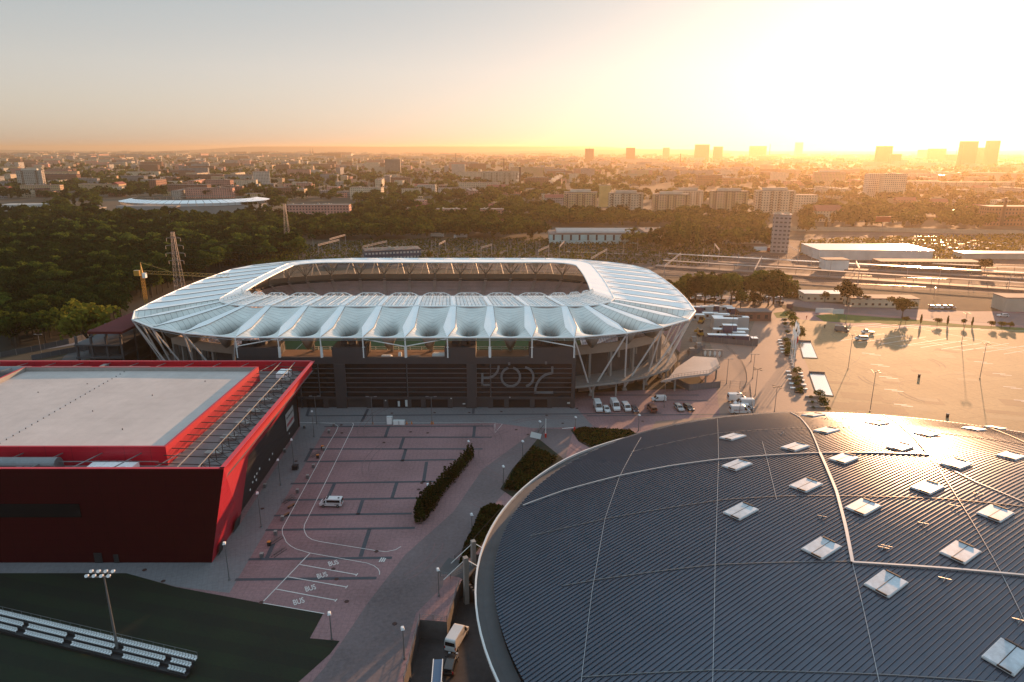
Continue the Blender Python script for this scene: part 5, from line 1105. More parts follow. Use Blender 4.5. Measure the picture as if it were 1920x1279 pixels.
# planter beds and white seats along them
SOIL = mat('bed_soil', (.05, .03, .022), .95, var=.3, scale=2)
for i, (q, l) in enumerate(((((1464, 640), (1480, 640), (1484, 668), (1472, 668)), 'dark planting bed on the far side of the flagpoles'), (((1483, 697), (1497, 700), (1508, 738), (1490, 737)), 'dark planting bed in front of the flagpoles'))):
    pl = px(q); m_ = MB(); c = (sum(a[0] for a in pl) / 4, sum(a[1] for a in pl) / 4); m_.prism(pl, 0, .35); tag(m_.build('planting_bed', SOIL), l, 'planter')
ws = [(1462, 639), (1463.5, 644), (1465, 650), (1466.5, 656), (1468, 662), (1477.5, 698), (1480, 705), (1482, 713), (1484, 721), (1486, 729), (1501, 701), (1502, 707), (1504, 715), (1507, 723), (1509, 731)]
b0 = None
for i, (x, y) in enumerate(ws):
    lab = ('white block seat left of the far planting bed' if i < 5 else 'white block seat along the left edge of the near planting bed' if i < 10 else 'white block seat along the right edge of the near planting bed')
    gp = ('white block seats left of the far planting bed', 'white block seats on the left of the near planting bed', 'white block seats on the right of the near planting bed')[0 if i < 5 else 1 if i < 10 else 2]
    if b0 is None: b0 = small('block_seat', lab, 'seat', x, y, [('seat_slab', M['white'], lambda m_: m_.box(0, 0, .2, 1.5, .8, .3)), ('plinth', M['conc'], lambda m_: m_.box(0, 0, 0, 1.2, .6, .2))], R(-8), gp)
    else: dup(b0, P(x, y), R(-8), lab, gp)
# low hedge walls of the shrub rows
for i, (x0, x1, y, l) in enumerate(((1510, 1540, 745, 'nearest'), (1513, 1553, 755, 'middle'), (1517, 1548, 765, 'last'), (1466, 1476, 599, 'first'), (1467, 1478, 606, 'second'), (1469, 1480, 614, 'third'), (1472, 1483, 621, 'fourth'), (1474, 1486, 629, 'fifth'))):
    a, b = P(x0, y), P(x1, y); m_ = MB(); m_.bx(a[0], b[0], a[1] - .3, a[1] + .3, 0, .5)
    tag(m_.build('low_wall', M['conc']), ('low concrete seat wall, %s of the three by the clipped trees near the dome' if i < 3 else 'low concrete seat wall, %s of the row leading to the far lawn') % l, 'wall')
# bollard arc + mesh fence
t = thing('bollard_fence', 'curved line of thin bollards on the sunlit plaza right of the ramp', 'fence', P(1385, 690)); m_ = MB()
arcp = [(1357, 649), (1366, 656), (1375, 664), (1384, 673), (1391, 683), (1396, 693), (1399, 704), (1400, 716), (1397, 726), (1391, 735)]
pts = [Vector(P(a, b)) for a, b in arcp]
for a, b in zip(pts, pts[1:]):
    for k in range(4): q = a.lerp(b, k / 4) - Vector(P(1385, 690)); m_.tube(q, q + Vector((0, 0, 1.3)), .07, None, 5)
m_.build('post', M['steel'], t, world=False)
def fence(name, label, pl, h, m, spacing=2.5, z=0, solid=True, pm='steel'):
    pts = [Vector(P(a, b, z)) for a, b in pl]; t = thing(name, label, 'fence', tuple(pts[0])); o0 = pts[0]; m_ = MB(); pp = MB()
    for a, b in zip(pts, pts[1:]):
        a, b = a - o0, b - o0
        if solid: m_.add([tuple(a), tuple(b), tuple(b + Vector((0, 0, h))), tuple(a + Vector((0, 0, h)))], [(0, 1, 2, 3)])
        else:
            for zz in np.linspace(h * .35, h, 3): m_.tube(a + Vector((0, 0, zz)), b + Vector((0, 0, zz)), .03, None, 4)
            nb = int((b - a).length / .35)
            for k in range(nb): q = a.lerp(b, k / max(nb, 1)); m_.tube(q + Vector((0, 0, .1)), q + Vector((0, 0, h)), .018, None, 3, 0, False)
        n = max(1, int((b - a).length / spacing))
        for k in range(n + 1): q = a.lerp(b, k / n); pp.tube(q, q + Vector((0, 0, h + .08)), .055, None, 5)
    m_.build('fence_panel', m, t, world=False); pp.build('post', M[pm], t, world=False); return t
FW = mat('fence_sheet', (.12, .125, .14), .6, var=.2, scale=2)
fence('sheet_fence', 'grey sheet fence along the front of the container camp', [(1316, 640), (1325, 641), (1408, 649), (1419, 649)], 2.2, FW)
fence('sheet_fence', 'grey sheet fence under the raised stair landing', [(1255, 715), (1292, 733), (1350, 727)], 2.2, FW)
fence('sheet_fence', 'grey mesh fence climbing beside the turnstiles', [(1275, 690), (1300, 668), (1322, 655)], 2.0, FW)
fence('rail_fence', 'steel railing at the head of the dark ramp', [(787, 1162), (838, 1166)], 1.1, M['steel'], 2, 0, False)
fence('rail_fence', 'steel railing down the left edge of the dark ramp', [(757, 1279), (787, 1162)], 1.1, M['steel'], 2, 0, False)
fence('rail_fence', 'steel railing on the wall above the parked white van', [(838, 1166), (860, 1098)], 1.1, M['steel'], 2, 0, False)
fence('rail_fence', 'thin dark fence through the hedge bed next to the dome', [(853, 1052), (880, 1030), (905, 1000), (942, 960)], 1.2, M['black'], 2, 0, False, 'black')
fence('rail_fence', 'steel railing around the top of the concrete stairs', [(826, 1082), (845, 1085), (868, 1075), (878, 1078)], 1.1, M['steel'], 2, 0, False)
fence('boundary_fence', 'long boundary fence with pale posts at the foot of the dark wood', [(-60, 682), (60, 660), (130, 645), (180, 630), (218, 612)], 2.2, M['concdark'], 4, 0, True, 'conc')
fence('construction_wall', 'grey sheet wall of the building yard left of the stadium', [(60, 676), (130, 662), (190, 652), (250, 648)], 2.0, FW)
fence('noise_barrier', 'long pale noise barrier along the railway at the right', [(1450, 433), (1640, 434), (1800, 438), (2300, 448)], 4, mat('barrier_panel', (.36, .32, .25), .5), 6)
fence('gate_fence', 'tall thin steel gate fence beside the sunlit vans', [(1350, 727), (1405, 731), (1411, 788)], 2.6, M['steel'], 2.5, 0, False)
small('turnstile_gate', 'white turnstile gate with four doors at the end of the ramp', 'gate', 1335, 668, [('gate_frame', M['steel'], lambda m_: (m_.bx(-3.6, 3.6, -.3, .3, 2.3, 2.6), m_.bx(-3.6, -3.4, -.3, .3, 0, 2.3), m_.bx(3.4, 3.6, -.3, .3, 0, 2.3)))] + [('turnstile', M['white'], lambda m_, k=k: (m_.tube((-2.6 + k * 1.75, 0, 0), (-2.6 + k * 1.75, 0, 2.3), .22), m_.box(-2.6 + k * 1.75, 0, .6, .8, .1, 1.2))) for k in range(4)], R(-8))
# stairs in the yard
t = thing('concrete_stairs', 'concrete staircase with landing going down to the sunken yard', 'stairs', P(866, 1085)); m_ = MB()
for k in range(12): m_.box(.2 + k * .35, -k * .35, -3.6, 3.2, .4, 3.6 - k * .3, R(-45))
m_.build('step', M['concdark'], t, world=False); m_ = MB(); m_.box(-1, 3.2, -.3, 6, 5, .32, R(-20)); m_.build('landing', M['concdark'], t, world=False)
p = P(822, 1262, -1); t = thing('blue_canopy', 'narrow blue canopy on white struts over the dark ramp', 'canopy', (p[0], p[1], PF))
m_ = MB(); m_.box(0, -2.5, 3.2, 1.3, 9, .15, R(3)); m_.build('canopy_sheet', paint('canopy_blue', (.03, .09, .2)), t, world=False)
m_ = MB(); m_.box(-.7, -2.5, 3.2, .12, 9, .25, R(3)); m_.box(.7, -2.5, 3.2, .12, 9, .25, R(3)); m_.tube((-2.4, -3, 0), (-.6, -2, 3.2), .06); m_.tube((2.4, -3, 0), (.6, -2, 3.2), .06); m_.build('strut', M['white'], t, world=False)
# ================================================================== PEOPLE (tiny)
def person(label, x, y, coat):
    t = thing('person', label, 'person', P(x, y)); me = bpy.data.meshes.new('body')
    J = [(0, 0, .92, .15, .11), (0, 0, 1.2, .16, .11), (0, 0, 1.45, .15, .09), (0, 0, 1.56, .06, .06), (0, 0, 1.68, .09, .1), (0, 0, 1.78, .06, .07), (.1, .02, .5, .075, .08), (.12, .12, .06, .05, .09), (-.1, -.02, .5, .075, .08), (-.12, -.14, .06, .05, .09), (.22, 0, 1.4, .06, .06), (.28, -.05, 1.1, .05, .05), (.27, .08, .85, .035, .035), (-.22, 0, 1.4, .06, .06), (-.28, .05, 1.1, .05, .05), (-.27, .02, .85, .035, .035)]
    E = [(0, 1), (1, 2), (2, 3), (3, 4), (4, 5), (0, 6), (6, 7), (0, 8), (8, 9), (2, 10), (10, 11), (11, 12), (2, 13), (13, 14), (14, 15)]
    me.from_pydata([j[:3] for j in J], E, []); o = bpy.data.objects.new('body', me); COL.objects.link(o); o.parent = t
    s = o.modifiers.new('skin', 'SKIN'); 
    me.skin_vertices or me.attributes
    for v, j in zip(me.skin_vertices[0].data, J): v.radius = (j[3], j[4])
    me.skin_vertices[0].data[0].use_root = True; o.modifiers.new('sub', 'SUBSURF').levels = 1; me.materials.append(coat)
    m_ = MB(); m_.tube((0, 0, 1.68), (0, -.01, 1.82), .105, .06, 8); m_.build('hair', M['black'], t, world=False); return t
try:
    person('person in dark clothes walking alone across the shadowed plaza left of the grey van', 1546, 616, M['black']); person('person in a red top standing by the far lawn corner', 1512, 598, PAINT['red'])
except Exception as e: print('person', e)

# ================================================================== TREES
LEAF = {'dark': foliage('leaves_dark', (.006, .016, .006), (.024, .042, .009), .34), 'mid': foliage('leaves_mid', (.028, .052, .010), (.10, .12, .020), .45), 'lime': foliage('leaves_lime', (.09, .10, .015), (.20, .19, .03), .45), 'red': foliage('leaves_red', (.05, .014, .01), (.11, .03, .016), .35), 'gold': foliage('leaves_gold', (.07, .065, .01), (.17, .13, .02), .5)}
BARK = mat('bark', (.05, .038, .028), .9, var=.3, scale=2, geo=False)
def crown_arrays(kind, H, n, s, seed):
    r = np.random.default_rng(seed)
    if kind == 'broad': B = [(r.normal(0, .15) * H, r.normal(0, .15) * H, H * r.uniform(.42, .80), H * r.uniform(.13, .21)) for _ in range(13)] + [(0, 0, H * .6, H * .26)]
    elif kind == 'wide': B = [(r.normal(0, .22) * H, r.normal(0, .22) * H, H * r.uniform(.45, .8), H * r.uniform(.13, .20)) for _ in range(17)] + [(0, 0, H * .6, H * .28)]
    elif kind == 'poplar': B = [(r.normal(0, .02) * H, r.normal(0, .02) * H, H * z, H * .085 * (1.25 - abs(z - .45) * 1.3)) for z in np.linspace(.16, .95, 13)]
    elif kind == 'conifer': B = [(r.normal(0, .012) * H, r.normal(0, .012) * H, H * z, H * .20 * (1.02 - z)) for z in np.linspace(.1, .97, 12)]
    elif kind == 'thuja': B = [(r.normal(0, .02) * H, r.normal(0, .02) * H, H * z, H * .20 * (1.0 - max(0, z - .4) * 1.35)) for z in np.linspace(.1, .95, 9)]
    else: B = [(0, 0, H * .5, H * .46)] + [(r.normal(0, .2) * H, r.normal(0, .2) * H, H * r.uniform(.4, .65), H * .25) for _ in range(5)]
    B = np.array(B); w_ = B[:, 3] ** 2; idx = r.choice(len(B), n, p=w_ / w_.sum()); d = r.normal(size=(n, 3)); d /= np.linalg.norm(d, axis=1)[:, None]; d[:, 2] = np.where(d[:, 2] < -.45, -d[:, 2], d[:, 2])
    c = B[idx, :3] + d * (B[idx, 3] * r.uniform(.72, 1.08, n))[:, None]
    nn_ = d + r.normal(size=(n, 3)) * .55; nn_ /= np.linalg.norm(nn_, axis=1)[:, None]; u = np.cross(nn_, r.normal(size=(n, 3))); u /= np.linalg.norm(u, axis=1)[:, None]; v = np.cross(nn_, u)
    sz = s * r.uniform(.6, 1.3, n)[:, None]; q = np.stack([c - u * sz - v * sz * .7, c + u * sz - v * sz * .6, c + u * sz * .6 + v * sz * .8, c - u * sz * .7 + v * sz * .6], 1)
    return q.reshape(-1, 3)
def quads_mesh(name, V, m):
    n = len(V) // 4; me = bpy.data.meshes.new(name); me.vertices.add(len(V)); me.vertices.foreach_set('co', V.astype(np.float32).ravel()); me.loops.add(n * 4); me.loops.foreach_set('vertex_index', np.arange(n * 4, dtype=np.int32)); me.polygons.add(n); me.polygons.foreach_set('loop_start', np.arange(0, n * 4, 4, dtype=np.int32))
    try: me.polygons.foreach_set('loop_total', np.full(n, 4, dtype=np.int32))
    except Exception: pass
    me.materials.append(m); me.update(calc_edges=True); me.validate(); return me
PROTO = {}
def proto(kind, col, v):
    key = (kind, col, v)
    if key in PROTO: return PROTO[key]
    H, n, s = {'broad': (12, 1500, .36), 'wide': (12, 1700, .38), 'poplar': (18, 1300, .40), 'conifer': (12, 1100, .34), 'thuja': (5, 700, .16), 'ball': (2.2, 420, .11)}[kind]
    cm = quads_mesh('crown', crown_arrays(kind, H, n, s, hash((kind, v)) % 1000 if False else (len(kind) * 31 + v * 7)), LEAF[col])
    tk = MB(); tk.tube((0, 0, 0), (0, 0, H * .35), H * .022, H * .016, 7)
    if kind in ('broad', 'wide'):
        rr_ = random.Random(v)
        for k in range(5): a = k * 1.26 + rr_.random(); tk.tube((0, 0, H * .3), (math.cos(a) * H * .16, math.sin(a) * H * .16, H * .62), H * .013, H * .005, 5)
    else: tk.tube((0, 0, H * .35), (0, 0, H * .8), H * .016, H * .004, 6)
    tmb = bpy.data.meshes.new('trunk'); tmb.from_pydata(tk.v, [], tk.f); tmb.materials.append(BARK); PROTO[key] = (H, cm, tmb); return PROTO[key]
NM = {'broad': 'broadleaf_tree', 'wide': 'broadleaf_tree', 'poplar': 'poplar_tree', 'conifer': 'conifer_tree', 'thuja': 'thuja_shrub', 'ball': 'clipped_shrub'}
def tree(kind, col, p, h, label, group=None, v=0, rz=None):
    H, cm, tm = proto(kind, col, v); t = thing(NM[kind], label, 'shrub' if kind in ('thuja', 'ball') else 'tree', p, rz if rz is not None else RR.uniform(0, 6.28), group)
    s = h / H; t.scale = (s * RR.uniform(.88, 1.14), s * RR.uniform(.88, 1.14), s)
    for nm, me in (('trunk', tm), ('crown', cm)): o = bpy.data.objects.new(nm, me); COL.objects.link(o); o.parent = t
    return t
RR = random.Random(11)
NT = 0
def T(kind, col, x, yb, yt, label, group=None, v=None):
    global NT; NT += 1
    return tree(kind, col, P(x, yb), max(1.2, HT(x, yb, yt)), label, group, RR.randrange(3) if v is None else v)
# clipped hedge of thujas
for k in range(17):
    f = k / 16; x = 786 + (884 - 786) * f; yb = 978 + (858 - 978) * f; T('thuja', 'dark', x, yb, yb - (46 - 18 * f) - RR.uniform(-3, 6), ORD[k] + ' columnar thuja of the roadside hedge, counted from its near end', 'thujas of the roadside hedge')
T('wide', 'lime', 172, 668, 565, 'bright yellow green tree at the edge of the dark wood')
for i, (x, yb, yt) in enumerate(((1236, 568, 528), (1250, 562, 522), (1268, 574, 520), (1286, 562, 508), (1303, 575, 515), (1321, 573, 505), (1338, 577, 512), (1352, 570, 506), (1370, 574, 508), (1388, 578, 540), (1392, 566, 510), (1412, 572, 512), (1424, 570, 503), (1440, 574, 508), (1450, 570, 502), (1462, 570, 508), (1415, 577, 545), (1255, 570, 535), (1230, 560, 530), (1290, 575, 535))):
    T('broad', ('mid', 'dark', 'mid')[i % 3], x, yb, yt, '%s leafy tree of the dense row right of the stadium, counted roughly from the left' % ORD[i], 'trees in the row right of the stadium')
T('broad', 'dark', 1587, 574, 523, 'dark tree in front of the long low railway building'); T('broad', 'gold', 1546, 566, 545, 'small yellowish tree at the white end of the low railway building'); T('wide', 'gold', 1691, 597, 556, 'round yellow green tree on the pavement right of the low building')
T('wide', 'dark', 1620, 574, 552, 'broad low tree partly behind the low railway building')
for x, yb, yt, l in ((1267, 468, 402, 'tallest poplar in front of the grey office'), (1288, 470, 415, 'second poplar beside the grey office'), (1305, 472, 426, 'bushy poplar right of the two tall ones')): T('poplar', 'mid', x, yb, yt, l)
T('broad', 'mid', 560, 487, 440, 'large round tree left of the railway gantries'); T('broad', 'lime', 432, 457, 424, 'light green tree before the railway yard at left'); T('broad', 'gold', 805, 488, 470, 'small golden bush behind the far roof edge')
T('wide', 'dark', 1845, 512, 484, 'dark mound shaped bush by the station roofs')
for i, (x, yb, yt, l) in enumerate(((1493, 703, 687, 'largest ball shaped shrub at the top of the near planting bed'), (1497, 712, 703, 'ball shrub second in the near planting bed'), (1489, 716, 706, 'left ball shrub third in the near planting bed'), (1501, 720, 711, 'ball shrub in the middle of the near planting bed'), (1493, 725, 715, 'left ball shrub in the lower half of the near planting bed'), (1503, 733, 724, 'right ball shrub low in the near planting bed'), (1495, 736, 727, 'left ball shrub at the bottom of the near planting bed'), (1501, 738, 730, 'last ball shrub at the bottom of the near planting bed'), (1475, 645, 632, 'ball shrub at the top of the far planting bed'), (1477, 655, 640, 'ball shrub in the middle of the far planting bed'), (1480, 664, 650, 'ball shrub beside the flagpoles'), (1474, 668, 655, 'ball shrub at the lower end of the far planting bed'), (1537, 748, 730, 'round clipped tree standing before the near white basin'), (1543, 765, 744, 'large round clipped tree between the low seat walls'), (1552, 773, 762, 'bright green clipped shrub touching the dome edge'), (1520, 748, 741, 'tiny ball shrub on the first low seat wall'), (1523, 758, 751, 'tiny ball shrub on the second low seat wall'), (1525, 768, 761, 'tiny ball shrub on the third low seat wall'), (1486, 606, 590, 'ball tree beside the far lawn'), (1488, 618, 600, 'ball tree below the far lawn'), (1498, 628, 610, 'ball tree right of the flagpole tops'), (1500, 636, 618, 'ball tree above the far basin'), (1482, 598, 582, 'ball tree at the top of the far lawn'), (1472, 612, 603, 'small ball shrub on the third far seat wall'), (1475, 627, 618, 'small ball shrub on the fifth far seat wall'), (1471, 604, 597, 'small ball shrub on the second far seat wall'))):
    T('ball', 'gold' if 'bright' in l else 'mid', x, yb, yt, l)
for i, x in enumerate((1698, 1726, 1757, 1776, 1806, 1822, 1858, 1877, 1893)):
    T('poplar' if i in (1, 3, 5) else 'broad', 'mid' if i in (1, 3, 5) else 'gold', x, 606 + i * 1.3, 592 + i * 1.3 - (4 if i in (1, 3, 5) else 0), ('young slim tree on the grass strip beside the sunny lot' if i in (1, 3, 5) else 'young yellowish tree on the grass strip beside the sunny lot'), 'young trees on the grass strip')
# ---- scattered woods: candidates by ground area, largest become things, the rest one mass
def inpoly(x, y, pl):
    c = False; n = len(pl)
    for i in range(n):
        (a, b), (d, e) = pl[i], pl[(i + 1) % n]
        if (b > y) != (e > y) and x < (d - a) * (y - b) / (e - b) + a: c = not c
    return c
def topix(X, Y, Z=0): d = Y * _c - (Z - CAMH) * _s; u = Y * _s + (Z - CAMH) * _c; return 960 + FPX * X / d, 639.5 - FPX * u / d
cand = []
wood = px([(-520, 760), (-60, 672), (60, 652), (195, 618), (228, 600), (238, 588), (345, 536), (440, 500), (540, 486), (560, 470), (540, 452), (400, 441), (200, 437), (0, 428), (-520, 432)])
xs_ = [a[0] for a in wood]; ys_ = [a[1] for a in wood]
x = min(xs_)
while x < max(xs_):
    y = min(ys_)
    while y < max(ys_):
        X, Y = x + RR.uniform(-2.6, 2.6), y + RR.uniform(-2.6, 2.6)
        if inpoly(X, Y, wood):
            pxx, pyy = topix(X, Y)
            clear = math.sin(X * .03) + math.cos(Y * .021 + X * .008)
            if pxx > -60: cand.append((X, Y, RR.uniform(9, 16.5) + 1.5 * clear, 'wood', 'dark' if RR.random() < .76 else 'mid'))
        y += 6.8
    x += 6.8
def vnoise(x, y): return math.sin(x * .011 + 1.3) * math.cos(y * .009 + x * .004) + .6 * math.sin(x * .031 + y * .023) + .4 * math.sin(y * .05 - x * .043)
# screen-density sampling in the town; keepouts are the pixel boxes of landmarks and yards
KEEP = [(195, 460, 372, 408), (0, 92, 378, 402), (560, 1100, 450, 500), (1020, 1260, 425, 470), (1440, 1495, 395, 480), (1525, 1925, 425, 600), (1260, 1520, 455, 600), (540, 660, 378, 414), (640, 800, 452, 490), (1340, 1470, 436, 458), (1100, 1300, 462, 520), (1050, 1500, 384, 403)]
def kept(a, b): return any(x0 - 6 < a < x1 + 6 and y0 < b < y1 + 3 for x0, x1, y0, y1 in KEEP)
def town(n, y0, y1, thr, hmin, hmax, zone, x0=-60, x1=1980):
    for _ in range(n):
        a, b = RR.uniform(x0, x1), RR.uniform(y0, y1); X, Y, _z = P(a, b)
        if kept(a, b): continue
        lim = thr - (.5 if a > 900 and b < 345 else 0)
        if vnoise(X, Y) < lim: continue
        cand.append((X, Y, RR.uniform(hmin, hmax), zone, 'dark' if RR.random() < (.5 if a < 700 else .3) else 'mid'))
town(1100, 412, 452, -9, 8, 14, 'belt', 330, 1300)
town(420, 407, 438, -9, 7, 12, 'belt', 1040, 1540)
town(1000, 372, 412, -.8, 9, 16, 'mid')
town(1500, 338, 375, -.5, 9, 17, 'mid')
town(3000, 305, 340, -.5, 9, 16, 'far')
town(4200, 287, 306, -.4, 9, 16, 'far')
for (a0, a1, b0, b1, n) in ((1170, 1450, 452, 470, 50), (650, 1020, 395, 420, 120), (660, 1040, 355, 385, 140), (440, 560, 372, 400, 40), (0, 460, 345, 372, 200), (1500, 1900, 395, 432, 120), (0, 330, 405, 425, 90)):
    for _ in range(n):
        a, b = RR.uniform(a0, a1), RR.uniform(b0, b1)
        if kept(a, b) and b < 425: continue
        X, Y, _z = P(a, b); cand.append((X, Y, RR.uniform(9, 16), 'belt' if b > 395 else 'mid', 'dark' if RR.random() < .45 else 'mid'))
cand.sort(key=lambda c: -c[2] / c[1])
NI = 300 - NT; zl = {'wood': ('broadleaf tree in the dark wood at the left of the stadium', 'trees of the dark wood'), 'belt': ('broadleaf tree of the green belt behind the railway yard', 'trees of the belt behind the railway'), 'mid': ('broadleaf tree among the town blocks beyond the railway', 'trees among the town blocks'), 'far': ('small tree in the hazy far town', 'trees of the hazy far town')}
# visible first: the wood's front ranks and gaps
vis = []; grid = {}
for c in cand:
    a, b = topix(c[0], c[1], c[2] * .8)
    if 225 < a < 1310 and c[1] < 345 and b > 480: continue
    if a < -15 or a > 1935: continue
    k = (int(a // 9), int(b // 4))
    vis.append(c)
for c in vis[:max(0, NI)]:
    kd = RR.choice(('broad', 'broad', 'wide', 'broad', 'poplar' if c[3] != 'wood' and RR.random() < .35 else 'wide'))
    l, g = zl[c[3]]
    pa, pbb = topix(c[0], c[1])
    if c[3] == 'wood':
        tone = 'dark' if c[4] == 'dark' else 'lighter green'; sz = 'tall' if c[2] > 14 else 'low' if c[2] < 11 else 'middling'
        l = '%s %s tree, %s, %s' % (sz, tone, 'front rank by the boundary fence' if pbb > 620 else 'second rank' if pbb > 570 else 'mid wood' if pbb > 510 else 'back edge of the wood', 'at the left frame edge' if pa < 60 else 'above the hall left half' if pa < 140 else 'near the yellow green tree' if pa < 215 else 'near the tower crane' if pa < 300 else 'behind the power pylon' if pa < 400 else 'toward the railway')
    else: l = ('dark' if c[4] == 'dark' else 'golden green') + ' broadleaf tree ' + near_phrase(pa, pbb)
    if kd == 'poplar': l = l.replace('broadleaf tree', 'slim poplar'); g = g.replace('trees', 'poplars')
    tree(kd, c[4], (c[0], c[1], 0), c[2] * (1.25 if kd == 'poplar' else 1), l, g, RR.randrange(3))
rest = vis[max(0, NI):]
LOD = {}
def lod(kind, n, s, v):
    k = (kind, n, v)
    if k not in LOD: H = {'poplar': 18}.get(kind, 12); LOD[k] = crown_arrays(kind, H, n, s, v * 13 + n) / H
    return LOD[k]
masses = {}
for c in rest:
    n, s = (230, .95) if c[1] < 520 else ((110, 1.25) if c[1] < 1200 else ((34, 2.1) if c[1] < 2600 else (12, 3.2)))
    kd = 'poplar' if (c[3] != 'wood' and RR.random() < .12) else RR.choice(('broad', 'wide')); A_ = lod(kd, n, s, RR.randrange(3)); an = RR.uniform(0, 6.28); ca, sa = math.cos(an), math.sin(an); h = c[2]; w_ = RR.uniform(.9, 1.25)
    V = np.empty_like(A_); V[:, 0] = (A_[:, 0] * ca - A_[:, 1] * sa) * h * w_ + c[0]; V[:, 1] = (A_[:, 0] * sa + A_[:, 1] * ca) * h * w_ + c[1]; V[:, 2] = A_[:, 2] * h
    masses.setdefault((c[3], c[4]), []).append(V)
for (z_, col_), L1 in masses.items():
    me = quads_mesh('woodland', np.concatenate(L1), LEAF[col_]); o = bpy.data.objects.new({'wood': 'dense_wood', 'belt': 'tree_belt', 'mid': 'town_woodland', 'far': 'distant_woodland'}[z_], me); COL.objects.link(o)
    tag(o, {'wood': 'dense dark wood filling the left behind the red hall', 'belt': 'belt of trees behind the railway yard', 'mid': 'patches of trees between the town blocks', 'far': 'hazy tree cover of the far town'}[z_] + (' (darker crowns)' if col_ == 'dark' else ' (lighter crowns)'), 'woodland', None, 'stuff')
flat('forest_floor', wood, .01, mat('forest_floor', (.014, .014, .008), .95, var=.4, scale=.3))
# low ground cover in the small beds
def scrub(name, poly, n, s, col, label, hmax=.9):
    pl = px(poly); xs2 = [a[0] for a in pl]; ys2 = [a[1] for a in pl]; C_3 = []
    while len(C_3) < n:
        X, Y = RR.uniform(min(xs2), max(xs2)), RR.uniform(min(ys2), max(ys2))
        if inpoly(X, Y, pl): C_3.append((X, Y, RR.uniform(.1, hmax)))
    c = np.array(C_3); u = RNG.normal(size=(n, 3)); u /= np.linalg.norm(u, axis=1)[:, None]; v = np.cross(u, RNG.normal(size=(n, 3))); v /= np.linalg.norm(v, axis=1)[:, None]
    q = np.stack([c - u * s - v * s, c + u * s - v * s, c + u * s + v * s, c - u * s + v * s], 1).reshape(-1, 3); me = quads_mesh(name, q, LEAF[col]); o = bpy.data.objects.new(name, me); COL.objects.link(o); tag(o, label, 'ground cover', None, 'stuff')
scrub('ground_cover', [(1000, 840), (1045, 862), (1010, 890), (975, 922), (945, 918), (965, 882)], 2600, .22, 'dark', 'low shrubs on the triangular lawn beside the dome')
scrub('ground_cover', [(902, 960), (920, 948), (945, 955), (928, 990), (890, 1035), (862, 1060), (870, 1030)], 3500, .22, 'dark', 'shrubs of the hedge bed squeezed against the dome')
scrub('ground_cover', [(1075, 808), (1090, 802), (1180, 807), (1195, 816), (1110, 838), (1085, 826)], 1800, .2, 'dark', 'rough grass of the verge behind the dome rim', .4)

scrub('ground_cover', [(560, 498), (560, 462), (700, 452), (1100, 448), (1300, 452), (1440, 470), (1300, 500), (1000, 490)], 9000, .55, 'mid', 'weeds and bushes scattered between the railway tracks', 2.2)
scrub('ground_cover', [(1440, 520), (1500, 545), (1500, 560), (1440, 556)], 2500, .4, 'dark', 'hedge between the platforms and the street', 1.6)
scrub('ground_cover', [(1500, 455), (1540, 450), (1920, 440), (2000, 470), (1760, 490), (1500, 480)], 5000, .6, 'gold', 'dry scrub around the glaring warehouse', 1.8)
scrub('ground_cover', [(330, 470), (560, 462), (560, 500), (430, 500)], 3000, .5, 'mid', 'bushes at the wood edge before the railway', 2.5)
# ================================================================== TOWN
F = {
 'cream': facade_mat('facade_cream', (.56, .47, .35), fx=3.2, fz=2.9, wx=.38, wz=.38),
 'pale': facade_mat('facade_pale', (.48, .45, .40), fx=3.0, fz=2.9, wx=.5, wz=.45),
 'pink': facade_mat('facade_pink', (.52, .25, .20), fx=3.4, fz=3.0, wx=.42, wz=.45),
 'ochre': facade_mat('facade_ochre', (.60, .46, .22), fx=3.0, fz=2.8, wx=.45, wz=.38, accent=(.58, .36, .27)),
 'brick': facade_mat('facade_brick', (.22, .10, .07), fx=3.4, fz=3.6, wx=.4, wz=.5, roofcol=(.12, .07, .06)),
 'grey': facade_mat('facade_grey', (.26, .26, .27), fx=3.0, fz=3.0, wx=.6, wz=.4),
 'stripe': facade_mat('facade_stripe', (.30, .27, .24), fx=40.0, fz=3.2, wx=1.0, wz=.5),
 'dark': facade_mat('facade_dark', (.12, .10, .09), fx=2.6, fz=3.3, wx=.6, wz=.55, win=(.03, .03, .03)),
 'blind': facade_mat('facade_blind', (.5, .47, .4), fx=90, fz=90, wx=.0, wz=.0),
 'white': facade_mat('hall_white', (.6, .6, .58), fx=9, fz=40, wx=.0, wz=.0, roofcol=(.5, .5, .5)),
 'turq': facade_mat('hall_turquoise', (.30, .48, .50), fx=7, fz=9, wx=.22, wz=.5, roofcol=(.36, .36, .36)),
 'office': facade_mat('rail_office', (.07, .09, .14), (.55, .52, .48), fx=2.4, fz=3.3, wx=.62, wz=.38, roofcol=(.13, .09, .09)),
 'yellow': facade_mat('stair_tower_yellow', (.55, .42, .17), fx=90, fz=90, wx=0, wz=0),
}
ROOF = mat('town_roof', (.15, .12, .11), .8, var=.2, scale=.1); RTILE = mat('red_tile_roof', (.26, .07, .05), .8, var=.2, scale=.4)
ALB = mat('sheet_roof_bright', (.55, .56, .56), .22, metal=.35, var=.06, scale=.2)
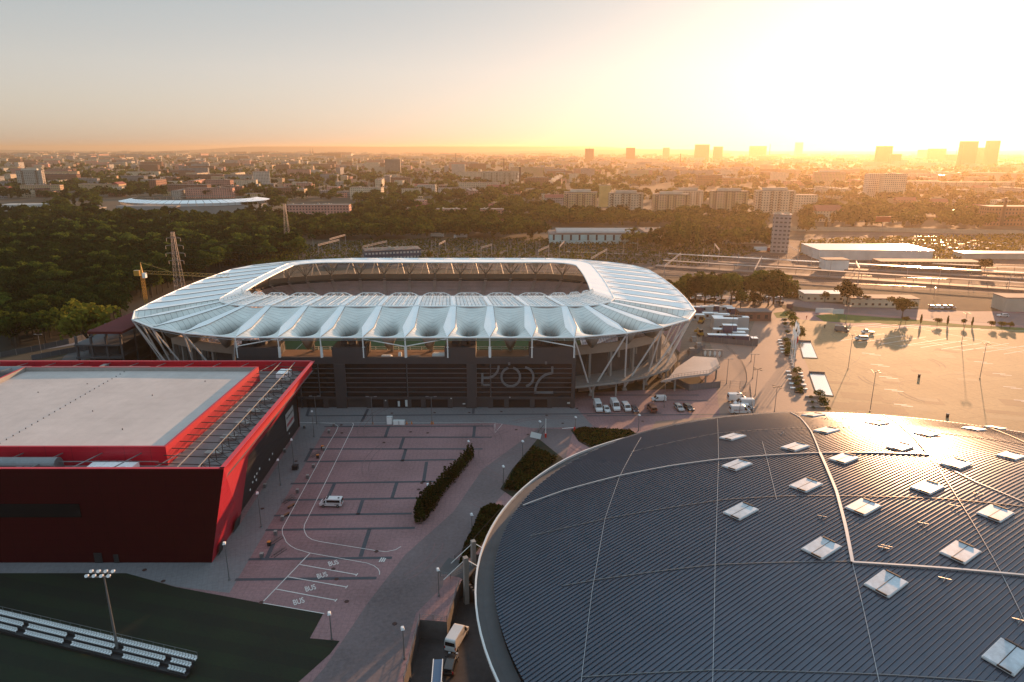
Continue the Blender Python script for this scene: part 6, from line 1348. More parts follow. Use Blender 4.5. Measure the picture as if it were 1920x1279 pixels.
def block(name, label, cat, x0, x1, yt, yb, dp, fm, rot=0.0, roof='flat', group=None, extra=None, z0=0):
    a, b = P(x0, yb), P(x1, yb); W = max(6, (abs(b[0] - a[0]) - dp * abs(math.sin(rot))) / max(.3, math.cos(rot))); h = HT((x0 + x1) / 2, yb, yt)
    t = thing(name, label, cat, ((a[0] + b[0]) / 2, a[1] + dp / 2, 0), rot, group)
    m_ = MB(); m_.box(0, 0, 0, W, dp, h); m_.build('wall', F[fm], t, world=False)
    if roof == 'flat':
        m_ = MB(); m_.box(0, 0, h, W + .4, dp + .4, .4); m_.build('roof', ROOF, t, world=False)
    elif roof == 'box':
        m_ = MB(); m_.box(0, 0, h, W + .4, dp + .4, .4); m_.build('roof', ROOF, t, world=False)
        m_ = MB(); m_.box(0, 0, h + .4, W * .62, dp * .55, 3.0); m_.build('roof_house', F['blind'], t, world=False)
    elif roof == 'gable':
        m_ = MB(); r = min(W, dp) * .32; e = .4
        if W >= dp: vs = [(-W / 2 - e, -dp / 2 - e, h), (W / 2 + e, -dp / 2 - e, h), (W / 2 + e, dp / 2 + e, h), (-W / 2 - e, dp / 2 + e, h), (-W / 2 - e, 0, h + r), (W / 2 + e, 0, h + r)]; fs = [(0, 1, 5, 4), (2, 3, 4, 5), (1, 2, 5), (3, 0, 4)]
        else: vs = [(-W / 2 - e, -dp / 2 - e, h), (W / 2 + e, -dp / 2 - e, h), (W / 2 + e, dp / 2 + e, h), (-W / 2 - e, dp / 2 + e, h), (0, -dp / 2 - e, h + r), (0, dp / 2 + e, h + r)]; fs = [(0, 4, 5, 3), (1, 2, 5, 4), (0, 1, 4), (2, 3, 5)]
        m_.add(vs, fs); m_.build('roof', RTILE, t, world=False)
    elif roof == 'sheet':
        m_ = MB(); m_.box(0, 0, h, W + .4, dp + .4, .35); m_.build('roof', ALB, t, world=False)
    if extra: extra(t, W, dp, h)
    return t
def balconies(n, fl=2.9):
    def f(t, W, dp, h):
        for k in range(n):
            X = -W / 2 + W * (k + .5) / n + (1.2 if k % 2 else -1.2); m_ = MB()
            for z in np.arange(2.2, h - 1.5, fl): m_.box(X, -dp / 2 - .55, z, 3.0, 1.1, 1.0); m_.box(X + 1.5, -dp / 2 - .55, z + 1.0, .12, 1.1, 1.7)
            m_.build('balcony_stack', BALM, t, world=False)
        for s in (-1, 1):
            m_ = MB()
            for z in np.arange(2.2, h - 1.5, fl): m_.box(s * (W / 2 + .5), 0, z, 1.0, 3, 1.0)
            m_.build('balcony_stack', BALM, t, world=False)
        m_ = MB(); m_.tube((W * .1, 0, h + 3), (W * .1, 0, h + 5), .12); m_.build('aerial', M['steel'], t, world=False)
    return f
BALM = mat('balcony_brown', (.16, .10, .07), .8, var=.3, scale=.4)
def clutter(n=8):
    def f(t, W, dp, h):
        r_ = random.Random(int(W * 10))
        for _ in range(n): m_ = MB(); m_.box(r_.uniform(-.45, .45) * W, r_.uniform(-.4, .4) * dp, h + .4, r_.uniform(.6, 2), r_.uniform(.6, 1.6), r_.uniform(.5, 1.4)); m_.build('roof_unit', F['blind'], t, world=False)
    return f
def spire(t, W, dp, h):
    m_ = MB(); m_.tube((0, 0, h + .4), (0, 0, h + 16), .8, .1, 6); m_.build('aerial', M['black'], t, world=False)
B = [
 ('apartment_block', 'yellow cream apartment block with lime stripe, leftmost of the row of ten storey blocks', 'building', 1057, 1120, 361, 398, 13, 'ochre', -.10, 'box', balconies(4)),
 ('apartment_block', 'cream and pink apartment block, second from the left of the ten storey row', 'building', 1141, 1206, 363, 402, 13, 'cream', -.10, 'box', balconies(4)),
 ('apartment_block', 'yellow apartment block, third of the ten storey row, overlapping its twin', 'building', 1224, 1292, 365, 401, 13, 'ochre', -.10, 'box', balconies(4)),
 ('apartment_block', 'cream apartment block standing just behind the third of the row', 'building', 1262, 1318, 358, 394, 13, 'cream', -.10, 'box', balconies(3)),
 ('apartment_block', 'pale yellow apartment block, fourth of the ten storey row', 'building', 1332, 1401, 359, 404, 13, 'ochre', -.10, 'box', balconies(4)),
 ('apartment_block', 'beige apartment block, rightmost of the ten storey row', 'building', 1416, 1488, 358, 402, 13, 'cream', -.10, 'box', balconies(4)),
 ('stair_tower', 'plain yellow windowless tower between the first two apartment blocks', 'tower', 1124, 1144, 348, 388, 10, 'yellow', 0, 'flat', None),
 ('office_tower', 'slim grey office tower beside the railway with cluttered roof', 'tower', 1446, 1489, 404, 475, 16, 'grey', -.35, 'flat', clutter(14)),
 ('apartment_tower', 'grey apartment tower with sunlit yellow end far left above the trees', 'building', 36, 80, 320, 358, 14, 'pale', .25, 'box', balconies(2)),
 ('slab_block', 'small pale tower standing alone above the left tree line', 'tower', 125, 138, 292, 303, 20, 'grey', 0, 'flat', None),
 ('slab_block', 'long cream slab block left of the white ended slab', 'building', 432, 474, 330, 345, 12, 'pale', .1, 'flat', None),
 ('slab_block', 'white slab block with bright sunlit gable left of centre', 'building', 474, 506, 322, 350, 13, 'pale', .30, 'flat', clutter(4)),
 ('slab_block', 'dark striped office slab standing alone left of centre', 'building', 723, 751, 299, 327, 14, 'stripe', 0, 'flat', clutter(4)),
 ('apartment_block', 'cream six storey block right of the striped slab', 'building', 847, 872, 308, 331, 14, 'pale', 0, 'flat', None),
 ('slab_block', 'long beige slab block with vertical balcony rows beside the black chimney', 'building', 903, 974, 322, 350, 13, 'cream', 0, 'flat', balconies(6)),
 ('slab_block', 'long hazy slab block behind the factory chimney', 'building', 957, 1018, 314, 333, 13, 'ochre', 0, 'flat', None),
 ('pink_block', 'long pink four storey block with orange sunlit gable above the belt of trees', 'building', 538, 655, 385, 411, 14, 'pink', .05, 'flat', clutter(10)),
 ('pink_block', 'pink low block in the trees right of the dark field', 'building', 757, 803, 392, 412, 13, 'pink', -.05, 'flat', clutter(5)),
 ('pink_block', 'pink low block left of the lilac block', 'building', 817, 874, 393, 415, 13, 'pink', -.05, 'flat', clutter(5)),
 ('pink_block', 'pink block with orange gable in the middle of the trees', 'building', 900, 944, 393, 416, 13, 'pink', -.05, 'flat', clutter(5)),
 ('lilac_block', 'small lilac block right of the orange gabled pink block', 'building', 946, 962, 394, 414, 13, 'grey', 0, 'flat', None),
 ('warehouse', 'turquoise railway hall with two long barrel rooflights', 'hall', 1030, 1206, 440, 457, 30, 'turq', -.02, 'flat', None),
 ('office_block', 'grey flat roofed office joined right of the turquoise hall', 'building', 1209, 1252, 436, 452, 34, 'grey', 0, 'flat', clutter(6)),
 ('railway_shed', 'long low shed with pale rooflight strip right of the poplars', 'shed', 1316, 1446, 446, 457, 20, 'pale', -.02, 'flat', None),
 ('railway_office', 'blue grey railway office with white window rows and cluttered roof', 'building', 676, 788, 470, 488, 16, 'office', .30, 'flat', clutter(26)),
 ('warehouse', 'white warehouse with glaring sunlit sheet roof', 'hall', 1536, 1748, 470, 488, 34, 'white', -.03, 'sheet', None),
 ('signal_building', 'white and green cube shaped signal building on the tracks', 'building', 1546, 1590, 488, 508, 9, 'white', 0, 'flat', None),
 ('station_hall', 'long dark green station hall with a band of yellow lit panes', 'hall', 1652, 1838, 492, 506, 12, 'dark', -.05, 'flat', None),
 ('platform_canopy_building', 'long pale ribbed canopy roof at the far right', 'canopy', 1806, 1960, 476, 486, 12, 'blind', -.03, 'sheet', None),
 ('railway_house', 'white walled end of the low railway building with pale blue sheet roof', 'building', 1508, 1592, 552, 566, 9, 'cream', -.06, 'sheet', None),
 ('railway_house', 'long yellowish low railway building with dark doors and flat canopy roof', 'building', 1596, 1722, 561, 577, 9, 'cream', -.06, 'flat', None),
 ('white_shed', 'white shed with grey door cut by the right edge of the photo', 'shed', 1884, 1990, 560, 585, 10, 'blind', -.05, 'flat', None),
 ('guard_house', 'brown gatehouse with red roof edge behind the container camp', 'building', 1386, 1446, 586, 602, 7, 'brick', -.04, 'flat', None),
 ('sports_pavilion', 'long white pavilion with sunlit front at the left edge', 'building', 5, 86, 384, 396, 16, 'white', .10, 'sheet', None),
 ('slab_tower', 'broad slab tower with pale painted gable on the right', 'building', 1624, 1652, 326, 371, 14, 'pale', 0, 'flat', None),
 ('slab_tower', 'broad slab tower with colourful painted gable beside its twin on the right', 'building', 1653, 1695, 326, 373, 14, 'cream', 0, 'flat', clutter(6)),
 ('apartment_block', 'hazy eleven storey block left of the painted slab towers', 'building', 1527, 1583, 323, 350, 14, 'ochre', 0, 'box', None),
 ('gabled_villa', 'steep roofed villa with white gables in the golden haze', 'building', 1530, 1578, 396, 416, 18, 'cream', 0, 'gable', None),
 ('flat_block', 'flat block with bright window edge behind the rightmost apartment block', 'building', 1490, 1530, 366, 398, 14, 'cream', 0, 'flat', None),
 ('brick_factory', 'tall windowed factory building at the right edge behind the chimney', 'building', 1850, 1960, 388, 424, 16, 'brick', 0, 'flat', None),
 ('long_terrace', 'long flat terrace of blocks in the glare at the right', 'building', 1762, 1900, 342, 362, 14, 'cream', 0, 'flat', balconies(8)),
 ('long_terrace', 'second terrace of blocks higher in the glare at the right', 'building', 1700, 1762, 340, 356, 14, 'pale', 0, 'flat', None),
 ('long_terrace', 'pale low block under the two glass towers', 'building', 1822, 1886, 324, 338, 14, 'cream', 0, 'flat', None),
 ('white_house', 'white house with small square windows among the trees left of the chimney', 'building', 783, 817, 347, 364, 14, 'pale', 0, 'flat', None),
 ('market_hall', 'ochre long building with bright sunlit corner left of the poplars', 'building', 656, 718, 352, 374, 16, 'cream', -.1, 'flat', clutter(8)),
 ('red_roof_house', 'white house with red tiled roof in front of the speedway', 'house', 226, 262, 399, 409, 10, 'white', -.2, 'gable', None),
 ('boiler_house', 'red brick boiler house with pale silos beside the smoke', 'building', 988, 1028, 333, 352, 14, 'brick', 0, 'flat', clutter(6)),
 ('office_tower', 'hazy office tower with roof mast, left of the skyline pair', 'tower', 1097, 1113, 279, 305, 24, 'dark', 0, 'flat', spire),
 ('office_tower', 'hazy office tower with roof mast, right of the skyline pair', 'tower', 1174, 1190, 277, 303, 24, 'dark', 0, 'flat', spire),
 ('skyline_tower', 'broad stepped skyline tower under the bright sky centre right', 'tower', 1303, 1329, 271, 300, 30, 'dark', 0, 'flat', None),
 ('skyline_tower', 'shorter skyline tower beside the broad stepped one', 'tower', 1338, 1354, 275, 300, 30, 'dark', 0, 'flat', None),
 ('skyline_tower', 'wide flat topped skyline slab beside the thin chimney', 'tower', 1405, 1436, 274, 296, 24, 'dark', 0, 'flat', None),
 ('skyline_tower', 'small pale tower on the horizon', 'tower', 1491, 1504, 267, 291, 40, 'dark', 0, 'flat', None),
 ('skyline_tower', 'tall striped tower with a lower wing in the glare', 'tower', 1643, 1670, 274, 310, 26, 'dark', 0, 'flat', None),
 ('skyline_tower', 'lower wing block beside the tall striped tower', 'tower', 1668, 1688, 289, 312, 24, 'dark', 0, 'flat', None),
 ('skyline_tower', 'wide slab tower left of the church spire in the glare', 'tower', 1741, 1771, 279, 305, 26, 'dark', 0, 'flat', None),
 ('skyline_tower', 'dark block at the foot of the church spire', 'tower', 1774, 1797, 290, 308, 24, 'dark', 0, 'flat', None),
 ('glass_tower', 'tallest dark glass tower in the glare at the right', 'tower', 1800, 1827, 265, 315, 30, 'dark', 0, 'flat', None),
 ('glass_tower', 'slender glass tower, right one of the two tallest', 'tower', 1848, 1868, 264, 313, 26, 'dark', 0, 'flat', None),
 ('glass_tower', 'lower tower just left of the slender glass tower', 'tower', 1833, 1848, 277, 310, 26, 'dark', 0, 'flat', None),
 ('skyline_tower', 'faint square tower left of the wide slab tower', 'tower', 1722, 1738, 281, 298, 26, 'dark', 0, 'flat', None),
 ('skyline_tower', 'small hazy tower between the skyline pair and the broad one', 'tower', 1243, 1255, 277, 296, 24, 'dark', 0, 'flat', None),
]
for b in B:
    block(b[0], b[1], b[2], b[3], b[4], b[5], b[6], b[7], b[8], b[9], b[10], None, b[11])
# barrel rooflights
o = [x for x in bpy.data.objects if x.name.startswith('warehouse') and 'turquoise' in x.get('label', '')][0]
hh = max(v.co.z for v in o.children[0].data.vertices); W_ = max(v.co.x for v in o.children[0].data.vertices)
for yy in (-8, 5):
    m_ = MB(); n = 8
    for k in range(n):
        a0, a1 = math.pi * k / n, math.pi * (k + 1) / n; m_.quad((-W_ + 6, yy + 4 * math.cos(a0), hh + .4 + 2.4 * math.sin(a0)), (W_ - 4, yy + 4 * math.cos(a0), hh + .4 + 2.4 * math.sin(a0)), (W_ - 4, yy + 4 * math.cos(a1), hh + .4 + 2.4 * math.sin(a1)), (-W_ + 6, yy + 4 * math.cos(a1), hh + .4 + 2.4 * math.sin(a1)))
    m_.build('barrel_rooflight', mat('rooflight', (.34, .32, .30), .3, metal=.4), o, world=False)
# chimneys, spires, mast
def stack(name, label, cat, x, yb, yt, r, m=None, r2=.7):
    h = HT(x, yb, yt); t = thing(name, label, cat, P(x, yb)); m_ = MB(); m_.tube((0, 0, 0), (0, 0, h), r, r * r2, 12); m_.build('shaft', m or CHM, t, world=False)
    m_ = MB(); m_.tube((0, 0, h), (0, 0, h + .8), r * r2 * 1.2, None, 12); m_.build('cap', M['black'], t, world=False); return t
CHM = mat('chimney_brick', (.10, .055, .045), .85, var=.2, scale=.5)
stack('chimney', 'dark factory chimney standing beside a plume of white smoke', 'chimney', 975, 356, 314, 2.3); stack('chimney', 'thin chimney behind the long beige slab block', 'chimney', 945, 330, 298, 2.0); stack('chimney', 'thin far chimney above the cream six storey block', 'chimney', 855, 308, 288, 2.4)
stack('chimney', 'stout dark chimney at the right edge', 'chimney', 1877, 424, 372, 1.7); stack('chimney', 'thin skyline chimney right of the wide slab', 'chimney', 1442, 296, 270, 3.2); stack('chimney', 'short chimney in the haze above the apartment row', 'chimney', 1275, 312, 288, 2.5); stack('chimney', 'small chimney left of the apartment row in the haze', 'chimney', 1175, 340, 321, 1.4)
for x, l in ((582.5, 'left'), (587.5, 'right')): stack('church_spire', l + ' spire of the twin spired church on the skyline', 'church spire', x, 296, 277, 5.5, M['black'], .05)
stack('church_spire', 'pointed church spire in the glare between two towers', 'church spire', 1791, 300, 278, 5, M['black'], .05)
# smoke
SMK = bpy.data.materials.new('smoke'); SMK.use_nodes = True; SMK.node_tree.nodes.clear(); so = SMK.node_tree.nodes.new('ShaderNodeOutputMaterial'); sv = SMK.node_tree.nodes.new('ShaderNodeVolumePrincipled'); SMK.node_tree.links.new(sv.outputs[0], so.inputs['Volume']); sv.inputs['Density'].default_value = .07; sv.inputs['Color'].default_value = (1, 1, 1, 1); sv.inputs['Anisotropy'].default_value = .3
def puff(label, pts):
    import bmesh
    bm = bmesh.new()
    for x, y, zb, r in pts:
        p = P(x, zb); z = HT(x, zb, y); mt = Matrix.Translation((p[0], p[1], z)) @ Matrix.Diagonal((r * 1.2, r, r * .9, 1)); bmesh.ops.create_icosphere(bm, subdivisions=2, radius=1, matrix=mt)
    for v in bm.verts: v.co += Vector((math.sin(v.co.x * .9), math.sin(v.co.y), math.cos(v.co.x + v.co.z))) * .7
    me = bpy.data.meshes.new('smoke_plume'); bm.to_mesh(me); me.materials.append(SMK); o = bpy.data.objects.new('smoke_plume', me); COL.objects.link(o); tag(o, label, 'smoke', None, 'stuff')
puff('bright white steam drifting right of the brick boiler house', [(1027, 346, 352, 4.5), (1032, 342, 352, 5.5), (1038, 337, 352, 5), (1044, 333, 352, 5), (1050, 330, 352, 4)]); puff('thin white steam rising left of the dark chimney', [(968, 345, 354, 2.4), (970, 338, 354, 2.8), (972, 331, 354, 3), (974, 325, 354, 2.5)])
# speedway stadium far left
c0 = P(325, 404); c0 = (c0[0], c0[1] + 62, 0)
t = thing('speedway_stadium', 'far oval speedway stadium with pale segmented ring roof', 'stadium', c0)
m_ = MB(); w1 = MB(); n = 60; a_, b_2 = 88, 62
for k in range(n):
    t0, t1 = 2 * math.pi * k / n, 2 * math.pi * (k + 1) / n; E2 = lambda f, t_, z: (a_ * f * math.cos(t_), b_2 * f * math.sin(t_), z)
    if True: m_.quad(E2(1.02, t0, 13.5), E2(1.02, t1 - .008, 13.5), E2(.84, t1 - .008, 16.5 if math.sin(t0) < .2 else 15), E2(.84, t0, 16.5 if math.sin(t0) < .2 else 15))
    w1.quad(E2(1, t0, 0), E2(1, t1, 0), E2(1, t1, 9.5), E2(1, t0, 9.5)); w1.quad(E2(.99, t0, 10), E2(.99, t1, 10), E2(.6, t1, 1), E2(.6, t0, 1))
    w1.tube(E2(1, t0, 9), E2(1, t0, 13.5), .3, None, 4)
m_.build('ring_roof', M['rib'], t, world=False); w1.build('stand', M['conc'], t, world=False)
m_ = MB(); m_.box(-28, -62, 0, 70, 9, 11); m_.build('main_building', M['conc'], t, world=False)
# lattice towers
def lattice(m_, p0, h, w0, w1, r, step):
    n = max(3, int(h / step)); zs = [h * k / n for k in range(n + 1)]
    for k in range(n):
        f0, f1 = zs[k] / h, zs[k + 1] / h; a, b = w0 + (w1 - w0) * f0, w0 + (w1 - w0) * f1
        c0_ = [(sx * a, sy * a, zs[k]) for sx, sy in ((-1, -1), (1, -1), (1, 1), (-1, 1))]; c1_ = [(sx * b, sy * b, zs[k + 1]) for sx, sy in ((-1, -1), (1, -1), (1, 1), (-1, 1))]
        for i in range(4): j = (i + 1) % 4; m_.tube(c0_[i], c1_[i], r, None, 4); m_.tube(c0_[i], c1_[j], r * .6, None, 3); m_.tube(c0_[j], c1_[i], r * .6, None, 3); m_.tube(c1_[i], c1_[j], r * .6, None, 3)
PYL = mat('pylon_steel', (.30, .26, .25), .5, metal=.4, var=.1)
for (x, yb, yt, lab, arms) in ((342, 575, 435, 'tall lattice power pylon rising out of the dark wood', 4), (541, 470, 382, 'reddish lattice pylon among the trees right of the speedway', 0)):
    h = HT(x, yb, yt); t = thing('power_pylon', lab, 'pylon', P(x, yb)); m_ = MB(); lattice(m_, None, h, 2.3, .6, .08, 2.6); m_.build('mast', PYL, t, world=False)
    for k in range(arms):
        z = h * (.62 + k * .10); m_ = MB(); L1 = (3.6, 4.6, 4.2, 3.4)[k]
        for s in (-1, 1): m_.tube((0, 0, z + .9), (s * L1, 0, z), .08, None, 4); m_.tube((0, 0, z), (s * L1, 0, z), .08, None, 4); m_.tube((s * L1, 0, z), (s * L1, 0, z - 1.6), .1, None, 4)
        m_.build('cross_arm', PYL, t, world=False)
    if arms:
        m_ = MB()
        for k in range(4):
            z = h * (.62 + k * .10) - 1.6; L1 = (3.6, 4.6, 4.2, 3.4)[k]; a = Vector((L1, 0, z)); b = a + Vector((240, 60, -2)); pr = a
            for i in range(1, 13): f = i / 12; q = a.lerp(b, f) - Vector((0, 0, 7 * 4 * f * (1 - f))); m_.tube(pr, q, .035, None, 3); pr = q
        m_.build('power_line', M['black'], t, world=False)
# yellow tower crane
YEL = paint('crane_yellow', (.45, .24, .03)); h = 27; x0, yb0 = 266, 600
bp = P(266, 513, h); t = thing('tower_crane', 'yellow tower crane with long jib behind the left edge of the stadium roof', 'crane', (bp[0], bp[1], 0))
m_ = MB(); lattice(m_, None, h, .5, .5, .06, 2.4); m_.build('mast', YEL, t, world=False)
jp = P(430, 516, h + 1); dv = Vector((jp[0] - bp[0], jp[1] - bp[1], 0)); ln = dv.length; dv.normalize(); m_ = MB(); n = 20
for k in range(n):
    a, b = dv * (ln * k / n) + Vector((0, 0, h)), dv * (ln * (k + 1) / n) + Vector((0, 0, h)); up = Vector((0, 0, 1.2)); m_.tube(a, b, .09, None, 4); m_.tube(a + up, b + up, .07, None, 4); m_.tube(a, b + up, .05, None, 3); m_.tube(a + up, a, .05, None, 3)
m_.build('jib', YEL, t, world=False)
m_ = MB(); m_.tube((0, 0, h), (0, 0, h + 4.5), .6, .1, 4); m_.tube((0, 0, h + 4.5), tuple(dv * ln * .35 + Vector((0, 0, h + 1.2))), .06, None, 4); m_.box(-dv.x * 2.2, -dv.y * 2.2, h - 1, 2.2, 1.2, 2.2); m_.build('cat_head', YEL, t, world=False)
m_ = MB(); m_.box(1.3, -.6, h - 1.6, 1.2, 1.4, 1.9); m_.build('cabin', M['white'], t, world=False)
# unfinished wing left of the stadium
t = thing('unfinished_building', 'unfinished dark concrete building with red roof edge left of the stadium', 'building', (-140, 226, 0)); 
m_ = MB()
for k in range(4): m_.bx(-3, 12, -12, 60, k * 4.3, k * 4.3 + .5)
for i in range(2, 6):
    for j in range(9): m_.bx(-12.6 + i * 4.9, -12 + i * 4.9, -11.6 + j * 8.6, -11 + j * 8.6, .5, 16)
m_.bx(-1, 9, -8, 58, .5, 13); m_.build('concrete_frame', M['concdark'], t, world=False)
m_ = MB(); m_.bx(3, 14.2, -13.5, 62, 17.4, 18.2); m_.build('roof', mat('roof_red', (.10, .008, .01), .95, var=.2), t, world=False)
# containers of the building camp
CW_ = [(1305, 578), (1322, 577), (1340, 576), (1358, 577), (1369, 580), (1309, 592), (1329, 590), (1350, 590), (1366, 590), (1312, 600), (1352, 597)]
conts = [(1306, 585, 6, 'blue', 2.6), (1324, 584, 6, 'white', 2.6), (1343, 583, 6, 'blue', 2.6), (1360, 584, 6, 'white', 2.6), (1370, 588, 4, 'blue', 2.6), (1307, 600, 6, 'white', 2.6), (1331, 597, 7, 'white', 2.6), (1352, 599, 7, 'white', 2.6), (1357, 617, 10, 'white', 5.2), (1372, 616, 8, 'white', 5.2), (1386, 616, 7, 'white', 5.2), (1350, 628, 6, 'white', 2.6), (1366, 632, 5.6, 'blue', 5.2), (1388, 628, 6, 'white', 2.6), (1384, 634, 5, 'white', 2.6), (1345, 639, 8, 'blue', 2.6), (1382, 640, 8.5, 'blue', 2.6), (1413, 647, 2.4, 'grey', 3)]
order = ['first', 'second', 'third', 'fourth', 'fifth', 'sixth', 'seventh', 'eighth', 'ninth', 'tenth', 'eleventh', 'twelfth', 'thirteenth', 'fourteenth', 'fifteenth', 'sixteenth', 'seventeenth', 'last']
where = ['back left corner of the camp', 'back row beside the blue corner cabin', 'back row centre', 'back row right of centre', 'back right corner of the camp', 'second row left', 'second row centre', 'second row right', 'left of the big white stacked roofs', 'middle of the big white stacked roofs', 'right of the big white stacked roofs', 'left of the double decked blue cabin', 'centre front, double decked', 'right of the double decked cabin', 'behind the right front cabin', 'front row left by the fence', 'front row right by the fence', 'standing alone outside the fence corner']
for i, (x, y, w_, c, hh_) in enumerate(conts):
    t = thing('site_cabin', '%s walled site cabin with pale roof, %s' % (c, where[i]), 'container', P(x, y), R(-6)); m_ = MB(); m_.box(0, 0, 0, w_, 2.6 if i != 8 else 6, hh_); m_.build('wall', paint('cabin_' + c, {'blue': (.03, .05, .12), 'white': (.42, .42, .42), 'grey': (.12, .12, .13)}[c]), t, world=False)
    m_ = MB(); m_.box(0, 0, hh_, w_ + .1, (2.7 if i != 8 else 6.1), .12); m_.build('roof', M['rib'], t, world=False)
    m_ = MB(); m_.box(-w_ * .2, -(1.33 if i != 8 else 3.03), .9, 1.1, .04, 1.1); m_.build('window', M['glass'], t, world=False)
def mk_digger(label, x, y, rz):
    t = thing('loader', label, 'construction vehicle', P(x, y), rz); m_ = MB(); m_.box(0, 0, .7, 2.6, 1.8, 1.0, 0, 0, .85); m_.build('body', YEL, t, world=False); m_ = MB(); m_.box(-.3, 0, 1.7, 1.3, 1.5, 1.2, 0, 0, .9); m_.build('cab', M['carglass'], t, world=False)
    m_ = MB(); m_.path([(1.2, 0, 1.2), (2.8, 0, 2.8), (4.2, 0, 1.4)], .18); m_.box(4.4, 0, .6, .7, 1.4, .9); m_.build('loader_arm', YEL, t, world=False)
    for wx in (-.9, .9):
        for s in (-1, 1): m_ = MB(); m_.tube((wx, s * .75, .5), (wx, s * 1.1, .5), .5, None, 12); m_.build('wheel', M['tyre'], t, world=False)
mk_digger('yellow loader in the building yard beside the stadium, farther one', 1314, 606, R(60)); mk_digger('yellow and black loader in the building yard nearer the fence', 1313, 630, R(100))
for i, (x, y, l) in enumerate(((1296, 662, 'pallet stack near the foot of the struts'), (1309, 652, 'small tank drum beside the yard fence'), (1300, 640, 'heap of materials in the sandy yard'))):
    m_ = MB(); m_.box(0, 0, 0, 2.4, 1.8, 1.2, .3); m_.box(.1, 0, 1.2, 2.0, 1.4, .8, .1); o = m_.build('material_stack', M['conc']); o.location = P(x, y); tag(o, l, 'materials')
# station platforms
PLAT = mat('platform_slab', (.16, .13, .12), .75, var=.15, scale=.3)
for i, (a, b, w_, l) in enumerate((((1230, 500), (2000, 551), 7, 'long station platform nearest the row of trees'), ((1240, 487), (2000, 530), 7, 'long station platform in the middle of the tracks'), ((1590, 500), (2000, 519), 6, 'station platform beside the green station hall'), ((1050, 474), (1240, 481), 4, 'narrow loading platform behind the stadium roof'))):
    A1, B1 = Vector(P(*a)), Vector(P(*b)); t = thing('railway_platform', l, 'platform', tuple(A1)); d = (B1 - A1); m_ = MB(); m_.strip([(0, 0), (d.x, d.y)], w_, 1.0); m_.v = [v for v in m_.v]; q0 = len(m_.v); n_ = Vector((-d.y, d.x, 0)).normalized() * w_ / 2
    m_.quad((-n_.x, -n_.y, 0), (d.x - n_.x, d.y - n_.y, 0), (d.x - n_.x, d.y - n_.y, 1), (-n_.x, -n_.y, 1)); m_.build('slab', PLAT, t, world=False)
    if i < 3:
        m_ = MB(); u = d.normalized(); s0, s1 = (d.length * .02, d.length * .98) if i < 2 else (d.length * .4, d.length)
        k = s0; nn2 = Vector((-u.y, u.x, 0))
        cv = MB(); a2, b2 = u * s0, u * s1; cv.strip([(a2.x, a2.y), (b2.x, b2.y)], 3.2, 4.6); cv.strip([(a2.x, a2.y), (b2.x, b2.y)], 3.2, 4.3); cv.build('canopy', ALB if i == 1 else M['conc'], t, world=False)
        while k < s1: q = u * k; m_.tube((q.x, q.y, 1), (q.x, q.y, 4.4), .14, None, 5); k += 9
        m_.build('canopy_post', M['steel'], t, world=False)
# catenary gantries and masts
GM = mat('gantry_steel', (.42, .36, .34), .5, metal=.3, var=.1)
G_ = [((596, 459), (636, 449)), ((618, 448), (647, 440)), ((680, 462), (725, 452)), ((452, 443), (483, 437)), ((507, 446), (517, 443)), ((823, 457), (835, 451)), ((902, 464), (922, 458)), ((1009, 470), (1029, 461)), ((1108, 484), (1138, 467)), ((1246, 498), (1276, 475)), ((1340, 457), (1349, 468)), ((1415, 505), (1428, 481)), ((1477, 460), (1497, 470)), ((1605, 490), (1612, 503)), ((1049, 462), (1058, 452))]
for i, (a, b) in enumerate(G_):
    A1, B1 = Vector(P(*a, 9)), Vector(P(*b, 9)); t = thing('catenary_gantry', 'pale steel railway gantry spanning the tracks, number %s from the left' % order[i] if False else 'pale steel railway gantry over the tracks, %s' % ('second nearest the big round tree', 'farther twin beside the big round tree', 'over the cluttered roof of the rail office', 'leftmost at the wood edge', 'short one right of the leftmost', 'short one right of the rail office', 'behind the middle of the stadium roof', 'behind the right half of the stadium roof', 'touching the far roof corner', 'leaning long above the right roof slope', 'left of the grey tower', 'above the row of trees', 'right at the foot of the grey tower', 'left of the green station hall', 'beside the turquoise hall corner')[i], 'gantry', (A1.x, A1.y, 0)); d = B1 - A1; d.z = 0
    m_ = MB(); n = max(4, int(d.length / 2))
    for z in (8.3, 9.2): m_.tube((0, 0, z), (d.x, d.y, z), .16, None, 4)
    for k in range(n): p0, p1 = d * (k / n), d * ((k + 1) / n); m_.tube((p0.x, p0.y, 8.3 if k % 2 else 9.2), (p1.x, p1.y, 9.2 if k % 2 else 8.3), .09, None, 3)
    m_.build('beam', GM, t, world=False)
    for q in ((0, 0), (d.x, d.y)): m_ = MB(); m_.tube((q[0], q[1], 0), (q[0], q[1], 9.4), .24, .18, 6); m_.build('post', GM, t, world=False)
for x, y in ((588, 470), (699, 475), (755, 478), (810, 475), (817, 470), (870, 482), (895, 478), (928, 482), (952, 484), (985, 480), (1005, 478), (1085, 478), (1195, 470), (1168, 480), (1235, 498), (1317, 492), (1328, 500), (1383, 500), (1457, 508), (1520, 500), (1555, 520), (495, 456), (470, 458), (378, 440), (385, 440), (149, 433), (155, 433), (200, 436), (1700, 520), (1760, 530), (1820, 520), (1890, 545)):
    m_ = MB(); m_.tube((0, 0, 0), (0, 0, 9.5), .17, .12, 6); m_.tube((0, 0, 8), (2.2, .6, 8.2), .06, None, 4); o = m_.build('catenary_mast', GM); o.location = P(x, y); tag(o, 'slim catenary mast on the tracks ' + near_phrase(x, y), 'mast', 'slim catenary masts along the tracks')
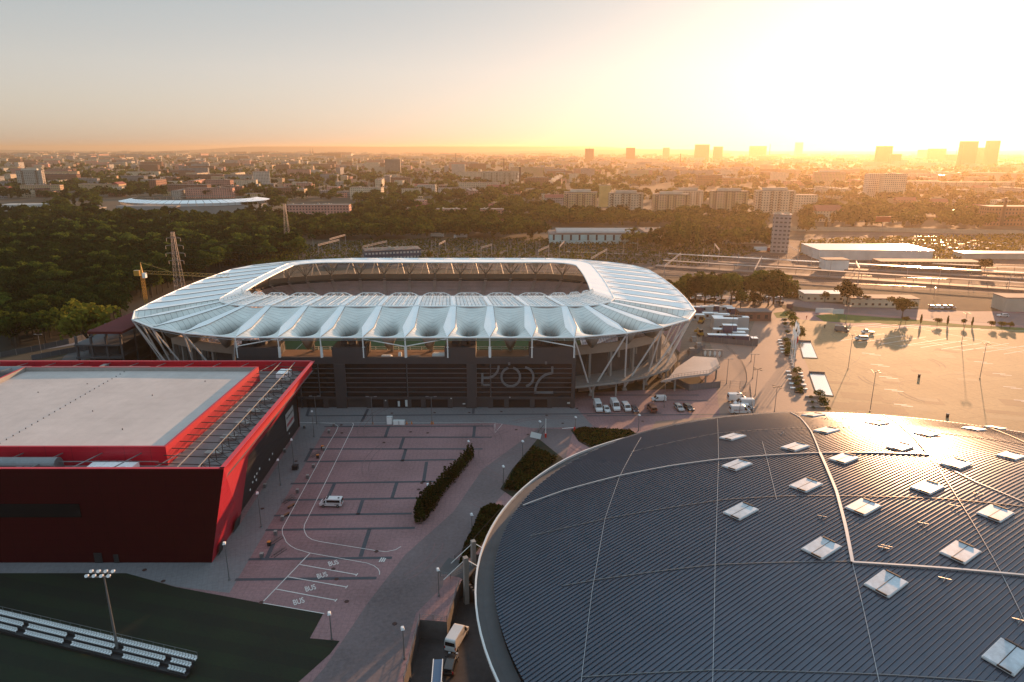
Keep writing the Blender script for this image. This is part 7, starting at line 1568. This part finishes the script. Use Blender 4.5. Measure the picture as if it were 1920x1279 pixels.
# billboards by the lot entrance
for x, y, w_, c, l in ((1545, 588, 8, 'white', 'pale blue topped kiosk board at the lot entrance'), (1571, 590, 5, 'white', 'plain white hoarding at the lot entrance'), (1480, 580, 3, 'blue', 'small blue sign by the entrance road')):
    small('sign_board', l, 'sign', x, y, [('board', PAINT[c], lambda m_, w_=w_: m_.box(0, 0, .4, w_, .2, 2.2)), ('post', M['steel'], lambda m_, w_=w_: (m_.box(-w_ * .4, 0, 0, .12, .12, .4), m_.box(w_ * .4, 0, 0, .12, .12, .4)))], R(-5))
small('billboard', 'red billboard on a post above the railway noise barrier', 'billboard', 1653, 432, [('board', PAINT['red'], lambda m_: m_.box(0, 0, 8, 14, .5, 5)), ('post', M['steel'], lambda m_: m_.box(0, 0, 0, .6, .6, 8))])
# random town fabric -------------------------------------------------
RB = random.Random(5); items = []
KEEP2 = KEEP + [(1050, 1500, 350, 408), (1615, 1700, 322, 375), (1095, 1115, 270, 306)]
def okb(a, b): return not any(x0 - 8 < a < x1 + 8 and y0 < b < y1 + 2 for x0, x1, y0, y1 in KEEP2)
def addb(n, y0, y1, sz, hh, rate, x0=-40, x1=1960, thr=.3):
    for _ in range(n):
        a, b = RB.uniform(x0, x1), RB.uniform(y0, y1)
        if not okb(a, b): continue
        X, Y, _z = P(a, b)
        if vnoise(X, Y) > thr + .35 and b > 310: continue
        big = RB.random() < rate; w_ = RB.uniform(*sz) * (2.4 if big else 1); d_ = RB.uniform(10, 15); h_ = RB.uniform(*hh) * (1.5 if big else 1)
        rot = RB.choice((0.12, 0.12 + math.pi / 2, -.2, .12)) + RB.uniform(-.05, .05)
        mt = RB.choices(('cream', 'pale', 'pink', 'ochre', 'brick', 'grey'), (2.5, 1.6, 2.2, 2, 3.2, 2.5))[0]; items.append((X, Y, w_, d_, h_, rot, mt, not big and RB.random() < .4))
addb(70, 376, 410, (14, 30), (5, 11), .2, -40, 1960, -.2)
addb(220, 345, 376, (14, 34), (6, 14), .3)
addb(300, 318, 345, (15, 36), (8, 16), .35)
addb(560, 300, 318, (16, 40), (9, 17), .4)
addb(1100, 286, 300, (20, 60), (9, 17), .35)
addb(260, 285, 297, (50, 110), (18, 26), .2, -40, 700)
items.sort(key=lambda c: -(c[2] + c[4]) / c[1])
protoB = {}
def bmesh_for(w_, d_, h_, mt, gab):
    m_ = MB(); m_.box(0, 0, 0, w_, d_, h_)
    return m_
near = items[:230]; far = items[230:]
for i, (X, Y, w_, d_, h_, rot, mt, gab) in enumerate(near):
    a, b = topix(X, Y); side = 'left' if a < 640 else ('middle' if a < 1280 else 'right'); cn = {'cream': 'cream', 'pale': 'pale', 'pink': 'pink', 'ochre': 'ochre', 'brick': 'brick', 'grey': 'grey'}[mt]
    t = thing('town_house' if gab else 'town_block', '%s %s%s %s' % ('tall ' if h_ > 14 else 'low ' if h_ < 8 else '', cn, ' house with red gable roof' if gab else (' long flat block' if w_ > 36 else ' flat roofed block'), near_phrase(a, b)), 'house' if gab else 'building', (X, Y, 0), rot, '%s %s of the %s town' % (cn, 'gabled houses' if gab else 'flat blocks', side))
    key = (mt, round(w_ / 6), round(h_ / 3), gab)
    if key not in protoB:
        W, D, H = round(w_ / 6) * 6 or 6, 12, max(3, round(h_ / 3) * 3); m_ = MB(); m_.box(0, 0, 0, W, D, H); me = bpy.data.meshes.new('wall'); me.from_pydata(m_.v, [], m_.f); me.materials.append(F[mt]); m2 = MB()
        if gab: e = .5; r = 4; m2.add([(-W / 2 - e, -D / 2 - e, H), (W / 2 + e, -D / 2 - e, H), (W / 2 + e, D / 2 + e, H), (-W / 2 - e, D / 2 + e, H), (-W / 2 - e, 0, H + r), (W / 2 + e, 0, H + r)], [(0, 1, 5, 4), (2, 3, 4, 5), (1, 2, 5), (3, 0, 4)])
        else:
            m2.box(0, 0, H, W + .5, D + .5, .45); m2.box(W * .2, 0, H + .45, 3, 3, 2)
            for q in range(int(W / 9)): m2.box(-W / 2 + 4 + q * 9, 2, H + .45, 1, 1, 1.2)
        me2 = bpy.data.meshes.new('roof'); me2.from_pydata(m2.v, [], m2.f); me2.materials.append(RTILE if gab else ROOF); protoB[key] = (me, me2)
    for nm, me in zip(('wall', 'roof'), protoB[key]): o = bpy.data.objects.new(nm, me); COL.objects.link(o); o.parent = t
fm_ = {}
for (X, Y, w_, d_, h_, rot, mt, gab) in far:
    m_ = fm_.setdefault(mt, MB()); m_.box(X, Y, 0, w_, d_, h_, rot)
for mt, m_ in fm_.items(): tag(m_.build('distant_town', F[mt]), 'countless small %s blocks of the far town fading into the haze' % mt, 'town', None, 'stuff')

RC2 = random.Random(9)
for k in range(26):
    x, y = 1765 + RC2.uniform(0, 150), RC2.choice((458, 463, 468)) + RC2.uniform(-.5, .5)
    put('ch', mk_ch, RC2.choice(('silver', 'white', 'black', 'grey')), x, y, RC2.choice((88, -90)), 'small car in the crowded far car park behind the warehouse', 'cars in the far car park behind the warehouse')
# ================================================================== HAZE
hb = MB(); hb.bx(-25900, 25900, -550, 25900, -60, 150)
hz = hb.build('haze', []); hz['kind'] = 'stuff'
hm = bpy.data.materials.new('haze_air'); hm.use_nodes = True; nn = hm.node_tree.nodes; nn.clear()
ho = nn.new('ShaderNodeOutputMaterial'); pv = nn.new('ShaderNodeVolumePrincipled'); hm.node_tree.links.new(pv.outputs[0], ho.inputs['Volume'])
pv.inputs['Color'].default_value = (1.0, 0.78, 0.52, 1); pv.inputs['Density'].default_value = 0.84e-4; pv.inputs['Anisotropy'].default_value = 0.64
hz.data.materials.append(hm); hz.display_type = 'WIRE'
hm.use_nodes = True
